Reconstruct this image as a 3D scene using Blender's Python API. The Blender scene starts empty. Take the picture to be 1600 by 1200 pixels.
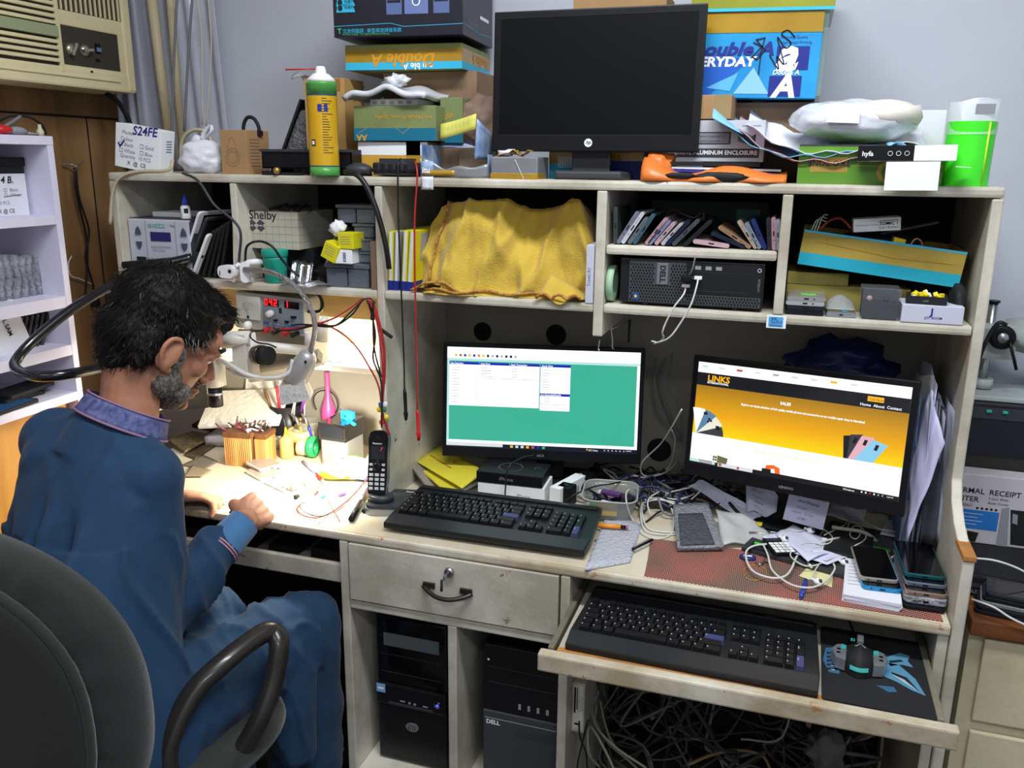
import bpy, bmesh, math, random
from mathutils import Vector, Matrix, Euler, noise
R = math.radians
sc = bpy.context.scene
col = sc.collection
# ------------------------------------------------ camera (frame taken as 1600 x 1200)
F_PX, YAW, PITCH, ROLL = 1337.14, .3113, -.254, .0106
CAM = Vector((1.6465, -1.7887, 1.579))
_fw = Vector((-math.sin(YAW)*math.cos(PITCH), math.cos(YAW)*math.cos(PITCH), math.sin(PITCH)))
_r0 = Vector((math.cos(YAW), math.sin(YAW), 0)); _u0 = _r0.cross(_fw)
_r = _r0*math.cos(ROLL)+_u0*math.sin(ROLL); _u = _u0*math.cos(ROLL)-_r0*math.sin(ROLL)
cd = bpy.data.cameras.new('camera'); cam = bpy.data.objects.new('camera', cd); col.objects.link(cam)
cd.sensor_width = 36; cd.lens = 36*F_PX/1600; cd.clip_start = .02
m3 = Matrix((_r, _u, -_fw)).transposed()
cam.matrix_world = Matrix.Translation(CAM) @ m3.to_4x4()
sc.camera = cam
def at(px, py, x=None, y=None, z=None):
    """the place in the room seen at a photo position, on the plane x=, y= or z="""
    d = _fw*F_PX + _r*(px-800) - _u*(py-600)
    t = (x-CAM.x)/d.x if x is not None else (y-CAM.y)/d.y if y is not None else (z-CAM.z)/d.z
    return CAM + d*t
# ------------------------------------------------ world, exposure, lights
w = bpy.data.worlds.new('world'); sc.world = w; w.use_nodes = True
w.node_tree.nodes['Background'].inputs[0].default_value = (.75, .82, 1, 1)
w.node_tree.nodes['Background'].inputs[1].default_value = .15
vs = sc.view_settings
vs.view_transform = 'Standard'; vs.look = 'None'; vs.gamma = 1; vs.use_curve_mapping = False
vs.exposure = 0.0
def area(name, loc, rot, sx, sy, power, color=(1, 1, 1), parent=None):
    l = bpy.data.lights.new(name, 'AREA'); l.shape = 'RECTANGLE'; l.size = sx; l.size_y = sy
    l.energy = power; l.color = color
    o = bpy.data.objects.new(name, l); col.objects.link(o); o.location = loc; o.rotation_euler = rot
    return o
def spot(name, loc, tgt, power, angle, color, rad=.03, blend=.6):
    l = bpy.data.lights.new(name, 'SPOT'); l.energy = power; l.spot_size = angle; l.spot_blend = blend
    l.color = color; l.shadow_soft_size = rad
    o = bpy.data.objects.new(name, l); col.objects.link(o); o.location = loc
    o.rotation_euler = (Vector(tgt)-Vector(loc)).to_track_quat('-Z', 'Y').to_euler()
    return o
# fluorescent tubes on the ceiling of the shop
area('ceiling_tube_light', (1.55, -.85, 2.78), (0, 0, 0), 1.3, .25, 46, (.93, .96, 1))
area('ceiling_tube_light', (2.3, -2.4, 2.78), (0, 0, 0), 1.3, .25, 25, (.93, .96, 1))
area('ceiling_tube_light', (.2, -2.2, 2.78), (0, 0, 0), 1.3, .25, 10, (.93, .96, 1))
# strip under the shelf of the repair bay, behind its fascia
area('strip_light', (.40, .27, 1.232), (R(-12), 0, 0), .6, .05, 7, (1, .90, .70))
LAMP = Vector((.655, -.055, 1.0))
spot('bench_lamp_light', (.615, -.03, .985), (.45, .05, .76), 25, R(168), (1, .93, .78), .03, .7)

# ------------------------------------------------ materials
def lin(c):
    if isinstance(c, str):
        c = c.lstrip('#'); c = [int(c[i:i+2], 16)/255 for i in (0, 2, 4)]
    return tuple((v/12.92 if v <= .04045 else ((v+.055)/1.055)**2.4) for v in c[:3])+(1,)
_M = {}
def mat(name, c='#808080', rough=.6, metal=0, var=0, vs_=8, bump=0, bs=60, alpha=1, trans=0, emit=0, coat=0, c2=None, spec=.5, stretch=None, ior=1.45, sheen=0):
    if name in _M: return _M[name]
    m = bpy.data.materials.new(name); _M[name] = m; m.use_nodes = True
    nt = m.node_tree; b = nt.nodes['Principled BSDF']
    L = lin(c); b.inputs['Base Color'].default_value = L
    b.inputs['Roughness'].default_value = rough; b.inputs['Metallic'].default_value = metal
    b.inputs['Specular IOR Level'].default_value = spec; b.inputs['IOR'].default_value = ior
    b.inputs['Coat Weight'].default_value = coat
    b.inputs['Sheen Weight'].default_value = sheen
    b.inputs['Alpha'].default_value = alpha; b.inputs['Transmission Weight'].default_value = trans
    if emit:
        b.inputs['Emission Color'].default_value = L; b.inputs['Emission Strength'].default_value = emit
        b.inputs['Base Color'].default_value = (0, 0, 0, 1)
    if var or bump or c2:
        tc = nt.nodes.new('ShaderNodeTexCoord'); src = tc.outputs['Object']
        if stretch:
            mp = nt.nodes.new('ShaderNodeMapping'); mp.inputs['Scale'].default_value = stretch
            nt.links.new(src, mp.inputs[0]); src = mp.outputs[0]
    if var or c2:
        n = nt.nodes.new('ShaderNodeTexNoise'); n.inputs['Scale'].default_value = vs_; n.inputs['Detail'].default_value = 6
        nt.links.new(src, n.inputs['Vector'])
        rp = nt.nodes.new('ShaderNodeValToRGB')
        rp.color_ramp.elements[0].position = .3; rp.color_ramp.elements[1].position = .7
        rp.color_ramp.elements[0].color = lin(c2) if c2 else tuple(v*(1-var) for v in L[:3])+(1,)
        rp.color_ramp.elements[1].color = L if c2 else tuple(min(1, v*(1+var*.5)) for v in L[:3])+(1,)
        nt.links.new(n.outputs['Fac'], rp.inputs[0]); nt.links.new(rp.outputs[0], b.inputs['Base Color'])
    if bump:
        n2 = nt.nodes.new('ShaderNodeTexNoise'); n2.inputs['Scale'].default_value = bs; n2.inputs['Detail'].default_value = 4
        nt.links.new(src, n2.inputs['Vector'])
        bp = nt.nodes.new('ShaderNodeBump'); bp.inputs['Strength'].default_value = bump; bp.inputs['Distance'].default_value = .01
        nt.links.new(n2.outputs['Fac'], bp.inputs['Height']); nt.links.new(bp.outputs[0], b.inputs['Normal'])
    return m
def paint_mat(name, base, under, dirt, chip=.66, scale=9):
    """old brushed paint with stains and chips down to the wood"""
    m = bpy.data.materials.new(name); _M[name] = m; m.use_nodes = True
    nt = m.node_tree; b = nt.nodes['Principled BSDF']; b.inputs['Roughness'].default_value = .45
    N = nt.nodes.new; K = nt.links.new
    tc = N('ShaderNodeTexCoord')
    n1 = N('ShaderNodeTexNoise'); n1.inputs['Scale'].default_value = 4; n1.inputs['Detail'].default_value = 7; n1.inputs['Roughness'].default_value = .65
    n2 = N('ShaderNodeTexNoise'); n2.inputs['Scale'].default_value = scale; n2.inputs['Detail'].default_value = 9; n2.inputs['Roughness'].default_value = .72
    n3 = N('ShaderNodeTexNoise'); n3.inputs['Scale'].default_value = 90; n3.inputs['Detail'].default_value = 2
    for n in (n1, n2, n3): K(tc.outputs['Object'], n.inputs['Vector'])
    r1 = N('ShaderNodeValToRGB'); r1.color_ramp.elements[0].position = .38; r1.color_ramp.elements[1].position = .62
    r1.color_ramp.elements[0].color = lin(dirt); r1.color_ramp.elements[1].color = lin(base)
    K(n1.outputs['Fac'], r1.inputs[0])
    r2 = N('ShaderNodeValToRGB'); r2.color_ramp.elements[0].position = chip; r2.color_ramp.elements[1].position = chip+.012
    r2.color_ramp.elements[0].color = (0, 0, 0, 1); r2.color_ramp.elements[1].color = (1, 1, 1, 1)
    K(n2.outputs['Fac'], r2.inputs[0])
    mx = N('ShaderNodeMix'); mx.data_type = 'RGBA'
    K(r2.outputs[0], mx.inputs[0]); K(r1.outputs[0], mx.inputs[6]); mx.inputs[7].default_value = lin(under)
    K(mx.outputs[2], b.inputs['Base Color'])
    ad = N('ShaderNodeMath'); ad.operation = 'MULTIPLY_ADD'; ad.inputs[1].default_value = -1.0
    K(r2.outputs[0], ad.inputs[0]); K(n3.outputs['Fac'], ad.inputs[2])
    bp = N('ShaderNodeBump'); bp.inputs['Strength'].default_value = .12; bp.inputs['Distance'].default_value = .004
    K(ad.outputs[0], bp.inputs['Height']); K(bp.outputs[0], b.inputs['Normal'])
    return m
def wood_mat(name, c1, c2, scale=(14, 14, 1.2), rough=.55):
    m = bpy.data.materials.new(name); _M[name] = m; m.use_nodes = True
    nt = m.node_tree; b = nt.nodes['Principled BSDF']; b.inputs['Roughness'].default_value = rough
    N = nt.nodes.new; K = nt.links.new
    tc = N('ShaderNodeTexCoord'); mp = N('ShaderNodeMapping'); mp.inputs['Scale'].default_value = scale
    n = N('ShaderNodeTexNoise'); n.inputs['Scale'].default_value = 1.6; n.inputs['Detail'].default_value = 9; n.inputs['Distortion'].default_value = .4
    K(tc.outputs['Object'], mp.inputs[0]); K(mp.outputs[0], n.inputs['Vector'])
    r = N('ShaderNodeValToRGB'); r.color_ramp.elements[0].position = .3; r.color_ramp.elements[1].position = .7
    r.color_ramp.elements[0].color = lin(c1); r.color_ramp.elements[1].color = lin(c2)
    K(n.outputs['Fac'], r.inputs[0]); K(r.outputs[0], b.inputs['Base Color'])
    return m

# ------------------------------------------------ mesh builder
I4 = Matrix.Identity(4)
def TR(x=0, y=0, z=0, rx=0, ry=0, rz=0):
    return Matrix.Translation((x, y, z)) @ Euler((R(rx), R(ry), R(rz))).to_matrix().to_4x4()
FRONT = Matrix(((1, 0, 0, 0), (0, 0, 1, 0), (0, 1, 0, 0), (0, 0, 0, 1)))
_txt = {}
class MB:
    def __init__(s, *mats): s.bm = bmesh.new(); s.mats = list(mats); s.M = I4.copy()
    def mi(s, m):
        if m is None: return 0
        if isinstance(m, int): return m
        if m not in s.mats: s.mats.append(m)
        return s.mats.index(m)
    def verts(s, vs, M=None):
        M = s.M @ M if M is not None else s.M
        return [s.bm.verts.new(M @ Vector(v)) for v in vs]
    def faces(s, V, fs, m=None):
        k = s.mi(m); out = []
        for f in fs:
            try: q = s.bm.faces.new([V[i] for i in f]); q.material_index = k; out.append(q)
            except ValueError: pass
        return out
    def box(s, x0, x1, y0, y1, z0, z1, m=None, bev=0, M=None, seg=2):
        V = s.verts([(x0, y0, z0), (x1, y0, z0), (x1, y1, z0), (x0, y1, z0), (x0, y0, z1), (x1, y0, z1), (x1, y1, z1), (x0, y1, z1)], M)
        F = s.faces(V, [(0, 3, 2, 1), (4, 5, 6, 7), (0, 1, 5, 4), (1, 2, 6, 5), (2, 3, 7, 6), (3, 0, 4, 7)], m)
        if bev:
            E = list({e for f in F for e in f.edges})
            bmesh.ops.bevel(s.bm, geom=E, offset=bev, segments=seg, affect='EDGES', profile=.6, material=-1)
        return s
    def cbox(s, cx, cy, z0, wx, wy, h, m=None, bev=0, M=None, seg=2):
        return s.box(cx-wx/2, cx+wx/2, cy-wy/2, cy+wy/2, z0, z0+h, m, bev, M, seg)
    def prism(s, poly, z0, z1, m=None, M=None, mtop=None):
        n = len(poly)
        a = sum(poly[i][0]*poly[(i+1) % n][1]-poly[(i+1) % n][0]*poly[i][1] for i in range(n))
        if a < 0: poly = poly[::-1]
        V = s.verts([(p[0], p[1], z0) for p in poly]+[(p[0], p[1], z1) for p in poly], M)
        s.faces(V, [tuple(range(n-1, -1, -1))], m); s.faces(V, [tuple(range(n, 2*n))], mtop if mtop is not None else m)
        s.faces(V, [(i, (i+1) % n, n+(i+1) % n, n+i) for i in range(n)], m)
        return s
    def rbox(s, cx, cy, wx, wy, r, z0, z1, m=None, M=None, mtop=None, n=4):
        return s.prism(rrect(cx, cy, wx, wy, r, n), z0, z1, m, M, mtop)
    def tube(s, pts, r, seg=8, m=None, M=None, caps=True, closed=False, flat=1):
        pts = [Vector(p) for p in pts]; n = len(pts)
        rr = r if isinstance(r, (list, tuple)) else [r]*n
        k = s.mi(m); rings = []
        t0 = (pts[1]-pts[0]).normalized(); up = Vector((0, 0, 1)) if abs(t0.z) < .9 else Vector((1, 0, 0))
        nrm = t0.cross(up).normalized()
        for i, p in enumerate(pts):
            a = pts[max(i-1, 0)]; b = pts[min(i+1, n-1)]
            if closed: a = pts[(i-1) % n]; b = pts[(i+1) % n]
            t = (b-a)
            t = t.normalized() if t.length > 1e-9 else t0
            nrm = (nrm - t*nrm.dot(t))
            nrm = nrm.normalized() if nrm.length > 1e-6 else t.orthogonal().normalized()
            bn = t.cross(nrm)
            rings.append(s.verts([p+(nrm*math.cos(2*math.pi*j/seg)+bn*flat*math.sin(2*math.pi*j/seg))*rr[i] for j in range(seg)], M))
        rng = range(n) if closed else range(n-1)
        for i in rng:
            A, B = rings[i], rings[(i+1) % n]
            for j in range(seg):
                try: f = s.bm.faces.new((A[j], A[(j+1) % seg], B[(j+1) % seg], B[j])); f.material_index = k; f.smooth = True
                except ValueError: pass
        if caps and not closed:
            for q in (rings[0][::-1], rings[-1]):
                try: f = s.bm.faces.new(q); f.material_index = k
                except ValueError: pass
        return s
    def lathe(s, prof, seg=24, m=None, M=None, cap=True, sx=1, sy=1):
        k = s.mi(m); rings = []
        for r, z in prof:
            rings.append(s.verts([(r*sx*math.cos(2*math.pi*j/seg), r*sy*math.sin(2*math.pi*j/seg), z) for j in range(seg)], M))
        for i in range(len(prof)-1):
            A, B = rings[i], rings[i+1]
            for j in range(seg):
                f = s.bm.faces.new((A[j], A[(j+1) % seg], B[(j+1) % seg], B[j])); f.material_index = k; f.smooth = True
        if cap:
            for q, p in ((rings[0][::-1], prof[0]), (rings[-1], prof[-1])):
                if p[0] > 1e-5: f = s.bm.faces.new(q); f.material_index = k
        return s
    def grid(s, nu, nv, fn, m=None, M=None, th=0, smooth=True, wrap=False):
        k = s.mi(m); P = [[Vector(fn(i/nu, j/nv)) for j in range(nv+1)] for i in range(nu+1)]
        V = [s.verts(row, M) for row in P]
        def put(a):
            try: f = s.bm.faces.new(a); f.material_index = k; f.smooth = smooth
            except ValueError: pass
        for i in range(nu):
            for j in range(nv): put((V[i][j], V[i+1][j], V[i+1][j+1], V[i][j+1]))
        if th:
            Q = []
            for i in range(nu+1):
                row = []
                for j in range(nv+1):
                    a = P[min(i+1, nu)][j]-P[max(i-1, 0)][j]; b = P[i][min(j+1, nv)]-P[i][max(j-1, 0)]
                    nn = a.cross(b); nn = nn.normalized() if nn.length > 1e-9 else Vector((0, 0, 1))
                    row.append(P[i][j]-nn*th)
                Q.append(row)
            W = [s.verts(row, M) for row in Q]
            for i in range(nu):
                for j in range(nv): put((W[i][j], W[i][j+1], W[i+1][j+1], W[i+1][j]))
            for i in range(nu): put((V[i+1][0], V[i][0], W[i][0], W[i+1][0])); put((V[i][nv], V[i+1][nv], W[i+1][nv], W[i][nv]))
            for j in range(nv): put((V[0][j], V[0][j+1], W[0][j+1], W[0][j])); put((V[nu][j+1], V[nu][j], W[nu][j], W[nu][j+1]))
        return s
    def ball(s, c, r, m=None, M=None, sub=3, amp=0, fr=8, sc_=(1, 1, 1), seed=0, rot=None):
        bm2 = bmesh.new(); bmesh.ops.create_icosphere(bm2, subdivisions=sub, radius=1)
        V = []; mp = {}
        rm = rot.to_matrix() if rot else Matrix.Identity(3)
        for v in bm2.verts:
            d = v.co.normalized(); q = 1+(amp*noise.fractal(d*fr*.25+Vector((seed, 0, 0)), 1, 2, 4) if amp else 0)
            mp[v.index] = len(V); V.append(Vector(c)+rm @ Vector((d.x*r*q*sc_[0], d.y*r*q*sc_[1], d.z*r*q*sc_[2])))
        W = s.verts(V, M); k = s.mi(m)
        for f in bm2.faces:
            q = s.bm.faces.new([W[mp[v.index]] for v in f.verts]); q.material_index = k; q.smooth = True
        bm2.free(); return s
    # decals lie on the front face (y = 0, looking to -y) unless M says otherwise; given in x, z
    def dec(s, x0, x1, z0, z1, m, M=None, y=-.0005):
        V = s.verts([(x0, y, z0), (x1, y, z0), (x1, y, z1), (x0, y, z1)], M); s.faces(V, [(0, 1, 2, 3)], m); return s
    def dpoly(s, pts, m, M=None, y=-.0005):
        V = s.verts([(p[0], y, p[1]) for p in pts], M); s.faces(V, [tuple(range(len(pts)))], m); return s
    def disc(s, x, z, r, m, M=None, y=-.0006, n=16, rz=None):
        return s.dpoly([(x+r*math.cos(2*math.pi*i/n), z+(rz or r)*math.sin(2*math.pi*i/n)) for i in range(n)], m, M, y)
    def line(s, pts, w, m, M=None, y=-.0007):
        for a, b in zip(pts, pts[1:]):
            a = Vector(a); b = Vector(b); d = (b-a)
            if d.length < 1e-9: continue
            d.normalize(); n = Vector((-d.y, d.x))*w/2; e = d*w*.3
            s.dpoly([a-n-e, b-n+e, b+n+e, a+n-e], m, M, y)
        return s
    def text(s, t, x, z, size, m, M=None, y=-.0008, rot=0, align='LEFT', bold=0, shear=0, wx=1):
        key = (t, align, shear, bold)
        if key not in _txt:
            cu = bpy.data.curves.new('t', 'FONT'); cu.body = t; cu.size = 1; cu.align_x = align; cu.shear = shear
            cu.offset = bold; cu.resolution_u = 2
            o = bpy.data.objects.new('t', cu); col.objects.link(o)
            dg = bpy.context.evaluated_depsgraph_get(); me = o.evaluated_get(dg).to_mesh()
            _txt[key] = ([v.co.copy() for v in me.vertices], [tuple(p.vertices) for p in me.polygons])
            o.evaluated_get(dg).to_mesh_clear(); bpy.data.objects.remove(o); bpy.data.curves.remove(cu)
        vv, ff = _txt[key]; c, sn = math.cos(R(rot)), math.sin(R(rot))
        V = s.verts([(x+(v.x*wx*c-v.y*sn)*size, y, z+(v.x*wx*sn+v.y*c)*size) for v in vv], M)
        s.faces(V, ff, m); return s
    def build(s, name, parent=None, loc=None, rot=None, smooth=None, **tags):
        me = bpy.data.meshes.new(name); bmesh.ops.recalc_face_normals(s.bm, faces=[f for f in s.bm.faces if len(f.edges) and any(len(e.link_faces) > 1 for e in f.edges)])
        s.bm.to_mesh(me); s.bm.free()
        for m in s.mats: me.materials.append(m)
        if smooth: me.shade_smooth()
        o = bpy.data.objects.new(name, me); col.objects.link(o)
        if parent: o.parent = parent
        if loc is not None: o.location = loc
        if rot is not None: o.rotation_euler = rot
        for k, v in tags.items():
            if v: o[{'cat': 'category'}.get(k, k)] = v
        return o
def rrect(cx, cy, wx, wy, r, n=4):
    r = min(r, wx/2-1e-5, wy/2-1e-5); P = []
    for sx, sy, a0 in ((1, 1, 0), (-1, 1, 90), (-1, -1, 180), (1, -1, 270)):
        for i in range(n+1):
            a = R(a0+90*i/n); P.append((cx+sx*(wx/2-r)+r*math.cos(a), cy+sy*(wy/2-r)+r*math.sin(a)))
    return P
def spline(pts, n=6, closed=False):
    P = [Vector(p) for p in pts]; out = []; N = len(P)
    for i in range(N if closed else N-1):
        p0 = P[(i-1) % N] if closed or i > 0 else P[0]*2-P[1]
        p1 = P[i]; p2 = P[(i+1) % N]
        p3 = P[(i+2) % N] if closed or i+2 < N else p2*2-p1
        for k in range(n):
            t = k/n; out.append(.5*((2*p1)+(-p0+p2)*t+(2*p0-5*p1+4*p2-p3)*t*t+(-p0+3*p1-3*p2+p3)*t**3))
    if not closed: out.append(P[-1])
    return out
def thing(name, label, cat, loc=(0, 0, 0), rot=(0, 0, 0), group=None):
    o = bpy.data.objects.new(name, None); col.objects.link(o); o.empty_display_size = .03
    o.location = loc; o.rotation_euler = rot; o['label'] = label; o['category'] = cat
    if group: o['group'] = group
    return o
def tag(o, label, cat, group=None, kind=None):
    o['label'] = label; o['category'] = cat
    if group: o['group'] = group
    if kind: o['kind'] = kind
    return o
def struct(o): o['kind'] = 'structure'; return o
def cable(name, label, pts, r, m, cat='cable', group=None, n=7, seg=6, kind=None):
    mb = MB(m); mb.tube(spline(pts, n), r, seg)
    return tag(mb.build(name), label, cat, group, kind)
def dup(root, loc, rot=None, label=None, group=None):
    r = root.copy(); col.objects.link(r); r.location = loc
    if rot is not None: r.rotation_euler = rot
    if label: r['label'] = label
    if group: r['group'] = group
    for ch in list(root.children):
        c = ch.copy(); col.objects.link(c); c.parent = r
        for g in ch.children:
            d = g.copy(); col.objects.link(d); d.parent = c
    return r
def evalmesh(o):
    dg = bpy.context.evaluated_depsgraph_get(); dg.update()
    return bpy.data.meshes.new_from_object(o.evaluated_get(dg))
def bake(o):
    """replace an object's mesh by its modified mesh"""
    me = evalmesh(o); o.modifiers.clear(); old = o.data; o.data = me; bpy.data.meshes.remove(old); return o
# common materials
WH = mat('white_plastic', '#e8e8ea', .4); BK = mat('black_plastic', '#101115', .42, spec=.3); BKM = mat('black_matte', '#101114', .7)
GR = mat('grey_plastic', '#8d9094', .45); DG = mat('dark_grey_plastic', '#34373b', .5)
KR = mat('kraft_cardboard', '#a9855c', .8, var=.15); KD = mat('kraft_dark', '#7c6550', .85, var=.2)
PW = mat('paper_white', '#dcdee6', .75, var=.06); INK = mat('ink_black', '#15151a', .7); INKB = mat('ink_blue', '#1c2c80', .6)
INKG = mat('ink_grey', '#8a8a92', .7); WT = mat('print_white', '#eef2f4', .6)
ST = mat('steel', '#b8babd', .28, 1); RED = mat('red_plastic', '#c01f22', .4); YEL = mat('yellow_plastic', '#e6cf1e', .45)
CABW = mat('white_cable', '#cfcfca', .45); CABK = mat('black_cable', '#141417', .4); CABR = mat('red_cable', '#a8262a', .4)
CABG = mat('grey_cable', '#6f7276', .5)
GLS = mat('screen_glass', '#06070a', .12, coat=.4); SLV = mat('silver_case', '#a9acb2', .3, .7)
# ================================================ the room
YB, XL = .40, -.29
WALL = mat('wall_paint', '#bcc1cb', .7, var=.08, vs_=3, bump=.08, bs=30)
WOODP = wood_mat('wall_wood', '#73542f', '#98744a', (9, 9, 1.0))
mb = MB(WALL); mb.box(XL-.1, 3.4, YB, YB+.1, 0, 2.8); struct(mb.build('wall_back'))
SEAM = mat('panel_seam', '#1d140c', .9)
mb = MB(WOODP, SEAM); mb.box(XL-.1, XL, -3.2, YB, 0, 2.8)
def lw(y0, y1, z0, z1, m): mb.box(XL, XL+.0015, y0, y1, z0, z1, m)
zs = at(190, 187, x=XL).z
lw(-.9, YB-.02, zs-.003, zs+.003, 1)
for yy in (.255,): lw(yy-.002, yy+.002, 0, zs, 1)
struct(mb.build('wall_left'))
mb = MB(WALL); mb.box(3.4, 3.5, -3.2, YB+.1, 0, 2.8); struct(mb.build('wall_right'))
mb = MB(WALL); mb.box(XL-.1, 3.5, -3.3, -3.2, 0, 2.8); struct(mb.build('wall_front'))
mb = MB(mat('floor_tile', '#4b4743', .5, var=.3)); mb.box(XL-.1, 3.5, -3.3, YB+.1, -.1, 0); struct(mb.build('floor'))
mb = MB(mat('ceiling_paint', '#d6d8da', .8)); mb.box(XL-.1, 3.5, -3.3, YB+.1, 2.8, 2.9); struct(mb.build('ceiling'))

for lx_, ly_, lb_ in ((1.55, -.85, 'ceiling light fitting nearest the back wall'), (2.3, -2.4, 'ceiling light fitting on the right, behind the camera'), (.2, -2.2, 'ceiling light fitting on the left, behind the camera')):
    mb = MB(WH); mb.box(-.68, .68, -.14, .14, .0, .014, bev=.002); tag(mb.build('ceiling_light', None, (lx_, ly_, 2.7855)), lb_, 'ceiling light')
# ================================================ the desk with its hutch
PAINT = paint_mat('cream_paint', '#d5d0c1', '#7a6248', '#aca593', .67, 14)
PAINT2 = paint_mat('cream_paint_worn', '#d8d2c0', '#a8794a', '#ab9c80', .615, 26)
INNER = mat('inner_paint', '#b3ad9e', .6, var=.15, vs_=5)
BACKP = mat('back_panel_paint', '#8f897d', .65, var=.2, vs_=4)
EDGEW = mat('bare_edge', '#b1793f', .7, var=.3, vs_=30)
ZT, ZS1, ZS0, ZW = 1.5436, 1.2859, 1.2667, .76
YD = .385
desk = thing('computer_desk', 'large cream-painted computer desk with a hutch of open compartments, chipped and stained', 'desk', (0, 0, 0))
def dpart(name, *a, m=PAINT, bev=.003, **k):
    mb = MB(m); mb.box(*a, bev=bev); return mb.build(name, desk, **k)
dpart('hutch_top', 0, 2.0083, 0, YD, ZT-.02, ZT, bev=.006)
dpart('side_panel', 0, .02, .001, YD, .90, ZT-.021)
# right side panel: straight above, curving forward to the desk front
prof = [(YD, 0), (YD, ZT-.021), (.001, ZT-.021), (0, 1.05), (-.004, .98), (-.03, .945), (-.08, .92), (-.14, .905), (-.195, .895), (-.20, .89), (-.20, 0)]
mb = MB(PAINT); mb.prism([(p[0], p[1]) for p in prof], 0, .02, M=Matrix(((0, 0, 1, 1.9884), (1, 0, 0, 0), (0, 1, 0, 0), (0, 0, 0, 1))))
sp = mb.build('side_panel', desk); bv = sp.modifiers.new('b', 'BEVEL'); bv.width = .004; bv.segments = 2; bv.limit_method = 'ANGLE'
mb = MB(PAINT2, EDGEW)
mb.box(1.9872, 2.0095, -.203, -.12, .895, .906, 1, bev=.002); mb.build('worn_edge', desk)
dpart('divider', .7383, .7565, .001, YD-.005, ZW, ZT-.021)
dpart('divider', .354, .372, .002, YD-.005, ZS1, ZT-.021, m=PAINT)
dpart('divider', 1.2525, 1.2739, 0, YD-.005, 1.215, ZT-.021)
dpart('divider', 1.6224, 1.6423, .001, YD-.005, ZS1, ZT-.021)
dpart('shelf', .021, .738, .0005, YD-.005, ZS0, ZS1, bev=.005)
dpart('shelf', .757, 1.2524, .0005, YD-.005, ZS0, ZS1, bev=.005)
dpart('shelf', 1.274, 1.987, .0005, YD-.005, ZS0, ZS1, bev=.006)
dpart('shelf', 1.275, 1.621, .0008, YD-.005, 1.392, 1.412, bev=.006)
mb = MB(BACKP, mat('grommet_dark', '#0b0b0b', .9)); mb.box(.002, 2.006, YD-.005, YD+.008, 0, ZT-.022, 0)
for px, py, r in ((754, 518, .026), (869, 523, .028), (1030, 703, .032)):
    p = at(px, py, y=YD-.006); mb.disc(p.x, p.z, r, 1, y=YD-.0065, n=24)
mb.build('back_panel', desk)
DKB = mat('dark_back', '#221d18', .8, var=.2)  # thin dark brown sheet laid over the back panel in each upper compartment
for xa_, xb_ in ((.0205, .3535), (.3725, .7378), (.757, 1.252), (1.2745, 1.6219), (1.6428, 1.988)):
    dpart('dark_sheet', xa_, xb_, YD-.0065, YD-.0055, ZS1+.0005, ZT-.0215, m=DKB, bev=0)
FASC = wood_mat('fascia_wood', '#b89658', '#d8bd82', (2, 20, 20))
dpart('fascia', .021, .737, .10, .112, 1.195, ZS0, m=FASC, bev=.001)
MSZ = 1.066
dpart('inner_shelf', .021, .737, .115, YD-.005, MSZ-.016, MSZ, m=mat('inner_shelf_white', '#efece4', .5, var=.05), bev=.003)
dpart('worktop', -.02, 1.9875, -.197, YD-.005, ZW-.02, ZW, m=PAINT2, bev=.005)
TABLE = mat('worktop_surface', '#d6cebb', .5, var=.12, c2='#beb294', vs_=6)
mb = MB(TABLE); mb.box(-.018, 1.985, -.188, YD-.006, ZW-.001, ZW+.0008); mb.build('worktop_surface', desk)
# cabinet
dpart('side_panel', .7232, .7447, -.196, YD-.006, .0, ZW-.021)
dpart('divider', .9883, 1.0095, -.196, YD-.006, .0, .5723)
dpart('side_panel', 1.2461, 1.2668, -.196, YD-.006, .0, ZW-.021)
dpart('rail', .745, 1.2455, -.1955, YD-.006, .5723, .594)
dpart('rail', .745, 1.2455, -.1955, -.17, .741, .7395+.0)if False else None
dpart('cabinet_floor', .745, 1.2455, -.19, YD-.006, .115, .131)
mb = MB(PAINT, SEAM); mb.box(.7485, 1.2425, -.2005, .2, .598, .7375, bev=.002)
dr = mb.build('drawer', desk)
DH = mat('handle_bronze', '#4b4540', .35, .8)
hp = at(700, 918, y=-.2)
mb = MB(DH)
arc = [Vector((hp.x+t*.058, -.203-.022*(1-t*t), hp.z-.004-.012*(1-t*t))) for t in [i/10-1 for i in range(21)]]
mb.tube(arc, .0055, 6, flat=.9)
mb.box(hp.x-.058, hp.x-.03, -.207, -.2, hp.z-.006, hp.z+.006, bev=.001); mb.box(hp.x+.03, hp.x+.058, -.207, -.2, hp.z-.006, hp.z+.006, bev=.001)
mb.build('handle', dr)
kp = at(703, 893, y=-.2)
mb = MB(BKM, ST); mb.lathe([(.0, 0), (.011, 0), (.012, .004), (.009, .009), (.005, .009), (.0, .009)], 20, 1, TR(kp.x, -.201, kp.z, 90))
mb.box(kp.x-.0015, kp.x+.0015, -.235, -.21, kp.z-.004, kp.z+.004, 1)
mb.rbox(0, 0, .022, .026, .009, -.0025, .0025, 0, TR(kp.x-.002, -.243, kp.z-.013, 0, 90, 20))
mb.build('lock_key', dr)
# repair bay: narrow open drawer below the worktop
mb = MB(PAINT, INNER)
mb.box(.10, .722, -.185, -.17, .626, .672, bev=.003); mb.box(.10, .722, -.17, .25, .626, .636, 1)
mb.box(.02, .10, -.185, .25, .6, .738, 0)
mb.build('drawer', desk)
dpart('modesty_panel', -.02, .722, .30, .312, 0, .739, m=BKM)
dpart('side_panel', -.02, .0, -.19, YD-.006, 0, .739)
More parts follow.
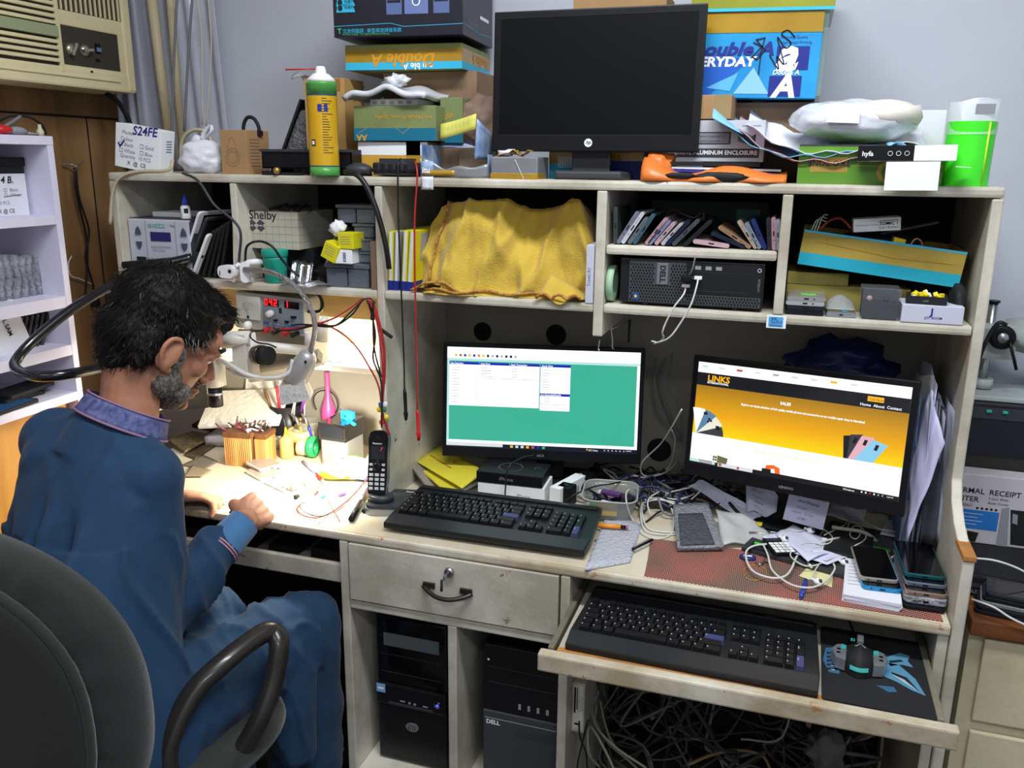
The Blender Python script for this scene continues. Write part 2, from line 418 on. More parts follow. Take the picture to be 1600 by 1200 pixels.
# keyboard tray pulled out
tray_y0, tray_z = -.375, .665
mb = MB(PAINT2, EDGEW, INNER)
mb.box(1.283, 1.955, tray_y0+.01, .10, tray_z-.014, tray_z, 2, bev=.001)
mb.box(1.283, 1.95, tray_y0+.012, tray_y0+.03, tray_z, tray_z+.0006, 1)
tr = mb.build('keyboard_tray', desk)
mb = MB(PAINT2); mb.box(1.252, 1.984, tray_y0-.012, tray_y0+.012, tray_z-.033, tray_z+.004, bev=.004); mb.build('tray_front', tr)
for xx in (1.272, 1.958):
    mb = MB(mat('rail_metal', '#9a9482', .5, .6, var=.3)); mb.box(xx-.006, xx+.006, tray_y0+.013, .12, tray_z-.012, tray_z+.008, bev=.002); mb.build('slide_rail', tr)
dpart('inner_panel', 1.9675, 1.9873, -.19, .37, 0, ZW-.021)
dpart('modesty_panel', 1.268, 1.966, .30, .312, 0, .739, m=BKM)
# ================================================ things standing on the hutch top
def span(px0, px1, pt, pb, y, z0=None):
    xm = (px0+px1)/2; ym = (pt+pb)/2
    a = at(px0, ym, y=y); b = at(px1, ym, y=y)
    t = at(xm, pt, y=y); q = at(xm, pb, y=y)
    zz = q.z if z0 is None else z0
    return a.x, b.x-a.x, t.z-zz, zz
def carton(name, label, cat, px0, px1, pt, pb, y, depth, m, deco=None, z0=None, rz=0, ry=0, rx=0, group=None, bev=.0012, open_=False, mats=(), inner=None, wfix=None):
    x, wd, h, zz = span(px0, px1, pt, pb, y, z0)
    if wfix: wd = wfix
    mb = MB(m, *mats)
    if open_:
        t = .003; im = inner or m
        mb.box(0, wd, 0, t, 0, h, 0); mb.box(0, wd, depth-t, depth, 0, h, 0)
        mb.box(0, t, t, depth-t, 0, h, 0); mb.box(wd-t, wd, t, depth-t, 0, h, 0); mb.box(t, wd-t, t, depth-t, 0, t, 0)
    else: mb.box(0, wd, 0, depth, 0, h, 0, bev=bev)
    if deco: deco(mb, wd, h, depth)
    o = mb.build(name, None, (x, y, zz), (R(rx), R(ry), R(rz)))
    return tag(o, label, cat, group)
RS = lambda w: TR(w, 0, 0, 0, 0, 90)      # decals on the right-hand side face: local x runs back
DA_G = mat('box_olive', '#8a8c4a', .45, var=.2, vs_=12); DA_B = mat('box_cyan', '#1fa3cc', .45); DA_T = mat('tape_amber', '#b08a2a', .22, var=.25, vs_=9, coat=.4)
DA_TEAL = mat('box_teal', '#14708c', .5); DA_GRN = mat('box_green_tape', '#7c8a5a', .3, var=.2, vs_=10); DA_OR = mat('print_orange', '#d59a2c', .5)
NAVY = mat('print_navy', '#1a2a86', .5); CYN = mat('print_cyan', '#35b6dc', .5); SKY = mat('box_sky', '#2fa6dc', .35, c2='#1b7cc4', vs_=5)
CHB = mat('box_black', '#20202c', .35); LIME = mat('print_lime', '#4dbb6a', .5); BLUEG = mat('print_bluegrey', '#5a6c9c', .5)
# white phone-parts box, tilted
def d(mb, w, h, dd):
    mb.text('Model', .004+w*.12, h*.78, .013, INKG)
    mb.text('S24FE', w*.38, h*.80, .030, INKB, bold=.02, rot=4, shear=.2)
    mb.text('Colour', w*.12, h*.63, .013, INKG)
    for x, z, t in ((.1, .5, 'Black'), (.56, .52, 'Gold'), (.1, .36, 'White'), (.56, .37, 'Blue')):
        X = w*x; mb.line([(X, h*z), (X+.009, h*z), (X+.009, h*z+.009), (X, h*z+.009), (X, h*z)], .0012, INKG); mb.text(t, X+.014, h*z, .013, INKG)
    mb.line([(w*.07, h*.55), (w*.11, h*.48), (w*.2, h*.62)], .004, INKB)
    mb.text('Quantity  10 PCS', w*.12, h*.24, .013, INKG); mb.text('X  @  CE', w*.28, h*.09, .014, INK)
    for i in range(5): mb.dec(.02, dd*.8, h*(.75-i*.06), h*(.75-i*.06)+.003, INKG, RS(w))
p = at(193, 262, y=.02)
carton('cardboard_box', 'small white box marked S24FE in blue pen, tilted at the far left on the hutch', 'box', 176, 246, 190, 262, .02, .05, WT, d, z0=ZT+.016, ry=9, rx=0, rz=0)
# white tied carrier bag
BAGW = mat('white_bag', '#dfe1e8', .35, alpha=.93, var=.05, bump=.35, bs=25)
p = at(316, 268, y=.04)
mb = MB(BAGW)
mb.ball((0, 0, .040), .050, sub=4, amp=.22, fr=7, sc_=(1.22, .95, .82), seed=3)
mb.tube(spline([(.0, 0, .075), (.018, 0, .09), (.038, -.005, .103), (.036, 0, .115), (.018, 0, .105), (.005, 0, .085)], 5), [.008, .006]*15+[.006], 7, flat=.5)
mb.tube([(-.02, 0, .07), (-.005, 0, .088), (.004, 0, .085)], [.014, .012, .006], 7)
tag(mb.build('plastic_bag', None, (p.x-.01, .055, ZT-.004)), 'small white knotted plastic carrier bag between the tilted white box and the kraft box', 'bag')
# kraft box
def d(mb, w, h, dd):
    for r in (.021, .014): mb.line([(w*.45+r*math.cos(a/12*6.283), h*.38+r*math.sin(a/12*6.283)) for a in range(13)], .0008, KD)
    for a, b in (((-.5), 1), ((.5), 1)):
        mb.line([(w*.45+a*.03, h*.4), (w*.45+a*.02, h*.72), (w*.45, h*.84)], .0008, KD)
    for i in range(9): mb.dec(.012, dd*.55, h*(.78-i*.075), h*(.78-i*.075)+.002, KD, RS(w))
carton('cardboard_box', 'brown kraft carton with a line drawing, behind the small flat tools on the hutch top', 'box', 345, 391, 203, 271, .03, .09, KR, d, z0=ZT, rz=-2, wfix=.075)
mb = MB(BKM, GR)
p = at(392, 200, y=.08)
mb.tube(spline([(-.022, 0, 0), (-.02, 0, .025), (-.008, 0, .042), (.01, 0, .04), (.022, 0, .02), (.02, 0, 0)], 6), .0045, 7)
mb.box(-.028, -.014, -.008, .008, 0, .012, 1); mb.box(.014, .028, -.008, .008, 0, .012, 0)
tag(mb.build('ring_clamp', None, (p.x, .08, ZT+.0905)), 'small black hooped clamp standing on top of the brown kraft box', 'clamp')
# tablet wrapped in bubble film, leaning
BUB = mat('bubble_film_dark', '#6d6e72', .25, var=.4, vs_=40, bump=1.0, bs=110, alpha=.9)
BUBC = mat('bubble_film', '#c9cac8', .25, var=.15, vs_=60, bump=1.0, bs=120, alpha=.62)
mb = MB(BKM, BUB)
mb.box(-.006, .0, -.05, .05, 0, .19, 0, bev=.001)
mb.box(.002, .058, -.055, .055, 0, .172, 1, bev=.02, seg=4)
p = at(424, 235, y=.14)
tag(mb.build('wrapped_panel', None, (p.x+.0, .19, ZT+.004), (0, R(24), R(10))), 'black flat panel wrapped in grey bubble film, leaning left of the brown carton', 'panel')
mb = MB(BUBC)
mb.grid(14, 8, lambda u, v: (-.01+.17*u, .01*math.sin(u*9)+.06*v, .035*(1-u)+.018*math.sin(u*5+v*3)), th=.003)
p = at(470, 125, y=.2)
tag(mb.build('bubble_wrap', None, (p.x, .17, ZT+.195)), 'loose sheet of clear bubble wrap lying on the brown carton, behind the spray can', 'wrap')
# carton behind the can, and black tray
carton('cardboard_box', 'tall plain brown carton behind the yellow spray can', 'box', 478, 562, 122, 268, .13, .10, mat('box_tan', '#b8935a', .7, var=.1), lambda mb, w, h, dd: mb.dec(.02, w-.01, h-.03, h-.002, mat('tape_brown', '#9a6f38', .3)), z0=ZT, wfix=.108)
mb = MB(BK, DG)
x, wd, h, zz = span(424, 562, 234, 262, .06, ZT+.014)
for a in ((0, wd, 0, .004), (0, wd, .10, .104), (0, .004, 0, .1), (wd-.004, wd, 0, .1)): mb.box(a[0], a[1], a[2], a[3], 0, h, 0, bev=.001)
mb.box(0, wd, 0, .1, 0, .003, 0); mb.box(-.003, wd+.003, -.004, 0, h-.006, h, 1)
mb.box(.01, .03, .02, .09, -.0145, 0, 1); mb.box(wd-.03, wd-.01, .02, .09, -.0145, 0, 1)
tag(mb.build('tray', None, (x, .02, ZT+.0145)), 'shallow black tray in front of the wrapped panel and the brown carton', 'tray')
# spray can
can = thing('spray_can', 'yellow and green aerosol can with white cap and thin red nozzle straw', 'spray can', (at(505, 268, y=-.02).x+.0, .0-.012, ZT))
CANY = mat('can_yellow', '#d3a51c', .28, .1, coat=.3); CANG = mat('can_green', '#4f9a4a', .3)
rr = .0335; H = .205
mb = MB(CANY, CANG, mat('can_edge', '#2f4a5a', .4), ST)
mb.lathe([(rr-.003, 0), (rr, .003), (rr, .02)], 32, 1); mb.lathe([(rr, .02), (rr, .023)], 32, 2, cap=False)
mb.lathe([(rr, .023), (rr, H-.033)], 32, 0, cap=False); mb.lathe([(rr, H-.033), (rr, H-.029)], 32, 2, cap=False); mb.lathe([(rr, H-.029), (rr, H-.009), (rr+.001, H-.006), (rr-.003, H-.002)], 32, 1)
def curve_print(mb, a0, a1, z0, z1, m, r=rr+.0004, n=6):
    mb.grid(n, 1, lambda u, v: (r*math.cos(R(a0+(a1-a0)*u)), r*math.sin(R(a0+(a1-a0)*u)), z0+(z1-z0)*v), m)
DKP = mat('can_print', '#3a3014', .6)
for i in range(22):
    L = random.Random(i).uniform(14, 42); curve_print(mb, -62, -62+L, .05+i*.0055, .0515+i*.0055, DKP)
curve_print(mb, -78, -62, .138, .154, NAVY); curve_print(mb, -54, -40, .138, .154, NAVY); curve_print(mb, -110, -92, .065, .079, INK)
curve_print(mb, -107, -96, .068, .076, WT, rr+.0007)
mb.build('can_body', can)
mb = MB(WH); mb.lathe([(rr-.002, H-.003), (rr-.004, H+.004), (.018, H+.014), (.012, H+.016), (.012, H+.022), (.009, H+.03), (0, H+.031)], 24)
mb.build('cap', can)
mb = MB(RED); mb.tube([(-.006, -.004, H+.0245), (-.07, -.03, H+.022)], .0018, 6); mb.build('nozzle_straw', can)
mb = MB(BKM, mat('brass', '#c9a25a', .35, .8)); p = at(440, 269, y=-.0)
mb.box(-.055, .05, -.005, .006, 0, .006, 0, bev=.001); mb.box(-.055, -.03, -.006, .008, 0, .009, 0); mb.lathe([(.0, 0), (.008, 0), (.008, .008), (.005, .012), (0, .012)], 14, 1, TR(-.012, -.004, .009, 80))
tag(mb.build('clamp_bar', None, (p.x, .008, ZT)), 'flat black metal tool with a round brass knob at the hutch edge', 'tool')
# multimeter with lead, mouse
mm = thing('multimeter', 'dark grey multimeter lying flat at the hutch edge, face down', 'multimeter', (at(613, 270, y=.02).x, .05, ZT+.004), (0, 0, R(-6)))
mb = MB(DG, BKM); mb.rbox(0, 0, .094, .08, .014, 0, .027, 0); mb.rbox(0, 0, .1, .084, .012, .006, .012, 1); mb.rbox(0, 0, .07, .06, .01, .027, .036, 0)
mb.build('meter_body', mm)
mb = MB(BKM); 
for i in range(5): mb.box(-.04+i*.02, -.03+i*.02, -.0435, -.04, .008, .024, 0, bev=.001)
mb.build('grip', mm)
mb = MB(DG, BK); mb.ball((0, 0, .014), 1, 0, sub=3, sc_=(.034, .024, .016)); mb.box(-.03, .025, -.018, .018, 0, .008, 1, bev=.002)
tag(mb.build('computer_mouse', None, (at(560, 263, y=.03).x, .032, ZT)), 'dark grey mouse left of the multimeter on the hutch top', 'mouse')
# --- stack of reused paper boxes
def dbl(mb, w, h, t, s, x, z, m, rot=0): mb.text(t, x, z, s, m, rot=rot, shear=.15, bold=.02)
def d(mb, w, h, dd):
    mb.dec(0, w, h*.62, h, WT); mb.text('MIVA | AVIM', w*.45, h*.45, .012, RED, align='CENTER', rot=180)
    mb.dec(w*.7, w*.9, 0, h, DA_T)
carton('cardboard_box', 'lowest yellow and white box of the stack right of the spray can', 'box', 560, 668, 222, 262, .07, .13, mat('box_ochre', '#d8a53c', .5, var=.15), d, z0=ZT)
def d(mb, w, h, dd):
    mb.dec(0, w, 0, h*.36, DA_TEAL); mb.dec(0, w, h*.36, h*.42, DA_GRN, y=-.0006)
    mb.text('AA', w*.16, h*.17, .02, DA_OR, rot=180, bold=.02)
    mb.text('For Multiple Printing Quality', w*.95, h*.72, .012, DA_OR, rot=180)
    mb.line([(w*.3, h*.9), (w*.6, h*.2), (w*.9, h*.8)], .0006, DA_OR)
    mb.line([(w*.05, h*.2), (w*.5, h*.9)], .0006, DA_OR)
x, wd, h, zz = span(560, 668, 222, 262, .07, ZT); zA = ZT+h
carton('cardboard_box', 'crushed green and teal paper box in the middle of the stack, upside down print', 'box', 553, 680, 165, 216, .06, .15, DA_GRN, d, z0=zA+.003, rz=1)
def d(mb, w, h, dd): mb.dec(0, w, 0, h*.3, DA_TEAL); mb.text('ble', w*.2, h*.5, .02, DA_OR, rot=20)
carton('cardboard_box', 'small green and teal box end beside the paper bag, right of the crushed box', 'box', 688, 722, 152, 200, .12, .10, DA_GRN, d, z0=zA, rz=3)
x, wd, h, zz = span(553, 680, 165, 216, .06, zA+.003); zB = zA+.003+h
mb = MB(mat('book_grey', '#a9a39a', .7), PW); mb.box(0, .12, 0, .09, 0, .016, 0, bev=.001); mb.box(.001, .1205, -.001, .085, .002, .014, 1)
for i in range(5): mb.dec(.006+i*.022, .018+i*.022, .004, .011, 0, y=-.0015)
tag(mb.build('book', None, (at(580, 160, y=.08).x, .075, zB), (0, 0, R(-2))), 'small grey box lying flat on the crushed green box', 'box')
PB = mat('padded_white', '#d3d6dc', .4, bump=.5, bs=20, var=.1)
mb = MB(PB)
def pk(u, v):
    x = -.005+.205*u; y = .15*v
    z = .022+.022*math.sin(u*3.1)+.006*math.sin(u*14+v*5)*(1-.5*v)+.012*v
    return (x, y, z)
mb.grid(24, 12, pk, th=.012)
mb.ball((.12, .03, .058), .02, sub=3, amp=.5, sc_=(1.4, 1, .7))
tag(mb.build('padded_envelope', None, (at(540, 160, y=.05).x, .04, zB-.004)), 'crumpled white padded envelope draped over the stack of green boxes', 'envelope')
# cardboard behind + inverted lid + black device box
carton('cardboard_box', 'plain brown carton under the green and cyan lid, behind the padded envelope', 'box', 600, 745, 112, 262, .20, .14, mat('box_brown', '#957a60', .8, var=.2), None, z0=ZT)
def d(mb, w, h, dd):
    mb.dec(0, w, 0, h*.30, CYN); mb.dec(0, w, h*.30, h*.78, DA_T); mb.dec(0, w, h*.78, h, DA_G)
    mb.text('Double A', w*.78, h*.62, .040, DA_OR, rot=180, bold=.03, shear=.2, y=-.0012)
    mb.text('o u ble A', w*.76, h*.24, .020, WT, rot=180, bold=.03, y=-.0012)
    mb.dec(0, dd, 0, h*.30, CYN, RS(w)); mb.dec(0, dd, h*.30, h*.8, DA_T, RS(w)); mb.text('Double A', dd*.9, h*.7, .032, DA_OR, RS(w), rot=180, bold=.02, y=-.0012)
x, wd, h, zz = span(540, 718, 68, 116, .14)
z1 = at(628, 114, y=.14).z
xb, wb, hb, _ = span(600, 745, 112, 262, .20, ZT)
carton('inverted_carton', 'olive, amber and cyan paper-box lid lying upside down below the black device box', 'box', 540, 718, 68, 116, .14, .23, DA_G, d, z0=ZT+hb+.001, rz=3.5)
zl = ZT+hb+.001+at(628, 68, y=.14).z-at(628, 116, y=.14).z
def d(mb, w, h, dd):
    for k, z in ((0, .62), (1, .50)):
        zz = h*z*.7
        mb.dpoly([(.008, zz), (.055, zz), (.048, zz+.018), (.012, zz+.018)], CYN); mb.disc(.018, zz+.009, .006, CHB, y=-.0010); mb.text('快速升溫', .028, zz+.007, .008, CHB, y=-.001)
    mb.line([(0, h*.155), (w*.45, h*.18), (w*.55, h*.13), (w, h*.15)], .0012, CYN)
    mb.text('T', .010, h*.055, .015, LIME, bold=.03); mb.text('交流伺服調 : 新型高效焊接系統', .022, h*.06, .0105, CYN); mb.text('AC Pulse Voltage : The Highest Efficiency Soldering', .022, h*.028, .0055, LIME)
    for a, b, hh, m in ((.42, .54, .26, BLUEG), (.56, .74, .5, mat('print_bg2', '#6a7bb0', .5)), (.78, .9, .26, BLUEG)):
        mb.dec(w*a, w*b, h*.30, h*(.30+hh*.8), m); mb.dec(w*a+.003, w*b-.003, h*(.30+hh*.62), h*(.30+hh*.75), CHB, y=-.0012)
    mb.disc(w*.65, h*.47, .010, WT, y=-.0015); mb.disc(w*.65, h*.47, .007, BLUEG, y=-.002)
    mb.line([(.01, h*.16), (dd*.5, h*.12), (dd, h*.16)], .001, CYN, RS(w))
    mb.dec(dd*.55, dd*.85, h*.34, h*.39, WT, RS(w))
    for i in range(4): mb.dec(dd*.15, dd*.5, h*(.24-i*.025), h*(.235-i*.025), INKG, RS(w))
BX = carton('cardboard_box', 'large black device box with cyan print, topmost of the left stack', 'box', 520, 718, -60, 68, .10, .25, CHB, d, z0=zl+.001, rz=4)
mb = MB(mat('brown_paper', '#8d7566', .75, var=.2, bump=.6, bs=18))
mb.ball((0, 0, .06), .062, sub=4, amp=.3, fr=8, sc_=(1.0, .7, 1.05), seed=9)
tag(mb.build('paper_bag', None, (at(752, 200, y=.14).x, .16, ZT+.055)), 'crumpled brown paper bag squeezed against the left edge of the black monitor', 'bag')
mb = MB(mat('box_hidden', '#7a6a58', .8)); mb.box(0, .09, 0, .10, 0, .062, bev=.001)
tag(mb.build('cardboard_box', None, (at(718, 200, y=.12).x, .115, ZT)), 'low plain brown box under the crumpled brown paper bag', 'box')
# torn box with duct tape
TORNW = mat('torn_print', '#b9cbe0', .5, c2='#3a6aa8', vs_=25); DUCT = mat('duct_tape', '#8e9296', .3, .3, var=.15, bump=.2, bs=20)
x, wd, h, _ = span(655, 768, 240, 280, 0, ZT)
mb = MB(TORNW, DUCT, KD, DA_T, WT)
wt = .155
def front(u, v):
    top = .016+.026*max(0, 1-u*2.8)+.012*u+.003*math.sin(u*14)
    return (wt*u, .004*math.sin(u*7), top*v)
mb.grid(16, 4, front, 1, th=.002)
mb.grid(3, 3, lambda u, v: (.03*u, -.0015, .035*v), 0, th=.0005)
mb.grid(8, 2, lambda u, v: (.005+.075*u, -.003, .004+.012*v), 3, th=.0005)
mb.box(0, wt, 0, .12, 0, .002, 2); mb.box(0, .002, .004, .12, 0, .07, 0); mb.box(wt-.002, wt, .004, .12, 0, .05, 0); mb.box(0, wt, .118, .12, 0, .066, 2)
mb.grid(8, 3, lambda u, v: (.0+.13*u-.01*(1-v), .118+.03*v, .066+.004*math.sin(u*5)+.024*v-.008*u), 0, th=.0015)   # back flap
mb.text('the Genuine Company', .02, .0, .011, INKB, TR(0, .1175, .074, -52))
mb.grid(4, 8, lambda u, v: (.115+.02*u+.006*v, .03+.06*u, .04+.085*v*(1-.4*u)), 0, th=.0015)
mb.line([(.0, .04), (.004, .005)], .002, WT); mb.text('itu', .004, .01, .018, WT, y=-.004, bold=.03)
mb.grid(4, 4, lambda u, v: (.005+.028*u, -.012-.004*math.sin(u*6), .002-.028*v), PB, th=.0015)
tb = tag(mb.build('torn_carton', None, (at(657, 280, y=0).x, .004, ZT), (0, 0, R(2))), 'torn open carton with blue print and grey duct tape, left of the monitor stand', 'box')
mb = MB(RED); mb.box(0, .03, 0, .012, 0, .010, bev=.003)
tag(mb.build('usb_stick', None, (at(722, 250, y=.03).x, .03, ZT+.0025), (0, R(-12), R(20))), 'small dark red plastic piece inside the torn carton', 'plastic piece')
mb = MB(mat('note_yellow', '#d3cf62', .7), INKG)
mb.grid(6, 3, lambda u, v: (.085*u, .004*math.sin(u*4), .033*v*1.0+.022*u), 0, th=.0006)
for i in range(6): mb.line([(.02+i*.009, .018+i*.003), (.022+i*.009, .030+i*.003)], .0008, 1, y=-.006)
tag(mb.build('sticky_note', None, (at(687, 208, y=.06).x, .062, ZT+.083), (R(-8), 0, 0)), 'pale yellow paper note sticking up out of the torn carton', 'note')
mb = MB(DUCT, DA_T, KR, PW)
x = at(767, 282, y=0).x
mb.box(0, .105, .004, .09, 0, .046, 0, bev=.003); mb.box(-.001, .1055, .002, .06, .0, .012, 1, bev=.001); mb.grid(8, 3, lambda u, v: (.005+.09*u, .01+.07*v, .046+.009*math.sin(u*4+v)), 2, th=.002)
mb.ball((.03, .03, .055), .014, 3, sub=2, amp=.8, sc_=(1.6, 1, .5)); mb.line([(.055, .04), (.075, 0)], .0015, 3, y=.001)
mb.grid(6, 4, lambda u, v: (.04+.05*u, .005+.03*v, .055+.006*math.sin(9*u)), DA_T, th=.001)
tag(mb.build('taped_carton', None, (x-.002, .002, ZT)), 'low carton bound with grey duct tape, directly left of the monitor stand', 'box')
def d(mb, w, h, dd):
    mb.dec(0, w, h*.55, h, DA_T); 
    for i in range(10): mb.dec(w*(.3+i*.06), w*(.33+i*.06), h*.4, h*.8, WT, y=-.001)
carton('cardboard_box', 'cyan paper box behind the left side of the monitor stand', 'box', 858, 905, 236, 268, .12, .12, CYN, d, z0=ZT)
def d(mb, w, h, dd): mb.dec(0, w, h*.6, h, DA_T); mb.text('Double A', w*.95, h*.95, .022, DA_OR, rot=180, bold=.02, y=-.001)
carton('cardboard_box', 'navy blue paper box with amber tape behind the right side of the monitor stand', 'box', 915, 1005, 232, 270, .13, .12, NAVY, d, z0=ZT)
# ------------------------------------------------ black monitor on top
def monitor(name, label, TL, w, h, rot, bez, bot, th, screen_fn, stand=True, logo=None, mframe=BK, zbase=ZW, neck=None, base=None, loc=None):
    mo = thing(name, label, 'monitor', loc, rot)
    mb = MB(mframe, BKM)
    mb.box(0, w, 0, .012, 0, h, 0, bev=.003); mb.box(.03, w-.03, .012, th, .04, h-.04, 1, bev=.01)
    mb.box(bez, w-bez, -.0012, 0, h-bez+.001, h-bez+.002, 1)
    mb.build('monitor_housing', mo)
    mb = MB(GLS); screen_fn(mb, bez, w-bez, bot, h-bez); s = mb.build('screen', mo)
    return mo, s
x0 = at(767, 235, y=.03).x; x1 = at(1090, 238, y=.03).x
zt_ = at(766, 16, y=.03).z; zb_ = at(767, 236, y=.03).z
SCRB = mat('screen_off', '#07090c', .5, spec=.15)
mo, s = monitor('computer_monitor', 'switched-off black monitor standing on top of the hutch', None, x1-x0, zt_-zb_, (R(-3), 0, 0), .016, .035, .045,
    lambda mb, a, b, c, d_: mb.box(a, b, -.0008, .0, c, d_, SCRB), loc=(x0, .035, zb_))
hw, hh = x1-x0, zt_-zb_
mb = MB(WT, BK); mb.disc(hw*.485, .018, .0085, 0, n=24, y=-.0010); mb.text('hp', hw*.485, .0155, .011, 1, y=-.0014, align='CENTER', shear=.3, bold=.02); mb.dec(.02, hw-.03, .0335, .0342, DG)
mb.build('logo', mo)
mb = MB(DG); mb.box(hw*.39, hw*.58, .03, .048, -(zb_-ZT)+.016, .07, bev=.004); mb.build('stand_neck', mo)
mb = MB(DG)
mb.prism([(hw*.485+a*.085+(.0), b) for a, b in ((-1, .045), (-.85, .002), (.85, .002), (1, .045), (.9, .14), (-.9, .14))], -(zb_-ZT)+.001, -(zb_-ZT)+.019)
bs_ = mb.build('stand_base', mo); bb = bs_.modifiers.new('b', 'BEVEL'); bb.width = .006; bb.segments = 3
# cardboard glimpsed above monitor
carton('cardboard_box', 'brown carton behind the black monitor, its top edge showing above it', 'box', 893, 1036, -8, 240, .22, .12, KR, None, z0=ZT)
# ------------------------------------------------ right-hand boxes
YC = .10
def d(mb, w, h, dd):
    mb.dec(0, w, h*.76, h, DA_T); mb.box(-.001, w+.001, -.0009, dd, h*.76, h*.77, mat('tape_olive', '#8a8a30', .25, coat=.5))
    mb.dpoly([(0, h*.02), (w*.12, h*.02), (w*.45, h*.45), (0, h*.55)], mat('print_blue2', '#1f5fc0', .4)); mb.dpoly([(w*.33, h*.05), (w*.62, h*.05), (w*.48, h*.36)], mat('print_pale', '#8cc4e8', .4), y=-.0008)
    mb.dpoly([(w*.1, h*.12), (w*.3, h*.08), (w*.36, h*.3)], mat('print_blue3', '#5fb4e6', .4), y=-.0009)
    mb.text('Double A', w*.0-.018, h*.505, .034, NAVY, bold=.04, shear=.25, y=-.0011, wx=1.25); mb.text('EVERYDAY', w*.0-.026, h*.375, .0255, WT, bold=.04, shear=.1, y=-.0011, wx=1.15)
    A = w*.635
    mb.dec(A+w*.02, A+w*.28, h*.33, h*.60, NAVY, y=-.001); mb.text('a', A+.004, h*.335, .088, WT, bold=.04, shear=.3, y=-.0014)
    mb.dec(A-w*.02, A+w*.24, h*.02, h*.26, NAVY, y=-.001); mb.text('A', A+.004, h*.02, .060, WT, bold=.04, shear=.2, y=-.0014); mb.text('Double A', A, h*.275, .013, WT, bold=.02, shear=.2, y=-.0012)
    mb.text('Everyday Quality', A+.010, h*.69, .0075, NAVY); mb.text('High-speed Printing', A+.010, h*.63, .0075, NAVY)
    mb.line([(w*.46, h*.65), (w*.53, h*.60), (w*.46, h*.48), (w*.50, h*.45), (w*.56, h*.56), (w*.48, h*.68), (w*.55, h*.70), (w*.53, h*.55), (w*.525, h*.28)], .0022, INK, y=-.002)
    pts = spline([(w*.60, h*.50, 0), (w*.68, h*.34, 0), (w*.66, h*.48, 0), (w*.72, h*.40, 0), (w*.65, h*.70, 0), (w*.72, h*.58, 0), (w*.76, h*.64, 0), (w*.68, h*.74, 0), (w*.73, h*.78, 0), (w*.79, h*.70, 0)], 6)
    mb.line([(q.x, q.y) for q in pts], .0022, INK, y=-.002)
SHK = mat('shrink_film', '#8fb7b0', .15, alpha=.25)
# boxes stand on a hidden carton behind the parcel
carton('cardboard_box', 'plain brown carton under the big sky-blue paper box, behind the padded parcel', 'box', 1100, 1290, 160, 284, .14, .2, KD, None, z0=ZT)
zbx = at(1190, 153, y=YC).z
xb0 = at(1088, 80, y=YC).x; xb1 = at(1281, 80, y=YC).x; ht_ = at(1190, 18, y=YC).z-zbx
mb = MB(SKY); mb.box(0, xb1-xb0, 0, .23, 0, ht_, 0, bev=.001); d(mb, xb1-xb0, ht_, .23)
mb.box(xb1-xb0+.0005, xb1-xb0+.009, .002, .22, .005, ht_-.005, SHK)
tag(mb.build('paper_box', None, (xb0, YC, zbx+.002), (0, R(1), R(0))), 'big sky-blue paper carton with white EVERYDAY lettering and black marker scrawl', 'box')
def d(mb, w, h, dd): mb.dec(0, w, 0, .006, CYN); mb.dec(w*.3, w*.85, h*.3, h*.62, DA_OR, y=-.0008); mb.text('Double A', w*.35, h*.34, .03, DA_GRN, y=-.001)
mb = MB(mat('tape_olive2', '#93972f', .25, coat=.5, var=.2)); w_ = xb1-xb0+.035
mb.box(0, w_, 0, .24, 0, .09, 0, bev=.002); d(mb, w_, .09, .24)
tag(mb.build('paper_box', None, (xb0-.015, YC-.004, zbx+ht_+.003), (0, R(1), 0)), 'olive-taped paper box topmost above the big sky-blue carton', 'box')
def d(mb, w, h, dd): mb.dec(w*.55, w*.95, 0, h, mat('tape_tan', '#9b835c', .35))
carton('cardboard_box', 'small brown carton on the silver enclosure box, right of the monitor', 'box', 1085, 1143, 148, 186, .05, .09, KR, d, z0=at(1110, 186, y=.05).z, rz=-2)
def d(mb, w, h, dd):
    mb.dec(0, w*.95, .008, h*.32, DG); mb.text('DRIVE ALUMINUM ENCLOSURE', w*.93, .014, .0115, WT, align='RIGHT', bold=.03, y=-.001)
    mb.dec(w*.1, w*.62, h*.42, h*.72, DG); mb.dec(w*.12, w*.60, h*.45, h*.69, INKG, y=-.001)
    for k in range(2): mb.text('SUPPORT SATA 3.5 inch USB 2.0', w*.14, h*(.48+k*.11), .005, INK, y=-.0014)
    mb.dpoly([(w*.7, h*.5), (w*.86, h*.38), (w*.86, h*.62), (w*.7, h*.8)], mat('print_mid', '#6a6a72', .5)); mb.dpoly([(w*.86, h*.38), (w*.9, h*.42), (w*.9, h*.68), (w*.86, h*.62)], DG)
    mb.dec(w*.74, w*.95, h*.85, h*.88, INKG)
x, wd, h, zz = span(1060, 1195, 190, 245, .05)
carton('cardboard_box', 'silver-grey hard-drive ALUMINUM ENCLOSURE box, right of the black monitor', 'box', 1058, 1195, 188, 245, .05, .10, mat('box_silver', '#b9bcc2', .4), d, z0=ZT+.04, rz=-1)
mb = MB(mat('folder_blue', '#2b2f9a', .4), PW, BKM)
mb.box(0, .22, .01, .12, .012, .016, 1); mb.box(-.0, .23, .0, .12, .018, .022, 0, bev=.001, M=TR(0, 0, 0, 0, 1.5)); mb.box(.02, .24, .012, .12, .024, .028, 1, M=TR(0, 0, 0, 0, 1)); mb.box(.03, .2, -.005, .11, .0, .011, 2); mb.box(.02, .2, .01, .12, .029, .037, 2)
tag(mb.build('paper_folder', None, (at(1030, 250, y=.03).x, .03, ZT+.002)), 'blue folder and papers lying under the silver enclosure box', 'folder')
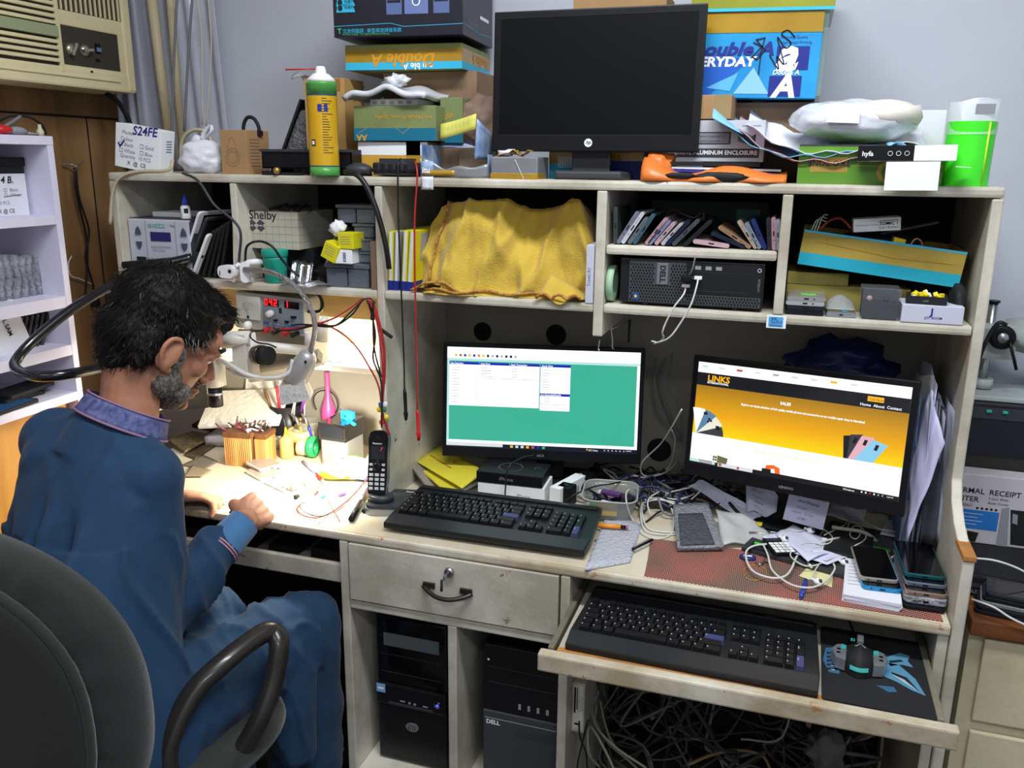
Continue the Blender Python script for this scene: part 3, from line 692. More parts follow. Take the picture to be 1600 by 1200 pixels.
# orange carrier bag
ORG = mat('orange_bag', '#e07b35', .35, var=.15, bump=.4, bs=22, alpha=.96)
mb = MB(ORG, BKM)
def ob(u, v):
    x = .285*u; ph = v*math.pi
    hgt = .026+.008*math.sin(u*11+1)+.016*max(0, 1-u*5)
    return (x, .05-.055*math.cos(ph)-.006*math.sin(u*17), hgt*math.sin(ph)+.001)
mb.grid(40, 10, ob, 0, th=.002)
mb.ball((.03, .05, .03), .03, 0, sub=3, amp=.4, sc_=(1.0, .9, 1.1), seed=4)
for a, b, c in ((.08, .012, .03), (.16, .010, .05)): mb.ball((a, -.001, b), c, 1, sub=2, amp=.3, sc_=(1.1, .1, .2), seed=2)
tag(mb.build('carrier_bag', None, (at(1000, 284, y=0).x, .006, ZT)), 'crumpled orange plastic bag lying at the hutch edge right of the monitor stand', 'bag')
# padded parcel with sheets of tissue
TBL = mat('tissue_blue', '#7cb6dc', .55, bump=.2, bs=12); TPK = mat('tissue_pink', '#c99a9c', .55, bump=.2, bs=12)
PCL = mat('clear_parcel', '#cfd3da', .18, bump=.6, bs=22, var=.12, coat=.5)
xa = at(1150, 200, y=.03).x; xe = at(1450, 200, y=.03).x; W = xe-xa
mb = MB(PW, TBL, TPK)
def sh(off, m, a=0, ph=0):
    mb.grid(26, 8, lambda u, v: (W*u*(.95)+a, .02+.18*v-.02*math.sin(u*3), .085+off-.035*math.sin(min(u*1.25, 1)*2.4+ph)+.05*max(0, .25-u)*2+.004*math.sin(u*30+v*3)+.10*(v-.35)*v-.012*(1-v)), m, th=.0015)
sh(.0, 2); sh(.009, 1, -.02, .15); sh(.016, 0, .02, .2)
mb.grid(6, 5, lambda u, v: (-.045+.06*u, .0+.05*v, .118+.02*math.sin(v*3)*(1-u)-.03*u), 1, th=.0015)
mb.grid(8, 4, lambda u, v: (W*.8+.06*u, -.01+.05*v, .062+.012*math.sin(u*5+v*4)), 1, th=.0015)
tag(mb.build('tissue_sheets', None, (xa, .0, ZT+.005)), 'sagging sheets of blue, pink and white tissue under the clear padded parcel', 'paper')
mb = MB(PCL, PW, mat('warm_paper', '#d9d2c6', .6))
mb.ball((0, 0, 0), 1, 0, sub=4, amp=.12, fr=6, sc_=(.112, .075, .040), seed=7)
mb.ball((.055, .0, .012), 1, 2, sub=3, amp=.1, sc_=(.07, .07, .030), seed=3)
mb.box(-.05, .008, -.001, 0, -.015, .012, 1, M=TR(.0, -.0735, .008, -14))
tag(mb.build('padded_parcel', None, (at(1350, 190, y=.05).x-.02, .07, ZT+.118), (0, R(2), 0)), 'shiny clear padded mailing parcel with a white label on the hutch top', 'parcel')
carton('cardboard_box', 'grey-white box standing behind the clear padded parcel, near the green roll', 'box', 1425, 1473, 172, 284, .13, .06, PW, None, z0=ZT)
GBX = mat('box_leaf', '#5d8f2c', .4, var=.1); GLD = mat('print_gold', '#b9a04a', .4, .3)
def d(mb, w, h, dd):
    x0, x1, z0, z1 = w*.09, w*.35, h*.30, h*.68
    mb.dec(x0, x1, z0, z1, GLD); mb.dec(x0+.002, x1-.002, z0+.002, z1-.002, mat('print_gold2', '#a38a3a', .4), y=-.0009); mb.text('TKO TONE', (x0+x1)/2, h*.60, .015, DG, rot=180, align='CENTER', y=-.0013, bold=.02)
    mb.dec(.0, w, h*.46, h*.475, GLD, y=-.0003); mb.text('D O', w*.98, h*.60, .06, GLD, rot=180, y=-.001, bold=.02)
    mb.dec(0, w, h*.96, h, DG)
carton('green_box', 'long leaf-green box with gold lettering upside down, right part of the hutch top', 'box', 1247, 1475, 226, 285, .01, .12, GBX, d, z0=ZT)
x, wd, h, zz = span(1247, 1475, 226, 285, .01, ZT)
xo = at(1341, 240, y=-.03).x; zo = at(1400, 253, y=-.03).z
mb = MB(WT, BK)
mb.box(0, .095, 0, .001, 0, .028, 1); mb.box(.095, .165, 0, .001, 0, .028, 0); mb.box(0, .001, 0, .028, 0, .028, 1); mb.box(0, .165, .0, .03, 0, .001, 0); mb.box(.0, .165, .029, .03, 0, .028, 0)
mb.text('hyfa', .007, .010, .012, WT, bold=.02)
for i in range(3): mb.line([(.055+i*.014+.004*math.cos(a*.7), .014+.004*math.sin(a*.7)) for a in range(10)], .0007, WT)
mb.box(.165, .19, -.002, .028, .001, .002, 0, M=TR(0, 0, 0, 0, 4))
mb.box(.05, .14, -.0012, .001, -.052, -.001, 0)
tag(mb.build('box_sleeve', None, (xo, -.028, zo), (0, R(-1), R(-3))), 'small opened white and black box sleeve propped before the green box', 'box')
# fluorescent green film roll in clear bag
GRN = mat('film_green', '#45e62a', .3, coat=.3); CLR = mat('clear_bag', '#e6ecef', .15, alpha=.3, coat=.4)
gr = thing('film_roll', 'fluorescent green sheet roll in a clear sleeve at the right end of the hutch top', 'roll', (at(1508, 288, y=.03).x, .045, ZT))
x, wd, h, zz = span(1468, 1548, 190, 290, .03, ZT)
mb = MB(GRN, mat('film_line', '#c8e83c', .4)); rr = wd*.48
mb.lathe([(rr*.98, 0), (rr*1.03, h)], 36, 0, cap=False); mb.lathe([(rr*.90, 0), (rr*.95, h)], 36, 0, cap=False); mb.lathe([(rr*.9, h-.001), (rr*1.03, h)], 36, 0, cap=False)
mb.tube([(rr*math.cos(R(-55))*1.0, rr*math.sin(R(-55))*1.0, .002), (rr*math.cos(R(-55))*1.035, rr*1.035*math.sin(R(-55)), h-.002)], .0018, 5, 1)
mb.build('film', gr)
mb = MB(CLR, INKG)
mb.grid(28, 5, lambda u, v: (rr*1.06*math.cos(u*6.283)*(1-.0*v), rr*1.06*math.sin(u*6.283)*(1-.6*v), h*.8+(h*.2+.038)*v+.004*math.sin(u*18)*v), 0)
mb.build('clear_sleeve', gr)
mb = MB(INKG); mb.box(-.002, .03, -rr*.72, -rr*.715, h+.012, h+.03, 0); mb.build('printed_label', gr)
# cream cable loop and lamp cable at the left end
cable('cable', 'cream cable lying along the left end of the hutch top and down its side', [at(172, 350, y=-.012), at(176, 300, y=-.012), at(188, 277, y=-.01), at(215, 268, y=.0), at(262, 266, y=.01), at(270, 250, y=.02)], .0045, mat('cream_cable', '#b9ad93', .5))
cable('cable', 'cream cable arching up behind the white knotted bag', [at(284, 262, y=.10), at(284, 222, y=.10), at(300, 204, y=.10), at(322, 206, y=.10), at(332, 225, y=.10)], .005, _M['cream_cable'])
# ================================================ left wall: air conditioner, hanging sheet, conduits
ACC = mat('ac_cream', '#ded2a6', .5, var=.12, vs_=6); ACD = mat('ac_dark', '#3a352c', .6); ACG = mat('ac_strip', '#98a07a', .5)
ACP = mat('ac_panel', '#5c5a52', .4); CHR = mat('chrome', '#c9c2ae', .25, .9)
# built in local axes: x along the wall (towards the back wall), y into the wall, z up
def acp(px, py):            # photo position to local place on the front
    p = at(px, py, x=-.15); return p.y, p.z
y1, zb = acp(196, 139)[0], acp(100, 136)[1]
ac = thing('air_conditioner', 'old cream window air conditioner set high in the wooden wall', 'air conditioner', (-.15, 0, 0), (0, 0, R(90)))
y1 = .30; Z0 = at(190, 139, x=-.15).z-.005; Z1 = Z0+.40; Y0 = -.36
mb = MB(ACC, ACD)
F0 = -.0
yc = acp(92, 60)[0]          # column between the louvres and the control bay
mb.box(Y0, y1, 0, .135, Z0, Z1, 1)
mb.box(Y0, y1, -.004, .135, Z0-.004, Z0+.045, 0, bev=.006); mb.box(y1-.03, y1, -.006, .135, Z0, Z1, 0, bev=.005)
zc0 = acp(100, 108)[1]; zc1 = acp(120, 42)[1]
mb.box(yc-.008, y1, -.002, .05, zc1-.002, zc1+.035, 0, bev=.004)
mb.box(yc-.01, yc+.004, -.006, .05, Z0+.03, Z1, 0, bev=.003)
mb.box(yc, y1-.02, -.001, .1, zc0-.006, zc0+.012, 0); mb.box(y1-.05, y1-.02, -.003, .1, Z0+.02, zc1, 0)
mb.box(Y0, y1-.06, -.008, .02, Z0+.02, Z0+.026, 0, bev=.002)
mb.build('casing', ac)
mb = MB(ACC, ACG)
zq = Z0+.052; i = 0
while zq < Z1-.01:
    m = 1 if 4 <= i <= 5 else 0
    if m and i == 4: mb.box(Y0, yc-.01, -.012, .0, zq, zq+.026, 1, bev=.001)
    if not m: mb.box(Y0, yc-.012, -.010, .012, zq, zq+.0085, 0, bev=.001, M=None)
    zq += .0148; i += 1
mb.build('louvre_grille', ac)
mb = MB(ACC)
yy = yc+.014
while yy < y1-.035:
    mb.box(yy, yy+.004, -.004, .01, zc1+.035, Z1, 0); yy += .0165
mb.build('top_grille', ac)
mb = MB(ACP, ACC, INKG)
mb.box(yc+.006, y1-.05, .004, .02, zc0+.012, zc1-.006, 0); 
zm = (zc0+zc1)/2-.005
for k in range(8): mb.dec(yc+.03+k*.02, yc+.04+k*.02, zm+.02+(k % 3)*.006, zm+.0215+(k % 3)*.006, 2, y=.003)
mb.dec(yc+.008, yc+.075, zc1-.02, zc1-.01, 1, y=.003)
mb.dec(y1-.072, y1-.05, zm-.002, zm+.003, 1, y=.003)
mb.build('control_panel', ac)
def knob(yk, zk, a):
    mb = MB(CHR); mb.lathe([(0, 0), (.015, 0), (.015, .005), (.011, .012), (0, .012)], 20, 0, TR(yk, .004, zk, 90)); mb.box(-.004, .004, -.022, -.01, -.017, .017, 0, bev=.002, M=TR(yk, .004, zk, 0, a, 0)); return mb.build('knob', ac)
p1 = acp(110, 77); p2 = acp(132, 79)
knob(p1[0], p1[1], 30); knob(p2[0], p2[1], 80)
p3 = acp(152, 76); mb = MB(BK, mat('switch_blue', '#5a7da0', .5)); mb.box(p3[0]-.008, p3[0]+.008, -.004, .006, p3[1]-.012, p3[1]+.012, 0); mb.box(p3[0]-.007, p3[0]+.007, -.007, -.003, p3[1]-.008, p3[1]+.002, 1); mb.build('rocker_switch', ac)
mb = MB(BK); p4 = acp(153, 94); mb.box(p4[0]-.008, p4[0]+.006, -.002, .006, p4[1]-.004, p4[1]+.003, 0); mb.build('indicator', ac); mb = MB(BK); p5 = acp(141, 112); mb.box(p5[0]-.003, p5[0]+.003, -.007, .0, p5[1]-.002, p5[1]+.002); mb.build('indicator', ac)
# hanging plastic sheet against the back wall
SHEET = mat('plastic_sheet', '#aeb2c0', .3, var=.12, vs_=4, bump=.1, bs=10, coat=.2)
mb = MB(SHEET)
assert True
xa = XL+.005; xb = at(360, 100, y=YB-.01).x
def sht(u, v):
    x = xa+(xb-xa)*u; z = 1.548+1.2*v
    f = .016*math.sin(u*15+.6)+.009*math.sin(u*37+v*1.2)+.004*math.sin(u*70+v*3)
    return (x-.06*v*u, YB-.036+f*(1-.55*u), z)
mb.grid(110, 16, sht, 0, th=.0015)
tag(mb.build('plastic_sheet', None), 'silvery grey plastic sheet hanging in folds in the corner beside the air conditioner', 'sheet')
PIPE = mat('pvc_pipe', '#b5a888', .5, var=.1)
for k, (a, b, r) in enumerate((((236, -10), (262, 200), .0135), ((265, -10), (283, 210), .010))):
    mb = MB(PIPE); q0 = at(a[0], a[1], y=.30); q1 = at(b[0], b[1], y=.30)
    mb.tube([q1+(q1-q0)*.25, q0+(q0-q1)*.3], r, 10)
    tag(mb.build('conduit_pipe'), ('wider' if k == 0 else 'thinner')+' cream plastic conduit running up in front of the grey sheet', 'pipe')
for k, pts in enumerate(([(277, -10), (272, 90), (268, 230)], [(301, -10), (294, 90), (288, 205)])):
    cable('cable', ('left' if k == 0 else 'right')+' grey cable of the two hanging down in front of the plastic sheet', [at(x, y, y=.26) for x, y in pts], .0035, CABG)
for k, pts in enumerate(([(307, -10), (315, 60), (316, 195)], [(325, -10), (330, 80), (322, 200)])):
    cable('cable', ('left' if k == 0 else 'right')+' of the two thin pale cords over the plastic sheet', [at(x, y, y=.32) for x, y in pts], .002, mat('pale_cord', '#c4bba6', .6))
cable('cable', 'thick black cable dropping from under the air conditioner behind the white box', [at(166, 146, x=-.2), at(185, 160, y=.25), at(200, 185, y=.22), at(207, 210, y=.2)], .007, CABK)
# wood wall: bent hook and hanging cords
cable('wire_hook', 'bent metal wire hook on the wooden wall between white shelves and desk', [at(98, 257, x=XL+.01), at(112, 257, x=XL+.02), at(120, 260, x=XL+.03), at(128, 255, x=XL+.03), at(131, 250, x=XL+.03)], .0022, ST, 'hook')
cable('cable', 'black cord hanging from the wire hook, left of the pair', [at(116, 262, x=XL+.03), at(119, 300, x=XL+.03), at(136, 380, x=XL+.02), at(134, 450, x=XL+.02), at(132, 460, x=XL+.02)], .003, CABK)
cable('cable', 'black cord hanging from the wire hook, crossing the other and ending in a plug', [at(118, 262, x=XL+.032), at(124, 310, x=XL+.03), at(139, 360, x=XL+.025), at(134, 400, x=XL+.02), at(146, 448, x=XL+.02), at(147, 470, x=XL+.02)], .003, CABK)
mb = MB(BKM, ST); p = at(148, 464, x=XL+.02); mb.box(-.012, .012, -.008, .008, -.03, .01, 0, bev=.003); mb.box(-.006, -.004, -.002, .002, -.042, -.03, 1); mb.box(.004, .006, -.002, .002, -.042, -.03, 1)
tag(mb.build('plug', None, p), 'black plug hanging at the end of a cord against the wooden wall', 'plug')
cable('cable', 'thin white wire curling along the wooden wall below the cords', [at(112, 400, x=XL+.01), at(107, 412, x=XL+.012), at(110, 430, x=XL+.01), at(125, 436, x=XL+.01), at(146, 445, x=XL+.012)], .0018, CABW)

# ================================================ white shelf unit on the left wall (front faces +x)
SHW = mat('shelf_white', '#dcd9ec', .45, var=.03)
xf = -.03; ye = -.129
sz = [at(82, 213, x=xf).z, None]
def shz(px, py): return at(px, py, x=xf).z
T0 = shz(82, 213); levels = [(shz(84, 337), shz(86, 351)), (shz(105, 462), shz(108, 480)), (shz(118, 537), shz(120, 553)), (shz(88, 622), shz(90, 637))]
su = thing('shelf_unit', 'white open shelf unit on the left wall filled with phone packs', 'shelf', (0, 0, 0))
L = 1.1; xbk = XL+.001
def sp_(name, *a, m=SHW): mb = MB(m); mb.box(*a, bev=.001); return mb.build(name, su)
sp_('top_panel', xbk, xf, ye-L, ye, T0-.02, T0)
side = sp_('side_panel', xbk, xf-.0005, ye-.018, ye-.0005, .55, T0-.0205)
sp_('back_panel', xbk, xbk+.004, ye-L, ye-.019, .55, T0-.021)
lv = []
for k, (a, b) in enumerate(levels[:3]):
    sp_('shelf', xbk+.0045, xf-.001, ye-L, ye-.0185, b, a); lv.append(a)
a, b = levels[3]
sp_('bottom_panel', xbk+.0045, xf+.01, ye-L, ye-.001, .93, .955) if False else None
z4 = at(88, 622, x=xf).z
sp_('shelf', xbk+.0045, xf-.001, ye-L, ye-.0185, z4-.022, z4); lv.append(z4)
mb = MB(wood_mat('cupboard_wood', '#b4762a', '#d69a44', (8, 8, 1.0))); mb.box(xbk, xf-.03, -1.2, ye-.03, .0, z4-.0235)
tag(mb.build('wall_cupboard'), 'honey-coloured wooden cupboard under the white shelf unit, behind the man', 'cupboard')
print('shelf levels', [round(v, 3) for v in [T0]+lv])
# contents; placed on the shelf at front plane x = xs, running along y
def sbox(name, label, cat, px0, px1, pt, pb, xs, depth, m, z0, deco=None, group=None):
    a = at(px0, (pt+pb)/2, x=xs); b = at(px1, (pt+pb)/2, x=xs); t = at(px1, pt, x=xs); q = at(px1, pb, x=xs)
    w_, h_ = b.y-a.y, t.z-q.z
    mb = MB(m); mb.box(0, w_, 0, depth, 0, h_, 0, bev=.0015)
    if deco: deco(mb, w_, h_, depth)
    return tag(mb.build(name, None, (xs, a.y, z0), (0, 0, R(90))), label, cat, group), h_
def d(mb, w, h, dd):
    mb.text('Model', w*.2, h*.8, .012, INKG); mb.text('I14 B.', w*.5, h*.78, .022, INK, bold=.02, shear=.2); mb.text('Colour', w*.3, h*.65, .010, INKG)
    for z, t in ((.58, 'Black'), (.46, 'White')):
        mb.line([(w*.63, h*z), (w*.63+.007, h*z), (w*.63+.007, h*z+.007), (w*.63, h*z+.007), (w*.63, h*z)], .001, INKG); mb.text(t, w*.72, h*z, .011, INKG)
    mb.line([(w*.62, h*.46), (w*.9, h*.5)], .0015, INK)
    mb.text('Quantity  10 PCS', w*.25, h*.28, .011, INKG); mb.text('X @ CE', w*.5, h*.08, .013, INK)
o, h1 = sbox('cardboard_box', 'cream parts box with handwriting, under two black boxes on the upper white shelf', 'box', -60, 43, 272, 337, -.10, .1, PW, lv[0], d)
o, h2 = sbox('cardboard_box', 'matt black box directly on the cream parts box on the upper white shelf', 'box', -60, 38, 261, 272, -.10, .1, BKM, lv[0]+h1)
h2_ = h2
o, h3 = sbox('cardboard_box', 'topmost black box with foil lip above the cream parts box', 'box', -60, 39, 247, 261, -.10, .11, BKM, lv[0]+h1+h2+.0005)
BUBP = mat('bubble_pack', '#9fa1ab', .22, var=.35, vs_=30, bump=1, bs=90, alpha=.92)
rnd = random.Random(5)
yy0 = at(-40, 430, x=-.10).y
for i in range(10):
    mb = MB(BUBP); y = yy0+i*.021
    if y > at(58, 430, x=-.10).y: break
    hh = .10+rnd.uniform(-.008, .006)
    mb.grid(4, 8, lambda u, v: (-.05+.1*u, .004*math.sin(v*7+i), hh*v), 0, th=.014)
    tag(mb.build('phone_pack', None, (-.15, y, lv[1]), (R(rnd.uniform(-5, 3)), 0, 0)), 'phone in bubble film standing in the row on the second white shelf', 'phone', 'bubble-wrapped phones on the second white shelf')
DKG = mat('film_dark', '#3a3b40', .25, var=.5, vs_=30, bump=.8, bs=60)
yy1 = at(30, 520, x=-.1).y
for i in range(6):
    mb = MB(DKG); y = yy1+i*.016-.03
    mb.box(-.05, .05, 0, .009, 0, .085, 0, bev=.003)
    tag(mb.build('phone_pack', None, (-.14, y, lv[2]+.001), (R(-22), 0, 0)), 'dark wrapped phone leaning in the row on the third white shelf', 'phone', 'dark phones leaning on the third white shelf')
mb = MB(PW, INK, KD); mb.box(0, .014, -.05, .05, 0, .115, 0, bev=.001); mb.text('PLL Y SAM', 0, 0, .018, 1, M=TR(.0145, -.035, .012, 0, 0, 0) @ Matrix(((0, 1, 0, 0), (1, 0, 0, 0), (0, 0, 1, 0), (0, 0, 0, 1))), bold=.02)
mb.text('PLL SAM', -.0, .0, .016, 1, TR(.0145, .0, .1, 0, 0, 90) @ TR(0, 0, 0, 0, 90, 0), bold=.02)
tag(mb.build('cardboard_box', None, (-.10, at(14, 520, x=-.1).y, lv[2]), (R(18), 0, 0)), 'narrow cream box with handwriting leaning at the left of the third white shelf', 'box')
for i in range(3):
    mb = MB(BKM, DG); mb.rbox(0, 0, .075, .15, .008, 0, .008, 0); 
    p = at(40+i*18, 590-i*5, x=-.12)
    tag(mb.build('phone', None, (-.13+.01*i, at(15, 600, x=-.12).y+.01*i, lv[3]+.0005+i*.0085), (0, 0, R(rnd.uniform(-12, 12)))), ['lowest', 'middle', 'topmost'][i]+' black phone in the flat pile on the bottom white shelf', 'phone')
mb = MB(BKM, mat('lcd_blue', '#2b5a86', .4)); mb.rbox(0, 0, .075, .15, .006, 0, .008, 0); mb.rbox(0, 0, .066, .135, .003, .008, .0085, 1)
tag(mb.build('phone', None, (-.07, at(14, 628, x=-.07).y-.02, lv[3]+.0005), (0, 0, R(6))), 'phone with a blue display at the front of the bottom white shelf', 'phone')
# clutter on top
cable('cable', 'black wire arching over the top of the white shelf unit', [at(-10, 195, x=-.1), at(15, 182, x=-.1), at(45, 183, x=-.1), at(66, 196, x=-.1), at(72, 210, x=-.1)], .003, CABK)
cable('cable', 'grey lead lying on the top of the white shelf unit', [at(-10, 205, x=-.08), at(10, 196, x=-.08), at(32, 182, x=-.08)], .004, CABG)
mb = MB(RED); mb.ball((0, 0, .012), 1, 0, sub=2, sc_=(.03, .03, .012))
tag(mb.build('cloth', None, (-.09, at(-2, 205, x=-.09).y, T0)), 'dark red bundle at the left on top of the white shelf unit', 'bundle')
mb = MB(GR); mb.ball((0, 0, .010), 1, 0, sub=2, sc_=(.014, .03, .010)); mb.tube([(0, .03, .006), (0, .06, .004)], .003, 6)
tag(mb.build('connector', None, (-.09, at(25, 203, x=-.09).y, T0+.001)), 'grey cable connector on top of the white shelf unit', 'connector')
mb = MB(mat('cream_plastic', '#c9c1a6', .5)); mb.lathe([(.008, 0), (.009, .012), (.004, .02), (.004, .028), (0, .028)], 12)
tag(mb.build('bottle_cap', None, (-.09, at(63, 208, x=-.09).y, T0)), 'small cream cone standing at the corner of the white shelf unit', 'cap')
# ================================================ hutch compartments
def tilt(bl, br, tl, y):
    a, b, c = at(*bl, y=y), at(*br, y=y), at(*tl, y=y)
    return a, (b-a).length, (c-a).length, -math.atan2(b.z-a.z, b.x-a.x)
# soldering station
x, wd, h, zz = span(198, 296, 343, 424, .025, ZS1)
st = thing('soldering_station', 'pale grey soldering station with blue display at the left end of the hutch', 'soldering station', (max(x, .0235), .025, ZS1))
STG = mat('station_grey', '#b9bcc6', .5, var=.05); BTN = mat('button_slate', '#3f4f66', .5)
mb = MB(STG, DG, INKG, mat('station_green', '#4d9b86', .5))
wd = .185
mb.box(0, wd, 0, .2, 0.004, h, 0, bev=.004); mb.box(-.002, wd+.004, .01, .2, h-.003, h+.002, 1); mb.box(wd-.0, wd+.012, .004, .19, .01, h-.004, 1)
mb.box(wd*.29, wd*.29+.0015, -.001, 0, .01, h-.004, 2); mb.box(wd*.78, wd*.78+.0015, -.001, 0, .01, h-.004, 2)
mb.text('QUICK', wd*.33, h*.86, .012, 3, bold=.02); mb.dec(wd*.47, wd*.62, h*.85, h*.92, 3); mb.text('QUICK', wd*.48, h*.865, .009, WT, y=-.0012); mb.text('706', wd*.7, h*.87, .009, INKB)
mb.text('SMD REWORK', wd*.36, h*.49, .0095, 2); mb.text('STATION', wd*.38, h*.43, .0095, 2)
mb.dec(wd*.1, wd*.26, h*.15, h*.33, INK)
mb.build('station_body', st)
mb = MB(mat('lcd_off', '#1d1f66', .25, emit=0), ST); mb.box(wd*.37, wd*.70, -.0015, 0, h*.62, h*.78, 0); mb.build('display', st)
for cx, up in ((wd*.17, 1), (wd*.17, 0), (wd*.92, 1), (wd*.92, 0)):
    mb = MB(BTN); s = 1 if up else -1; cz = h*(.73 if up else .60)
    mb.prism([(-.009, 0), (.009, 0), (.006, .012), (0, .02), (-.006, .012)], 0, .003, M=TR(cx, -.0005, cz, 0, 0, 0) @ Matrix.Diagonal((1, 1, s, 1)) @ FRONT @ Matrix.Diagonal((1, 1, -1, 1)))
    mb.build('arrow_button', st)
for k in range(3):
    mb = MB(BTN, CHR); mb.lathe([(.0, 0), (.009, 0), (.009, .008), (.0, .01)], 18, 0, TR(wd*(.42+k*.12), -.0005, h*.22, 90)); mb.build('channel_button', st)
mb = MB(BKM); mb.tube([(wd*.05, -.04, h*.20), (wd*.6, -.02, h*.26), (wd*.95, -.012, h*.30)], [.009, .011, .014], 10); mb.tube(spline([(wd*.6, -.02, h*.25), (wd*.62, -.01, h*.1), (wd*.7, -.01, .03)], 4), .004, 6); mb.tube(spline([(wd*.48, -.02, h*.24), (wd*.3, -.01, h*.1), (wd*.2, -.01, .03)], 4), .004, 6)
mb.build('iron_handle', st)
mb = MB(WT, PW); mb.box(0, .095, 0, .10, 0, .013, 0, bev=.002)
tag(mb.build('flat_box', None, (at(243, 335, y=.08).x-.01, .08, ZS1+h+.0025)), 'flat white plastic case lying on the soldering station', 'case')
gb = thing('glue_bottle', 'small white glue bottle with blue cap on the soldering station', 'bottle', (at(291, 343, y=.05).x, .05, ZS1+h+.0025))
mb = MB(WT, INK, INKG); mb.lathe([(.011, 0), (.012, .002), (.012, .028), (.010, .032), (.006, .034), (0, .034)], 20, 0); mb.grid(4, 1, lambda u, v: (.0123*math.cos(R(-70+50*u)), .0123*math.sin(R(-70+50*u)), .014+.012*v), 1)
for i in range(4): mb.grid(4, 1, lambda u, v: (.0122*math.cos(R(-140+50*u)), .0122*math.sin(R(-140+50*u)), .008+i*.005+.001*v), 2)
mb.build('bottle_body', gb)
mb = MB(mat('cap_blue', '#2b4fd0', .35)); mb.lathe([(.0068, .0335), (.0065, .048), (.004, .05), (.003, .058), (0, .0585)], 16); mb.build('cap', gb)
# tablets in the left bay
def tablet(label, b_, t_, frame, L_=.17, y=.02, btn=True, th=.007, strip=.018):
    """a tablet standing on its long side like a leaning book, screen to the right"""
    B_, T_ = at(*b_, y=y), at(*t_, y=y); v = T_-B_; h_ = (T_.z-ZS1)/max(.3, math.cos(math.atan2(v.x, v.z))); an = math.atan2(v.x, v.z)
    X0 = T_.x-h_*math.sin(an)
    o = thing('tablet', label, 'tablet', (X0, y, ZS1+.001+th*.5*abs(math.sin(an))), (0, an, R(-2)), 'tablets leaning in the left compartment')
    MX = Matrix(((0, 0, 1, 0), (1, 0, 0, 0), (0, 1, 0, 0), (0, 0, 0, 1)))
    mb = MB(frame); mb.prism(rrect(L_/2, h_/2, L_, h_, .009), -th/2, th/2, 0, MX); mb.build('tablet_body', o)
    mb = MB(GLS); mb.box(th/2-.0002, th/2+.0006, strip, L_-strip, .008, h_-.008); mb.build('display', o)
    if btn: mb = MB(BKM); mb.lathe([(0, 0), (.0045, 0), (.0045, .0008), (0, .0008)], 16, 0, TR(th/2, strip*.5, h_*.5, 0, 90)); mb.build('home_button', o)
    return o
tablet('large white-framed tablet leaning beside the soldering station', (283, 424), (312, 333), WH, .22, .03)
tablet('dark grey tablet leaning between the two white-framed tablets', (293, 424), (323, 342), DG, .20, .03, btn=False, strip=.008)
tablet('smaller white-framed tablet in front of the large white-framed one', (301, 431), (325, 368), WH, .16, .015, strip=.015)
tablet('narrow white-framed tablet standing nearly upright by the compartment divider', (367, 432), (365, 322), WH, .22, .008)
for i in range(5): tablet(['first', 'second', 'third', 'fourth', 'fifth'][i]+' black tablet counted rightward from the smaller white-framed one', (308+i*9, 432), (334+i*6, 362-i*4), BKM, .18, .03, btn=False, strip=.006)
# lamp cable
cable('cable', 'dark grey cable hanging across the tablets in the left compartment', [at(285, 270, y=-.012), at(310, 283, y=-.02), at(335, 320, y=-.02), at(365, 345, y=-.02), at(376, 365, y=-.02), at(374, 400, y=-.015), at(373, 412, y=-.015)], .0032, DG)
# gooseneck bench lamp
lamp = thing('gooseneck_lamp', 'grey metal gooseneck lamp clamped on the shelf edge, shining down on the bench', 'lamp', (0, 0, 0))
LG = mat('lamp_grey', '#b2b2b4', .35, .35, var=.15); SPR = mat('gooseneck_steel', '#9a9a9c', .3, .9, bump=.6, bs=300)
mb = MB(WH, DG, ST)
ca = at(386, 424, y=-.03)
mb.prism(rrect(0, 0, .022, .05, .010), -.006, .006, 0, TR(ca.x-.005, -.03, ca.z-.002, 90, 0, 20) )
mb.tube([(ca.x-.012, -.018, ca.z+.018), (ca.x+.01, .0, ca.z+.02), (ca.x+.012, .03, ca.z+.015)], [.008, .008, .006], 8)
mb.tube([(ca.x-.01, -.03, ca.z-.01), (ca.x-.01, .01, ca.z-.03)], .006, 8)
mb.build('clamp', lamp)
neck = [at(382, 420.6, y=-.035), at(414, 423, y=-.05), at(436, 430, y=-.06), at(459, 445, y=-.065), at(479, 469, y=-.065), at(490, 494, y=-.065), at(491.5, 520, y=-.06), at(485, 552, y=-.055)]
mb = MB(SPR); mb.tube(spline(neck, 8), .0062, 10); mb.build('gooseneck', lamp)
hA, hB, hC = at(484, 552, y=-.055), at(462, 592, y=-.055), at(459, 598, y=-.055)
ax = (hB-hA).normalized()
mb = MB(LG, INK)
mb.tube([hA-ax*.004, hA, hA+ax*.008, hA+ax*.03, hB, hC], [.006, .016, .021, .027, .0285, .027], 20)
mb.disc(hA.x+.002, hA.z-.016, .004, 1, y=hA.y-.024)
mb.build('lamp_head', lamp)
mb = MB(mat('foil', '#d8d6d2', .35, .5, bump=.4, bs=40))
sA = hC+Vector((-.002, 0, .004))
mm_ = TR(sA.x, sA.y, sA.z, 0, -10, 25)
q = [(-.028, -.028, .0), (.028, -.028, 0), (.028, .028, 0), (-.028, .028, 0)]
mb.grid(4, 1, lambda u, v: tuple(Vector(q[int(round(u*4)) % 4][:2]+(0,))*(1+.25*v)+Vector((0, 0, -.045*v))), 0, M=mm_, th=.001, smooth=False)
mb.box(-.028, .028, -.028, .028, -.001, .0, 0, M=mm_)
mb.build('reflector', lamp)
mb = MB(mat('lamp_glow', '#fff3d8', emit=14)); mb.ball((0, 0, -.014), .016, 0, M=mm_, sub=2); mb.build('bulb', lamp)
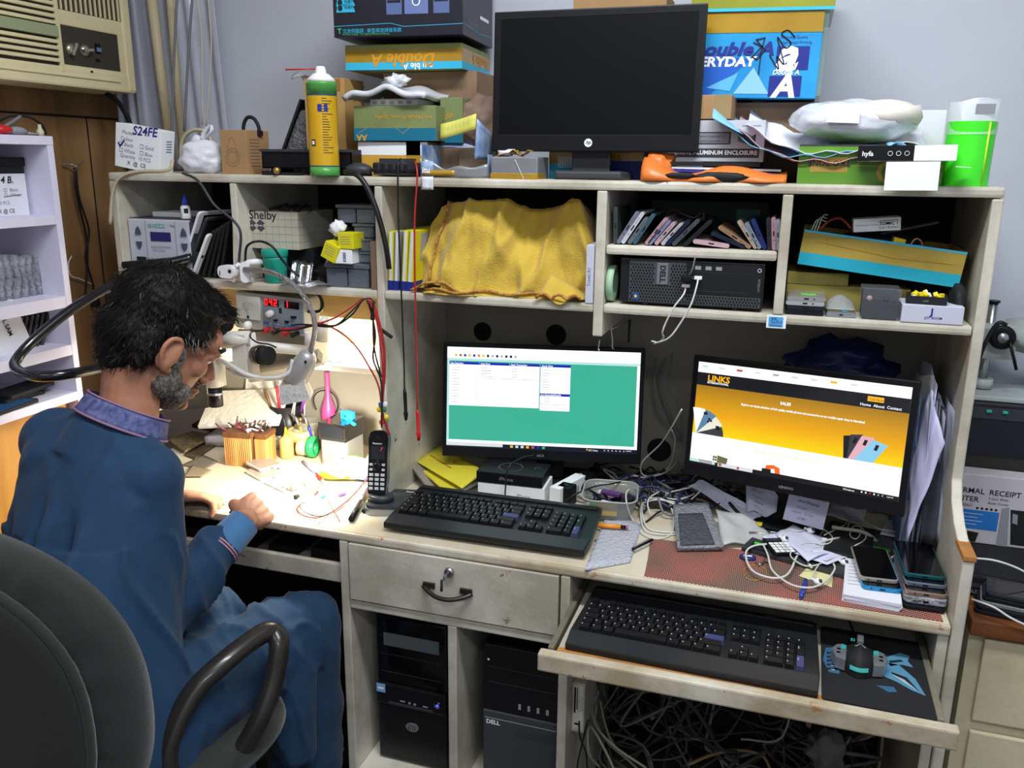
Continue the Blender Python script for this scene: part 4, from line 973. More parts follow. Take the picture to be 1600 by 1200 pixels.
mb = MB(mat('tube_glow', '#fff0d0', emit=5), WH); mb.tube([(.12, .2, 1.247), (.66, .2, 1.247)], .007, 10); mb.box(.1, .68, .19, .21, 1.252, 1.2662, 1)
tag(mb.build('tube_lamp', None), 'bright tube lamp fixed under the shelf of the repair bay', 'lamp')
# white webcam by clamp
wc = thing('webcam', 'small white camera on a stub arm at the shelf edge left of the lamp clamp', 'camera', at(357, 424, y=-.03))
mb = MB(WH, DG); mb.prism(rrect(0, 0, .045, .030, .012), -.012, .012, 0, FRONT); mb.disc(.012, .002, .005, 1, y=-.0125); mb.disc(.012, .002, .0025, BK, y=-.0128); mb.box(-.017, -.015, -.0128, -.012, -.009, .002, 1)
mb.tube([(.02, .0, .012), (.026, .01, .018)], .005, 8); mb.tube([(.0, .0, -.012), (.01, .012, -.022)], .007, 8)
mb.build('camera_body', wc)
# ---- second compartment
x, wd, h, zz = span(386, 466, 331, 389, .05)
GRID = mat('shelby_cream', '#bdb8a6', .7, var=.08)
def d(mb, w, h, dd):
    for i in range(1, 8): mb.dec(w*i/8, w*i/8+.0007, 0, h, INKG, y=-.0004)
    for i in range(1, 5): mb.dec(0, w, h*i/5, h*i/5+.0007, INKG, y=-.0004); mb.dec(0, dd, h*i/5, h*i/5+.0007, INKG, RS(w))
    for i in range(1, 7): mb.dec(dd*i/7, dd*i/7+.0007, 0, h, INKG, RS(w))
    mb.text('Shelby', w*.06, h*.80, .030, INK, bold=.01)
    for cx in (w*.11, w*.28):
        for s in (1, -1): mb.dpoly([(cx-.012, h*.62+s*.006), (cx, h*.62+s*.015), (cx+.012, h*.62+s*.006), (cx, h*.62-s*.003)], mat('print_plum', '#4a3f50', .6)); 
        mb.dec(cx-.003, cx+.003, h*.6, h*.64, GRID, y=-.001)
carton('cardboard_box', 'cream grid-patterned box with Shelby lettering in the second compartment', 'box', 386, 466, 331, 389, .05, .17, GRID, d, z0=zz)
mb = MB(BKM, DG); mb.box(0, .155, 0, .14, 0, zz-ZS1-.001, 0, bev=.004); mb.ball((.12, .0, .03), .02, 1, sub=2, amp=.5)
tag(mb.build('black_case', None, (x+.004, .09, ZS1)), 'black case under the grid-patterned Shelby box', 'case')
for k in range(3):
    cable('cable', ['leftmost', 'middle', 'rightmost'][k]+' loop of black cable lying on top of the Shelby box', [Vector((x+.04+k*.04, .09, zz+h+.003)), Vector((x+.07+k*.03, .12, zz+h+.014)), Vector((x+.10+k*.03, .08, zz+h+.006)), Vector((x+.06+k*.045, .10, zz+h+.004))], .004, CABK)
TEAL = mat('teal_plastic', '#1f9a86', .35)
x2, wd2, h2_, _ = span(399, 437, 391, 441, -.0, ZS1)
tc = thing('teal_jar', 'teal plastic jar with screw lid at the front of the second compartment', 'jar', (x2+wd2/2, .034, ZS1))
mb = MB(TEAL); r_ = wd2*.47; mb.lathe([(r_*.78, 0), (r_*.84, .003), (r_*.9, h2_*.7), (r_*.94, h2_*.78)], 28); mb.build('jar_body', tc)
mb = MB(TEAL); mb.lathe([(r_*.98, h2_*.785), (r_, h2_*.8), (r_, h2_*.97), (r_*.95, h2_), (0, h2_)], 28); mb.build('lid', tc)
cable('cable', 'black cable looping over the teal jar', [at(383, 412, y=-.02), at(386, 385, y=-.02), at(405, 377, y=-.02), at(425, 385, y=-.022), at(440, 405, y=-.012), at(455, 422, y=.0), at(468, 432, y=.005)], .003, CABK)
FOIL = mat('silver_foil', '#b9bac0', .15, .95, bump=.3, bs=15)
mb = MB(FOIL, BK); mb.grid(12, 6, lambda u, v: (.055*u, .008*math.sin(u*9)+.02*v, .052*v+.003*math.sin(u*6)), 0, th=.002)
tag(mb.build('foil_pouch', None, (at(448, 440, y=.02).x, .03, ZS1)), 'shiny silver foil pouch right of the teal jar', 'pouch')
mb = MB(BK); mb.ball((0, 0, .025), 1, 0, sub=3, amp=.15, sc_=(.045, .03, .025))
tag(mb.build('goggles', None, (at(500, 430, y=.03).x+.008, .07, ZS1+.001)), 'glossy black goggles behind the foil pouch', 'goggles')
mb = MB(mat('clear_grey_bag', '#8b8e90', .2, alpha=.6, bump=.5, bs=30)); mb.grid(12, 6, lambda u, v: (.13*u, .05*v, .006+.006*math.sin(u*8+v*3)), 0, th=.001)
tag(mb.build('plastic_pouch', None, (at(440, 443, y=0).x, -.018, ZS1-.001)), 'clear crumpled plastic pouch hanging over the shelf edge', 'pouch')
CURV = mat('grey_curved', '#8f9298', .4)
mb = MB(CURV)
mb.grid(16, 3, lambda u, v: (.035-.035*math.cos(u*2.2), .01+.08*v, .02+.115*math.sin(u*1.35+.1)), 0, th=.004)
tag(mb.build('plastic_cover', None, (at(497, 380, y=.03).x, .05, ZS1+.002)), 'curved grey plastic cover arching left of the organiser boxes', 'cover')
ORGM = mat('organiser_clear', '#767e88', .2, alpha=.55, coat=.3); ORGI = mat('organiser_dark', '#4a525c', .4)
def organiser(label, px0, px1, pt, pb, y, n=2, d_=.1, z0=None):
    x, w_, h_, zz = span(px0, px1, pt, pb, y, z0)
    o = thing('organiser_box', label, 'organiser box', (x, y, zz), group='stacked clear organiser boxes')
    mb = MB(ORGM, ORGI); 
    for i in range(n): mb.box(w_*i/n+.002, w_*(i+1)/n-.002, .003, d_, 0, h_*.78, 0, bev=.003); mb.box(w_*i/n+.008, w_*(i+1)/n-.01, .006, d_-.01, .002, h_*.4, 1, bev=.002)
    mb.build('tray', o)
    mb = MB(ORGM); mb.box(-.002, w_+.002, 0, d_+.003, h_*.8, h_, 0, bev=.003); mb.build('lid', o)
    return zz+h_, o
zt1, _o = organiser('lowest and widest of the clear organiser boxes stacked by the divider', 508, 576, 412, 450, .012, 2, z0=ZS1+.0005)
zt2, _o = organiser('second lowest clear organiser box, right of the white box with violet label', 548, 580, 394, 412, .03, 1, z0=zt1+.001)
zt3, _o = organiser('middle clear organiser box in the stack by the divider', 550, 581, 373, 392, .03, 1, z0=zt2+.001)
zt4, _o = organiser('second highest clear organiser box in the stack', 551, 583, 350, 372, .04, 1, z0=zt3+.001)
zt5, _o = organiser('topmost clear organiser box, with two compartments', 525, 585, 320, 350, .04, 2, z0=zt4+.001)
SMY = mat('box_yellow', '#d8cf1c', .5)
def d(mb, w, h, dd):
    for i in range(4): mb.dec(w*.15, w*.8, h*(.75-.15*i), h*(.76-.15*i)+.0007, INKG)
o = carton('cardboard_box', 'upper small yellow carton beside the stacked organiser boxes', 'box', 528, 553, 364, 389, .0, .05, SMY, d, rz=-3)
o.location.z = at(540, 389, y=.0).z
mb = MB(mat('foam_block', '#5c5f63', .8)); mb.box(0, .03, 0, .05, 0, .001+o.location.z-ZS1-.001, 0); 
mb.bm.free()
o = carton('cardboard_box', 'lower small yellow carton, tilted, left of the white box with violet label', 'box', 500, 524, 376, 403, -.002, .05, SMY, d, rz=-4, ry=24)
o.location.z += .004
def d(mb, w, h, dd):
    mb.dec(w*.53, w*.68, h*.15, h*.8, INKB); mb.text('BOSI', w*.66, h*.2, .009, WT, rot=90, y=-.001); mb.dec(w*.08, w*.10, h*.2, h*.75, INKG); mb.text('SAMPLE', w*.07, h*.2, .007, INKG, rot=90)
carton('cardboard_box', 'small white carton with a violet label on the lowest organiser box', 'box', 520, 550, 390, 414, .0, .05, WT, d, z0=zt1+.001)
mb = MB(WH); mb.ball((0, 0, .012), 1, sub=3, amp=.3, sc_=(.02, .015, .018))
tag(mb.build('tissue_ball', None, (at(528, 355, y=.03).x, .03, at(528, 362, y=.03).z-.003)), 'small crumpled white tissue above the yellow cartons', 'tissue')
mb = MB(KD); mb.box(0, .014, 0, .12, 0, .112, 0, bev=.001)
tag(mb.build('cardboard_piece', None, (.7383-.0165, .005, ZS1)), 'upright brown cardboard strip against the divider right of the organiser boxes', 'cardboard')
# ---- power supply, hanging under shelf on a grey case
px_, pw, ph, pz = span(366, 476, 455, 514, .02)
pz = ZS0-.099
ps = thing('bench_power_supply', 'grey bench power supply with analogue dial and red digits', 'power supply', (at(367, 480, y=.02).x, .02, pz), (0, R(2.5), R(-2)))
PSM = mat('psu_grey', '#a3a49c', .5, var=.08); PSF = mat('psu_front', '#76818a', .5)
pw, ph = .200, .092
mb = MB(PSM, PSF, WT, INK, mat('psu_blue', '#3d5a9a', .5))
mb.box(0, pw, 0, .07, 0, ph, 0, bev=.002); mb.dec(pw*.40, pw*.985, .006, ph*.93, 1); mb.dec(pw*.41, pw*.98, ph*.20, ph*.27, 4, y=-.0008)
mb.dec(pw*.64, pw*.68, ph*.55, ph*.70, 3, y=-.0009)
mb.text('DC POWER SUPPLY', pw*.5, ph*.215, .006, 2, y=-.0012)
mb.build('housing', ps)
mb = MB(mat('meter_face', '#c9cbc4', .3, coat=.4), INKG, INK)
mb.box(pw*.03, pw*.38, -.006, 0, ph*.28, ph*.93, 0, bev=.003)
mb.line([(pw*.205+.022*math.cos(R(a)), ph*.5+.022*math.sin(R(a))) for a in range(40, 141, 10)], .0008, 1, y=-.0066)
mb.line([(pw*.205, ph*.42), (pw*.14, ph*.68)], .0007, 2, y=-.0066); mb.disc(pw*.205, ph*.35, .004, 2, y=-.0066)
mb.text('V', pw*.205, ph*.52, .008, 2, y=-.0066, align='CENTER')
mb.build('dial', ps)
LED = mat('red_led', '#ff1512', emit=4.5)
def seg7(mb, x, z, s, ch, m, y):
    on = {'0': 'abcdef', '4': 'bcfg', '2': 'abged', '1': 'bc'}[ch]; w_, t = s*.55, s*.14
    S = {'a': (0, w_, s-t, s), 'd': (0, w_, 0, t), 'g': (0, w_, s/2-t/2, s/2+t/2), 'f': (0, t, s/2, s), 'e': (0, t, 0, s/2), 'b': (w_-t, w_, s/2, s), 'c': (w_-t, w_, 0, s/2)}
    for k in on: a = S[k]; mb.dec(x+a[0], x+a[1], z+a[2], z+a[3], m, y=y)
for nm, x0_, x1_, tx in (('voltage_display', .43, .64, '042'), ('current_display', .72, .93, '1')):
    mb = MB(mat('led_window', '#1a0606', .2), LED); mb.box(pw*x0_, pw*x1_, -.0015, 0, ph*.72, ph*.90, 0)
    for i, c_ in enumerate(tx): seg7(mb, pw*x0_+.002+i*.0135, ph*.735, .0155, c_, 1, -.0025)
    mb.build(nm, ps)
for kx, kz, r_, nm in ((.53, .52, .009, 'knob'), (.20, .12, .011, 'knob')):
    mb = MB(WH); mb.lathe([(r_, 0), (r_, .006), (r_*.75, .016), (0, .017)], 16, 0, TR(pw*kx, -.001, ph*kz, 90)); mb.build(nm, ps)
mb = MB(BK); mb.box(pw*.58, pw*.62, -.008, 0, ph*.33, ph*.38); mb.build('toggle', ps)
mb = MB(BK); mb.box(pw*.74, pw*.78, -.008, 0, ph*.33, ph*.38); mb.build('toggle', ps)
mb = MB(BK); mb.box(pw*.83, pw*.89, -.008, 0, ph*.48, ph*.53); mb.build('toggle', ps)
for kx, m_ in ((.50, RED), (.64, BK), (.78, RED), (.91, BK)):
    mb = MB(m_); mb.tube([(pw*kx, 0, ph*.09), (pw*kx-.006, -.02, ph*.04)], [.0055, .0065], 10); mb.build('terminal', ps)
mb = MB(mat('case_taupe', '#8f8c80', .5, var=.1)); mb.box(0, .20, 0, .10, 0, pz-MSZ-.003-.006, 0, bev=.004)
# hot air body the power supply stands on
tag(mb.build('grey_case', None, (at(372, 530, y=.03).x, .03, MSZ+.003)), 'grey-beige instrument case under the bench power supply', 'case')
cable('cable', 'short black cable looping out of the right side of the power supply', [at(482, 450, y=.04), at(497, 460, y=.03), at(504, 475, y=.03), at(499, 486, y=.03), at(478, 487, y=.03)], .004, CABK)
# microscope of the repair bay
MSW = mat('microscope_white', '#d9d6cc', .4, var=.06); MSG = mat('arm_grey', '#6f6c66', .5)
ms = thing('stereo_microscope', 'cream stereo microscope on a jointed arm with a large black focus knob', 'microscope', (0, 0, 0))
def P2(px, py, y): return at(px, py, y=y)
mb = MB(MSG); a, b = P2(402, 572, .0), P2(500, 556, .02); mb.tube([a, b], .018, 4); 
mb.build('support_arm', ms)
mb = MB(MSW); mb.tube([P2(345, 532, -.10), P2(392, 530, -.08)], .021, 4); mb.tube([P2(388, 520, -.075), P2(398, 595, -.075)], [.020, .018], 4); mb.tube([P2(395, 540, -.06), P2(480, 548, .0)], .013, 8)
mb.box(-.02, .02, -.012, .012, -.05, .05, 0, bev=.003, M=TR(*P2(378, 553, -.085)))
mb.tube([P2(482, 545, .01), P2(484, 520, .01)], .012, 10); mb.tube([P2(500, 530, .02), P2(508, 495, .02)], [.022, .008], 12)
mb.build('arm', ms)
k0, k1 = P2(400, 554, -.085), P2(432, 557, -.105)
mb = MB(mat('knob_metal', '#6b655c', .25, .8), BKM, INKG)
dk = (k1-k0).normalized(); mb.tube([k0, k0+dk*.012, k0+dk*.024], [.022, .024, .024], 24, 0); mb.tube([k0+dk*.0245, k0+dk*.030, k0+dk*.046], [.020, .0225, .022], 24, 1)
mb.build('focus_knob', ms)
mb = MB(MSW); hc = P2(333, 572, -.10); mb.tube([hc+Vector((0, 0, .05)), hc+Vector((0, 0, .0)), hc+Vector((0, 0, -.05))], [.018, .025, .020], 18); mb.build('optical_head', ms)
mb = MB(BK, ST); mb.tube([hc+Vector((0, 0, -.052)), hc+Vector((0, 0, -.10))], .017, 20, 0); mb.tube([hc+Vector((0, 0, -.065)), hc+Vector((0, 0, -.07))], .0185, 20, 1); mb.build('objective', ms)
mb = MB(BK); e0 = P2(338, 500, -.16); mb.tube([e0, P2(355, 508, -.20)], [.013, .015], 18); mb.build('eyepiece', ms)
mb = MB(BK); e0 = P2(325, 522, -.12); mb.tube([e0, P2(345, 513, -.15)], [.015, .017], 18); mb.build('eyepiece', ms)
cable('cable', 'thick white cable curving below the focus knob of the microscope', [at(340, 560, y=-.11), at(362, 572, y=-.12), at(385, 585, y=-.12), at(420, 592, y=-.1), at(450, 583, y=-.08), at(458, 562, y=-.07)], .006, CABW)
cable('cable', 'second white cable below the microscope arm, ending near the reflector', [at(355, 575, y=-.11), at(375, 587, y=-.12), at(400, 590, y=-.115), at(428, 590, y=-.1), at(446, 588, y=-.08)], .004, CABW)
cable('cable', 'black cable curling over the microscope body', [at(412, 516, y=-.02), at(396, 518, y=-.06), at(391, 526, y=-.10), at(402, 535, y=-.11), at(420, 538, y=-.10), at(432, 543, y=-.09)], .002, CABK)
# crocodile leads
ty = -.03
for k, (m_, pts) in enumerate(((CABR, [(412, 511), (418, 515), (440, 515), (480, 510), (520, 498), (550, 480), (568, 467), (582, 480), (590, 510), (597, 560), (598, 600)]),
    (CABK, [(427, 512), (436, 516), (460, 516), (495, 508), (525, 508), (548, 488), (568, 469), (582, 470), (583, 500), (585, 545), (596, 590)]),
    (CABR, [(440, 512), (455, 515), (485, 508), (500, 505), (530, 518), (555, 540), (575, 570), (592, 605), (597, 650)]),
    (CABK, [(455, 508), (475, 507), (520, 510), (550, 492), (572, 468), (586, 520), (583, 560), (596, 600), (596, 668)]),
    (CABR, [(572, 466), (584, 478), (598, 530), (601, 580), (597, 640), (608, 680)]))):
    cable('test_lead', ['upper red', 'upper black', 'low sagging red', 'longest black', 'right-hand thick red'][k]+' test lead of the power supply tied at the divider', [at(a, b, y=ty-.012*(k % 2)-(.02 if i > 6 else 0)) for i, (a, b) in enumerate(pts)], .0022 if k < 4 else .0032, m_, 'wire')
mb = MB(BKM); mb.tube([at(583, 470, y=-.02), at(582, 500, y=-.02)], .005, 8)
tag(mb.build('nail_clip', None), 'black clip holding the test leads at the divider', 'clip')
mb = MB(BKM); mb.tube([at(594, 514, y=-.012), at(612, 527, y=-.02)], .0045, 8)
tag(mb.build('cable_tie', None), 'short black rod poking past the divider below the test leads', 'rod')
# items on the inner shelf (bright)
mb = MB(mat('cyan_film', '#49c6ea', .4)); mb.grid(5, 3, lambda u, v: (.06*u, .03*v, .004+.004*math.sin(u*6)), 0, th=.001)
tag(mb.build('blue_wrapper', None, (at(500, 560, y=.15).x, .14, MSZ)), 'light blue wrapper lying on the bright inner shelf', 'wrapper')
mb = MB(mat('pale_yellow', '#d9cf7a', .6)); mb.prism([(.035*math.cos(a*.393), .012*math.sin(a*.393)) for a in range(16)], 0, .0008, M=FRONT)
tag(mb.build('oval_sticker', None, (at(532, 531, y=YD-.007).x, YD-.006, at(532, 531, y=YD-.007).z)), 'faded yellow oval sticker on the bright rear wall of the repair bay', 'sticker')
# black gooseneck magnifier arm
mg = thing('flexible_arm', 'thick black flexible arm bending out behind the man and back to his neck', 'arm', (0, 0, 0))
mb = MB(mat('arm_black', '#18181b', .22, coat=.5))
pts = [(300, 402, .02), (250, 415, -.03), (190, 438, -.10), (120, 478, -.22), (60, 525, -.32), (27, 560, -.38), (27, 578, -.42), (60, 588, -.44), (110, 584, -.40), (168, 573, -.30)]
mb.tube(spline([at(a, b, y=c) for a, b, c in pts], 8), .0115, 12)
mb.build('flexible_tube', mg)
# ---- third compartment: magazines, cloth, white box
MAGY = mat('magazine_yellow', '#d6cc22', .5); MAGG = mat('magazine_grey', '#9a9b9c', .6)
for i, (px, pt, c) in enumerate(((612, 362, 0), (622, 362, 1), (630, 360, 0), (642, 360, 2))):
    mb = MB(MAGY if c != 1 else MAGG, PW, NAVY)
    w_ = .012 if i < 3 else .014
    x = at(px, 400, y=.02).x; h_ = at(px, pt, y=.02).z-ZS1
    mb.box(0, w_, 0, .20, 0, h_, 0, bev=.001); mb.box(w_*.25, w_*.75, -.001, .19, .003, h_-.002, 1); mb.box(-.0003, w_+.0004, -.0012, .2, 0, .022, 2)
    if i == 3: mb.box(w_+.0003, w_+.0008, .03, .15, h_*.5, h_*.95, MAGG)
    tag(mb.build('magazine', None, (.758+i*.0135+(.006 if i > 1 else 0), .02, ZS1+.0006), (0, R(2+i), R(-4*(i == 3)))), ['leftmost yellow magazine standing against the divider', 'grey-spined magazine between the yellow ones', 'yellow magazine third from the divider', 'yellow and grey magazine next to the yellow cloth'][i], 'magazine')
# cloth bundle: a covered box with folds
CLO = mat('yellow_cloth', '#c4a63a', .85, var=.12, vs_=18, bump=.25, bs=220, sheen=.3)
xc0, xc1 = at(652, 400, y=.06).x, at(934, 400, y=.06).x; W = xc1-xc0; Hc = at(800, 322, y=.06).z-ZS1
def prof2(u):
    l = min(1, max(0, u/.12)); r = min(1, max(0, (1-u)/.10))
    return (l**.55)*(r**.5)
def cl(u, v):
    # v 0 = front hem, 1 = back
    x = W*u; e = prof2(u)
    if v < .12: z = .0+.012*(v/.12); y = -.045+.02*v/.12
    elif v < .55: k = (v-.12)/.43; z = .012+(Hc*e-.012)*(k**.9); y = -.025+.055*k
    else: k = (v-.55)/.45; z = Hc*e*(1-.25*k); y = .03+.20*k
    f = noise.fractal(Vector((u*3.2+1, v*2.2, .3)), .9, 2, 4)*.034*(1 if v > .1 else .5)
    f += .026*(1-abs(2*((u*2.3+v*.8+.35*noise.noise(Vector((u*5, v*3, 0)))) % 1)-1))**3
    f += .014*(1-abs(2*((u*4.1-v*1.6+.4*noise.noise(Vector((u*7, v*4, 5)))) % 1)-1))**4
    z2 = z+f*.55*(1 if v > .15 else .2); y2 = y-f*.9-.01*math.sin(u*7)+(.03*(1-e) if v < .6 else 0)
    return (x, y2+.02, max(z2, .0015))
mb = MB(CLO); mb.grid(110, 44, cl, 0, th=.002)
bd = mb.build('cloth_bundle', None, (xc0, .04, ZS1))
tag(bd, 'mustard yellow cloth with braided red edging bundled over something in the middle compartment', 'cloth')
RB = mat('braid_red', '#8e3b22', .8, c2='#c8a24a', vs_=150)
mb = MB(RB)
def on(u, v): p = cl(u, v); return Vector((p[0], p[1]-.006, p[2]+.003))
mb.tube([on(.10+.88*i/60, .05+.03*math.sin(i*.35)) for i in range(61)], .0032, 6)
mb.tube([on(.15+.035*math.sin(k/24*5)-.02*k/24, .80-.66*k/24) for k in range(25)], .003, 6)
mb.build('braided_edge', bd)
mb = MB(CLO, RB)
mb.grid(16, 8, lambda u, v: (.12*u, -.02+.05*v+.006*math.sin(u*12), .004+.022*math.sin(u*3)*(1-v*.4)+.004*math.sin(u*20)), 0, th=.002)
mb.tube([(.12*k/20, -.021+.006*math.sin(k/20*12), .006+.022*math.sin(k/20*3)) for k in range(21)], .003, 6, 1)
f1 = mb.build('corner_fold', bd, (W*.0+.01, -.022, .0)); 
mb = MB(CLO, RB)
mb.grid(14, 8, lambda u, v: (.10*u+.02*v, -.01+.05*v, .004+.05*(1-u)*v+.02*math.sin(u*9)*(1-v)*.5), 0, th=.002)
mb.tube([(.10*k/20, -.011, .006+.01*abs(math.sin(k/20*9))) for k in range(21)], .0035, 6, 1)
f2 = mb.build('corner_fold', bd, (W*.72, -.036, .0))
def d(mb, w, h, dd): mb.text('Travel A1', w*.6, h*.3, .010, INKG, rot=90)
carton('cardboard_box', 'slim white upright box at the right end of the middle compartment', 'box', 914, 931, 383, 472, .0, .12, mat('box_lilac', '#c3c5d6', .6), d, z0=ZS1, wfix=.017).location.x = 1.2525-.0185
# ---- phones in the upper right compartment
SH2 = 1.412
PH = [((961, 383), (962, 323), '#3a3f3c', 0), ((965, 383), (997, 333), '#8b8ca0', .5), ((972, 384), (1007, 332), '#d8d8e0', .4), ((982, 382), (1011, 341), '#7b7f86', .6), ((990, 382), (1022, 335), '#4a6a78', .5),
 ((1009, 381), (1042, 340), '#c9a0a4', .5), ((1014, 381), (1046, 344), '#8f93b4', .5), ((1024, 379), (1052, 347), '#d0b0b4', .5), ((1034, 379), (1062, 350), '#c8c8cc', .5), ((1041, 382), (1077, 344), '#1d2440', .4),
 ((1051, 382), (1092, 342), '#5a5c62', .6), ((1069, 384), (1111, 345), '#26282c', .4), ((1164, 386), (1111, 363), '#1c2a38', .4), ((1173, 385), (1123, 352), '#b08a6a', .6), ((1182, 385), (1154, 341), '#c2b09a', .6),
 ((1188, 384), (1166, 343), '#8d99aa', .6), ((1196, 385), (1176, 338), '#26356e', .4), ((1203, 386), (1201, 335), '#2a2a2e', .4), ((1210, 386), (1209, 334), '#b78a94', .5), ((1216, 386), (1216, 337), '#9aa0a6', .6)]
PLB = ['clear-cased phone standing upright at the left end', 'lavender-grey phone, first of the leaning phones', 'silver-white phone, second of the leaning phones', 'mid-grey phone, third of the leaning phones', 'teal-blue phone, fourth of the leaning phones',
 'rose phone starting the second leaning bunch', 'lilac phone right behind the rose one', 'pale pink phone in the middle bunch', 'white-edged phone in the middle bunch', 'navy phone leaning in the middle bunch', 'dark phone with bright rim right of the navy one', 'black phone, last of those leaning to the right',
 'dark blue phone leaning far left under the gold one', 'copper-gold phone leaning far to the left', 'champagne phone leaning left by the right bunch', 'blue-silver phone leaning left by the right bunch', 'deep blue phone, last of those leaning left', 'black phone upright near the right divider', 'pink phone upright near the right divider', 'silver phone upright against the right divider']
def phone_edge(label, b, t, c, met, y, grp, L_=.145, z0=SH2, th=.0085):
    B_, T_ = at(*b, y=y), at(*t, y=y); v = T_-B_; W_ = v.length; an = math.atan2(v.x, v.z)
    W_ = min(max(W_, .06), .078)
    o = thing('phone', label+' on the small upper shelf', 'phone', (B_.x, y, z0+th*.5*abs(math.sin(an))+.0006), (0, an, 0), grp)
    mm = mat('phone_'+c[1:], c, .28, met)
    mb = MB(mm, BK)
    mb.prism(rrect(0, W_/2, th, W_, .004), 0, L_, 0, Matrix(((1, 0, 0, 0), (0, 0, 1, 0), (0, 1, 0, 0), (0, 0, 0, 1))))
    mb.dec(-.0013, .0013, W_*.42, W_*.58, 1); 
    mb.disc(0, W_*.3, .0011, 1)
    for k in range(4): mb.disc(0, W_*(.66+k*.05), .0007, 1)
    mb.build('phone_body', o)
    mb = MB(GLS); s = 1 if an >= 0 else -1; mb.box(s*th/2-.0003, s*th/2+.0004, .004, L_-.004, .004, W_-.004); mb.build('display', o)
    return o
for (b, t, c, me_), lb in zip(PH, PLB): phone_edge(lb, b, t, c, me_, .015, 'phones on the small upper shelf')
p = at(1083, 376, y=.01); q = at(1142, 386, y=.01)
o = thing('phone', 'pink phone lying almost flat between the two leaning bunches', 'phone', (p.x, .01, SH2+.009), (0, R(6), 0), 'phones on the small upper shelf')
mb = MB(mat('phone_pinkflat', '#d9b7bd', .3, .4), BK); mb.prism(rrect(.036, .0045, .073, .009, .004), 0, .145, 0, Matrix(((1, 0, 0, 0), (0, 0, 1, 0), (0, 1, 0, 0), (0, 0, 0, 1)))); mb.dec(.031, .042, .0035, .006, 1); mb.build('phone_body', o)
mb = MB(mat('box_darkgreen', '#26352e', .7, var=.2), BKM); mb.box(0, .26, 0, .1, 0, .085, 0, bev=.002); mb.box(.19, .24, -.001, 0, .03, .07, mat('chip_teal', '#2d6a66', .5))
tag(mb.build('dark_box', None, (1.335, .20, SH2+.001)), 'dark green box behind the leaning phones', 'box')
cable('cable', 'thin brown wire arching above the leaning phones', [at(1035, 345, y=.12), at(1050, 328, y=.12), at(1068, 335, y=.1), at(1085, 340, y=.1), at(1098, 332, y=.1), at(1100, 345, y=.1)], .0012, mat('brown_wire', '#6d4a2e', .5))
# ---- desktop computer
x0 = at(968, 440, y=.012).x; x1 = at(1194, 440, y=.012).x
W = x1-x0; Hd = .094
pc = thing('desktop_computer', 'black slim desktop computer lying flat with a grey honeycomb grille on the shelf', 'computer', (x0, .012, ZS1+.005), (0, 0, R(-.5)))
DKC = mat('pc_black', '#15171b', .4); MESHM = mat('grille_grey', '#4d5156', .45, .3); HOL = mat('grille_hole', '#08090a', .9)
mb = MB(DKC); mb.box(0, W, .004, .30, 0, Hd, 0, bev=.003); mb.box(.05, .06, .01, .03, -.0045, 0, 0); mb.box(W-.06, W-.05, .01, .03, -.0045, 0, 0); mb.build('case', pc)
mb = MB(MESHM, HOL)
gx0, gx1 = W*.07, W*.47
mb.box(gx0, gx1, 0, .004, .004, Hd-.004, 0); mb.box(gx1, W*.985, 0, .004, .004, Hd*.27, 0)
def hexes(xa, xb, za, zb, skip=None):
    z = za; r_ = 0
    while z < zb:
        x = xa+(r_ % 2)*.0031
        while x < xb:
            if not (skip and skip[0] < x < skip[1] and z > skip[2]):
                mb.dpoly([(x+.0022*math.cos(R(30+60*k)), z+.0030*math.sin(R(30+60*k))) for k in range(6)], 1, y=-.0003)
            x += .0062
        z += .0062; r_ += 1
hexes(gx0+.004, gx1-.002, .008, Hd-.007, (W*.25, W*.36, Hd*.42)); hexes(gx1+.003, W*.98, .008, Hd*.25)
mb.build('grille', pc)
mb = MB(mat('badge_grey', '#7b7e82', .4, .3), INK); mb.box(W*.265, W*.345, -.002, 0, Hd*.45, Hd*.93, 0, bev=.001); mb.text('DELL', W*.29, Hd*.88, .016, 1, rot=-90, y=-.0026, bold=.03); mb.build('badge', pc)
mb = MB(DKC, DG, WT, GR); mb.box(gx1, W*.985, -.001, .004, Hd*.28, Hd-.004, 0); mb.box(gx1+.02, W*.93, -.0015, 0, Hd*.77, Hd*.775, 1); mb.box(gx1+.01, W*.9, -.0015, 0, Hd*.35, Hd*.36, 1)
for k in range(3): mb.dec(gx1+.018+k*.021, gx1+.030+k*.021, Hd*.82, Hd*.90, 3, y=-.0018)
mb.line([(W*.965+.0035*math.cos(a*.6), Hd*.86+.0035*math.sin(a*.6)) for a in range(12)], .001, 2, y=-.002); mb.text('OPTIPLEX', W*.975, Hd*.4, .006, 3, rot=90, y=-.002)
mb.build('drive_bay', pc)
mb = MB(mat('label_blue', '#2c4c90', .4), YEL, RED); mb.box(W*.10, W*.145, -.001, 0, Hd*.08, Hd*.24, 0); mb.disc(W*.122, Hd*.16, .003, 1, y=-.0014); mb.build('sticker', pc)
tg = thing('tape_roll', 'pale green roll of tape standing left of the slim desktop computer', 'tape', (1.2745+.009, .045, ZS1+.040), (0, R(90), 0))
mb = MB(mat('tape_green', '#9fc3a0', .5), WT); mb.lathe([(.024, -.007), (.039, -.007), (.039, .007), (.024, .007), (.024, -.007)], 36, 0, cap=False); mb.build('tape', tg)
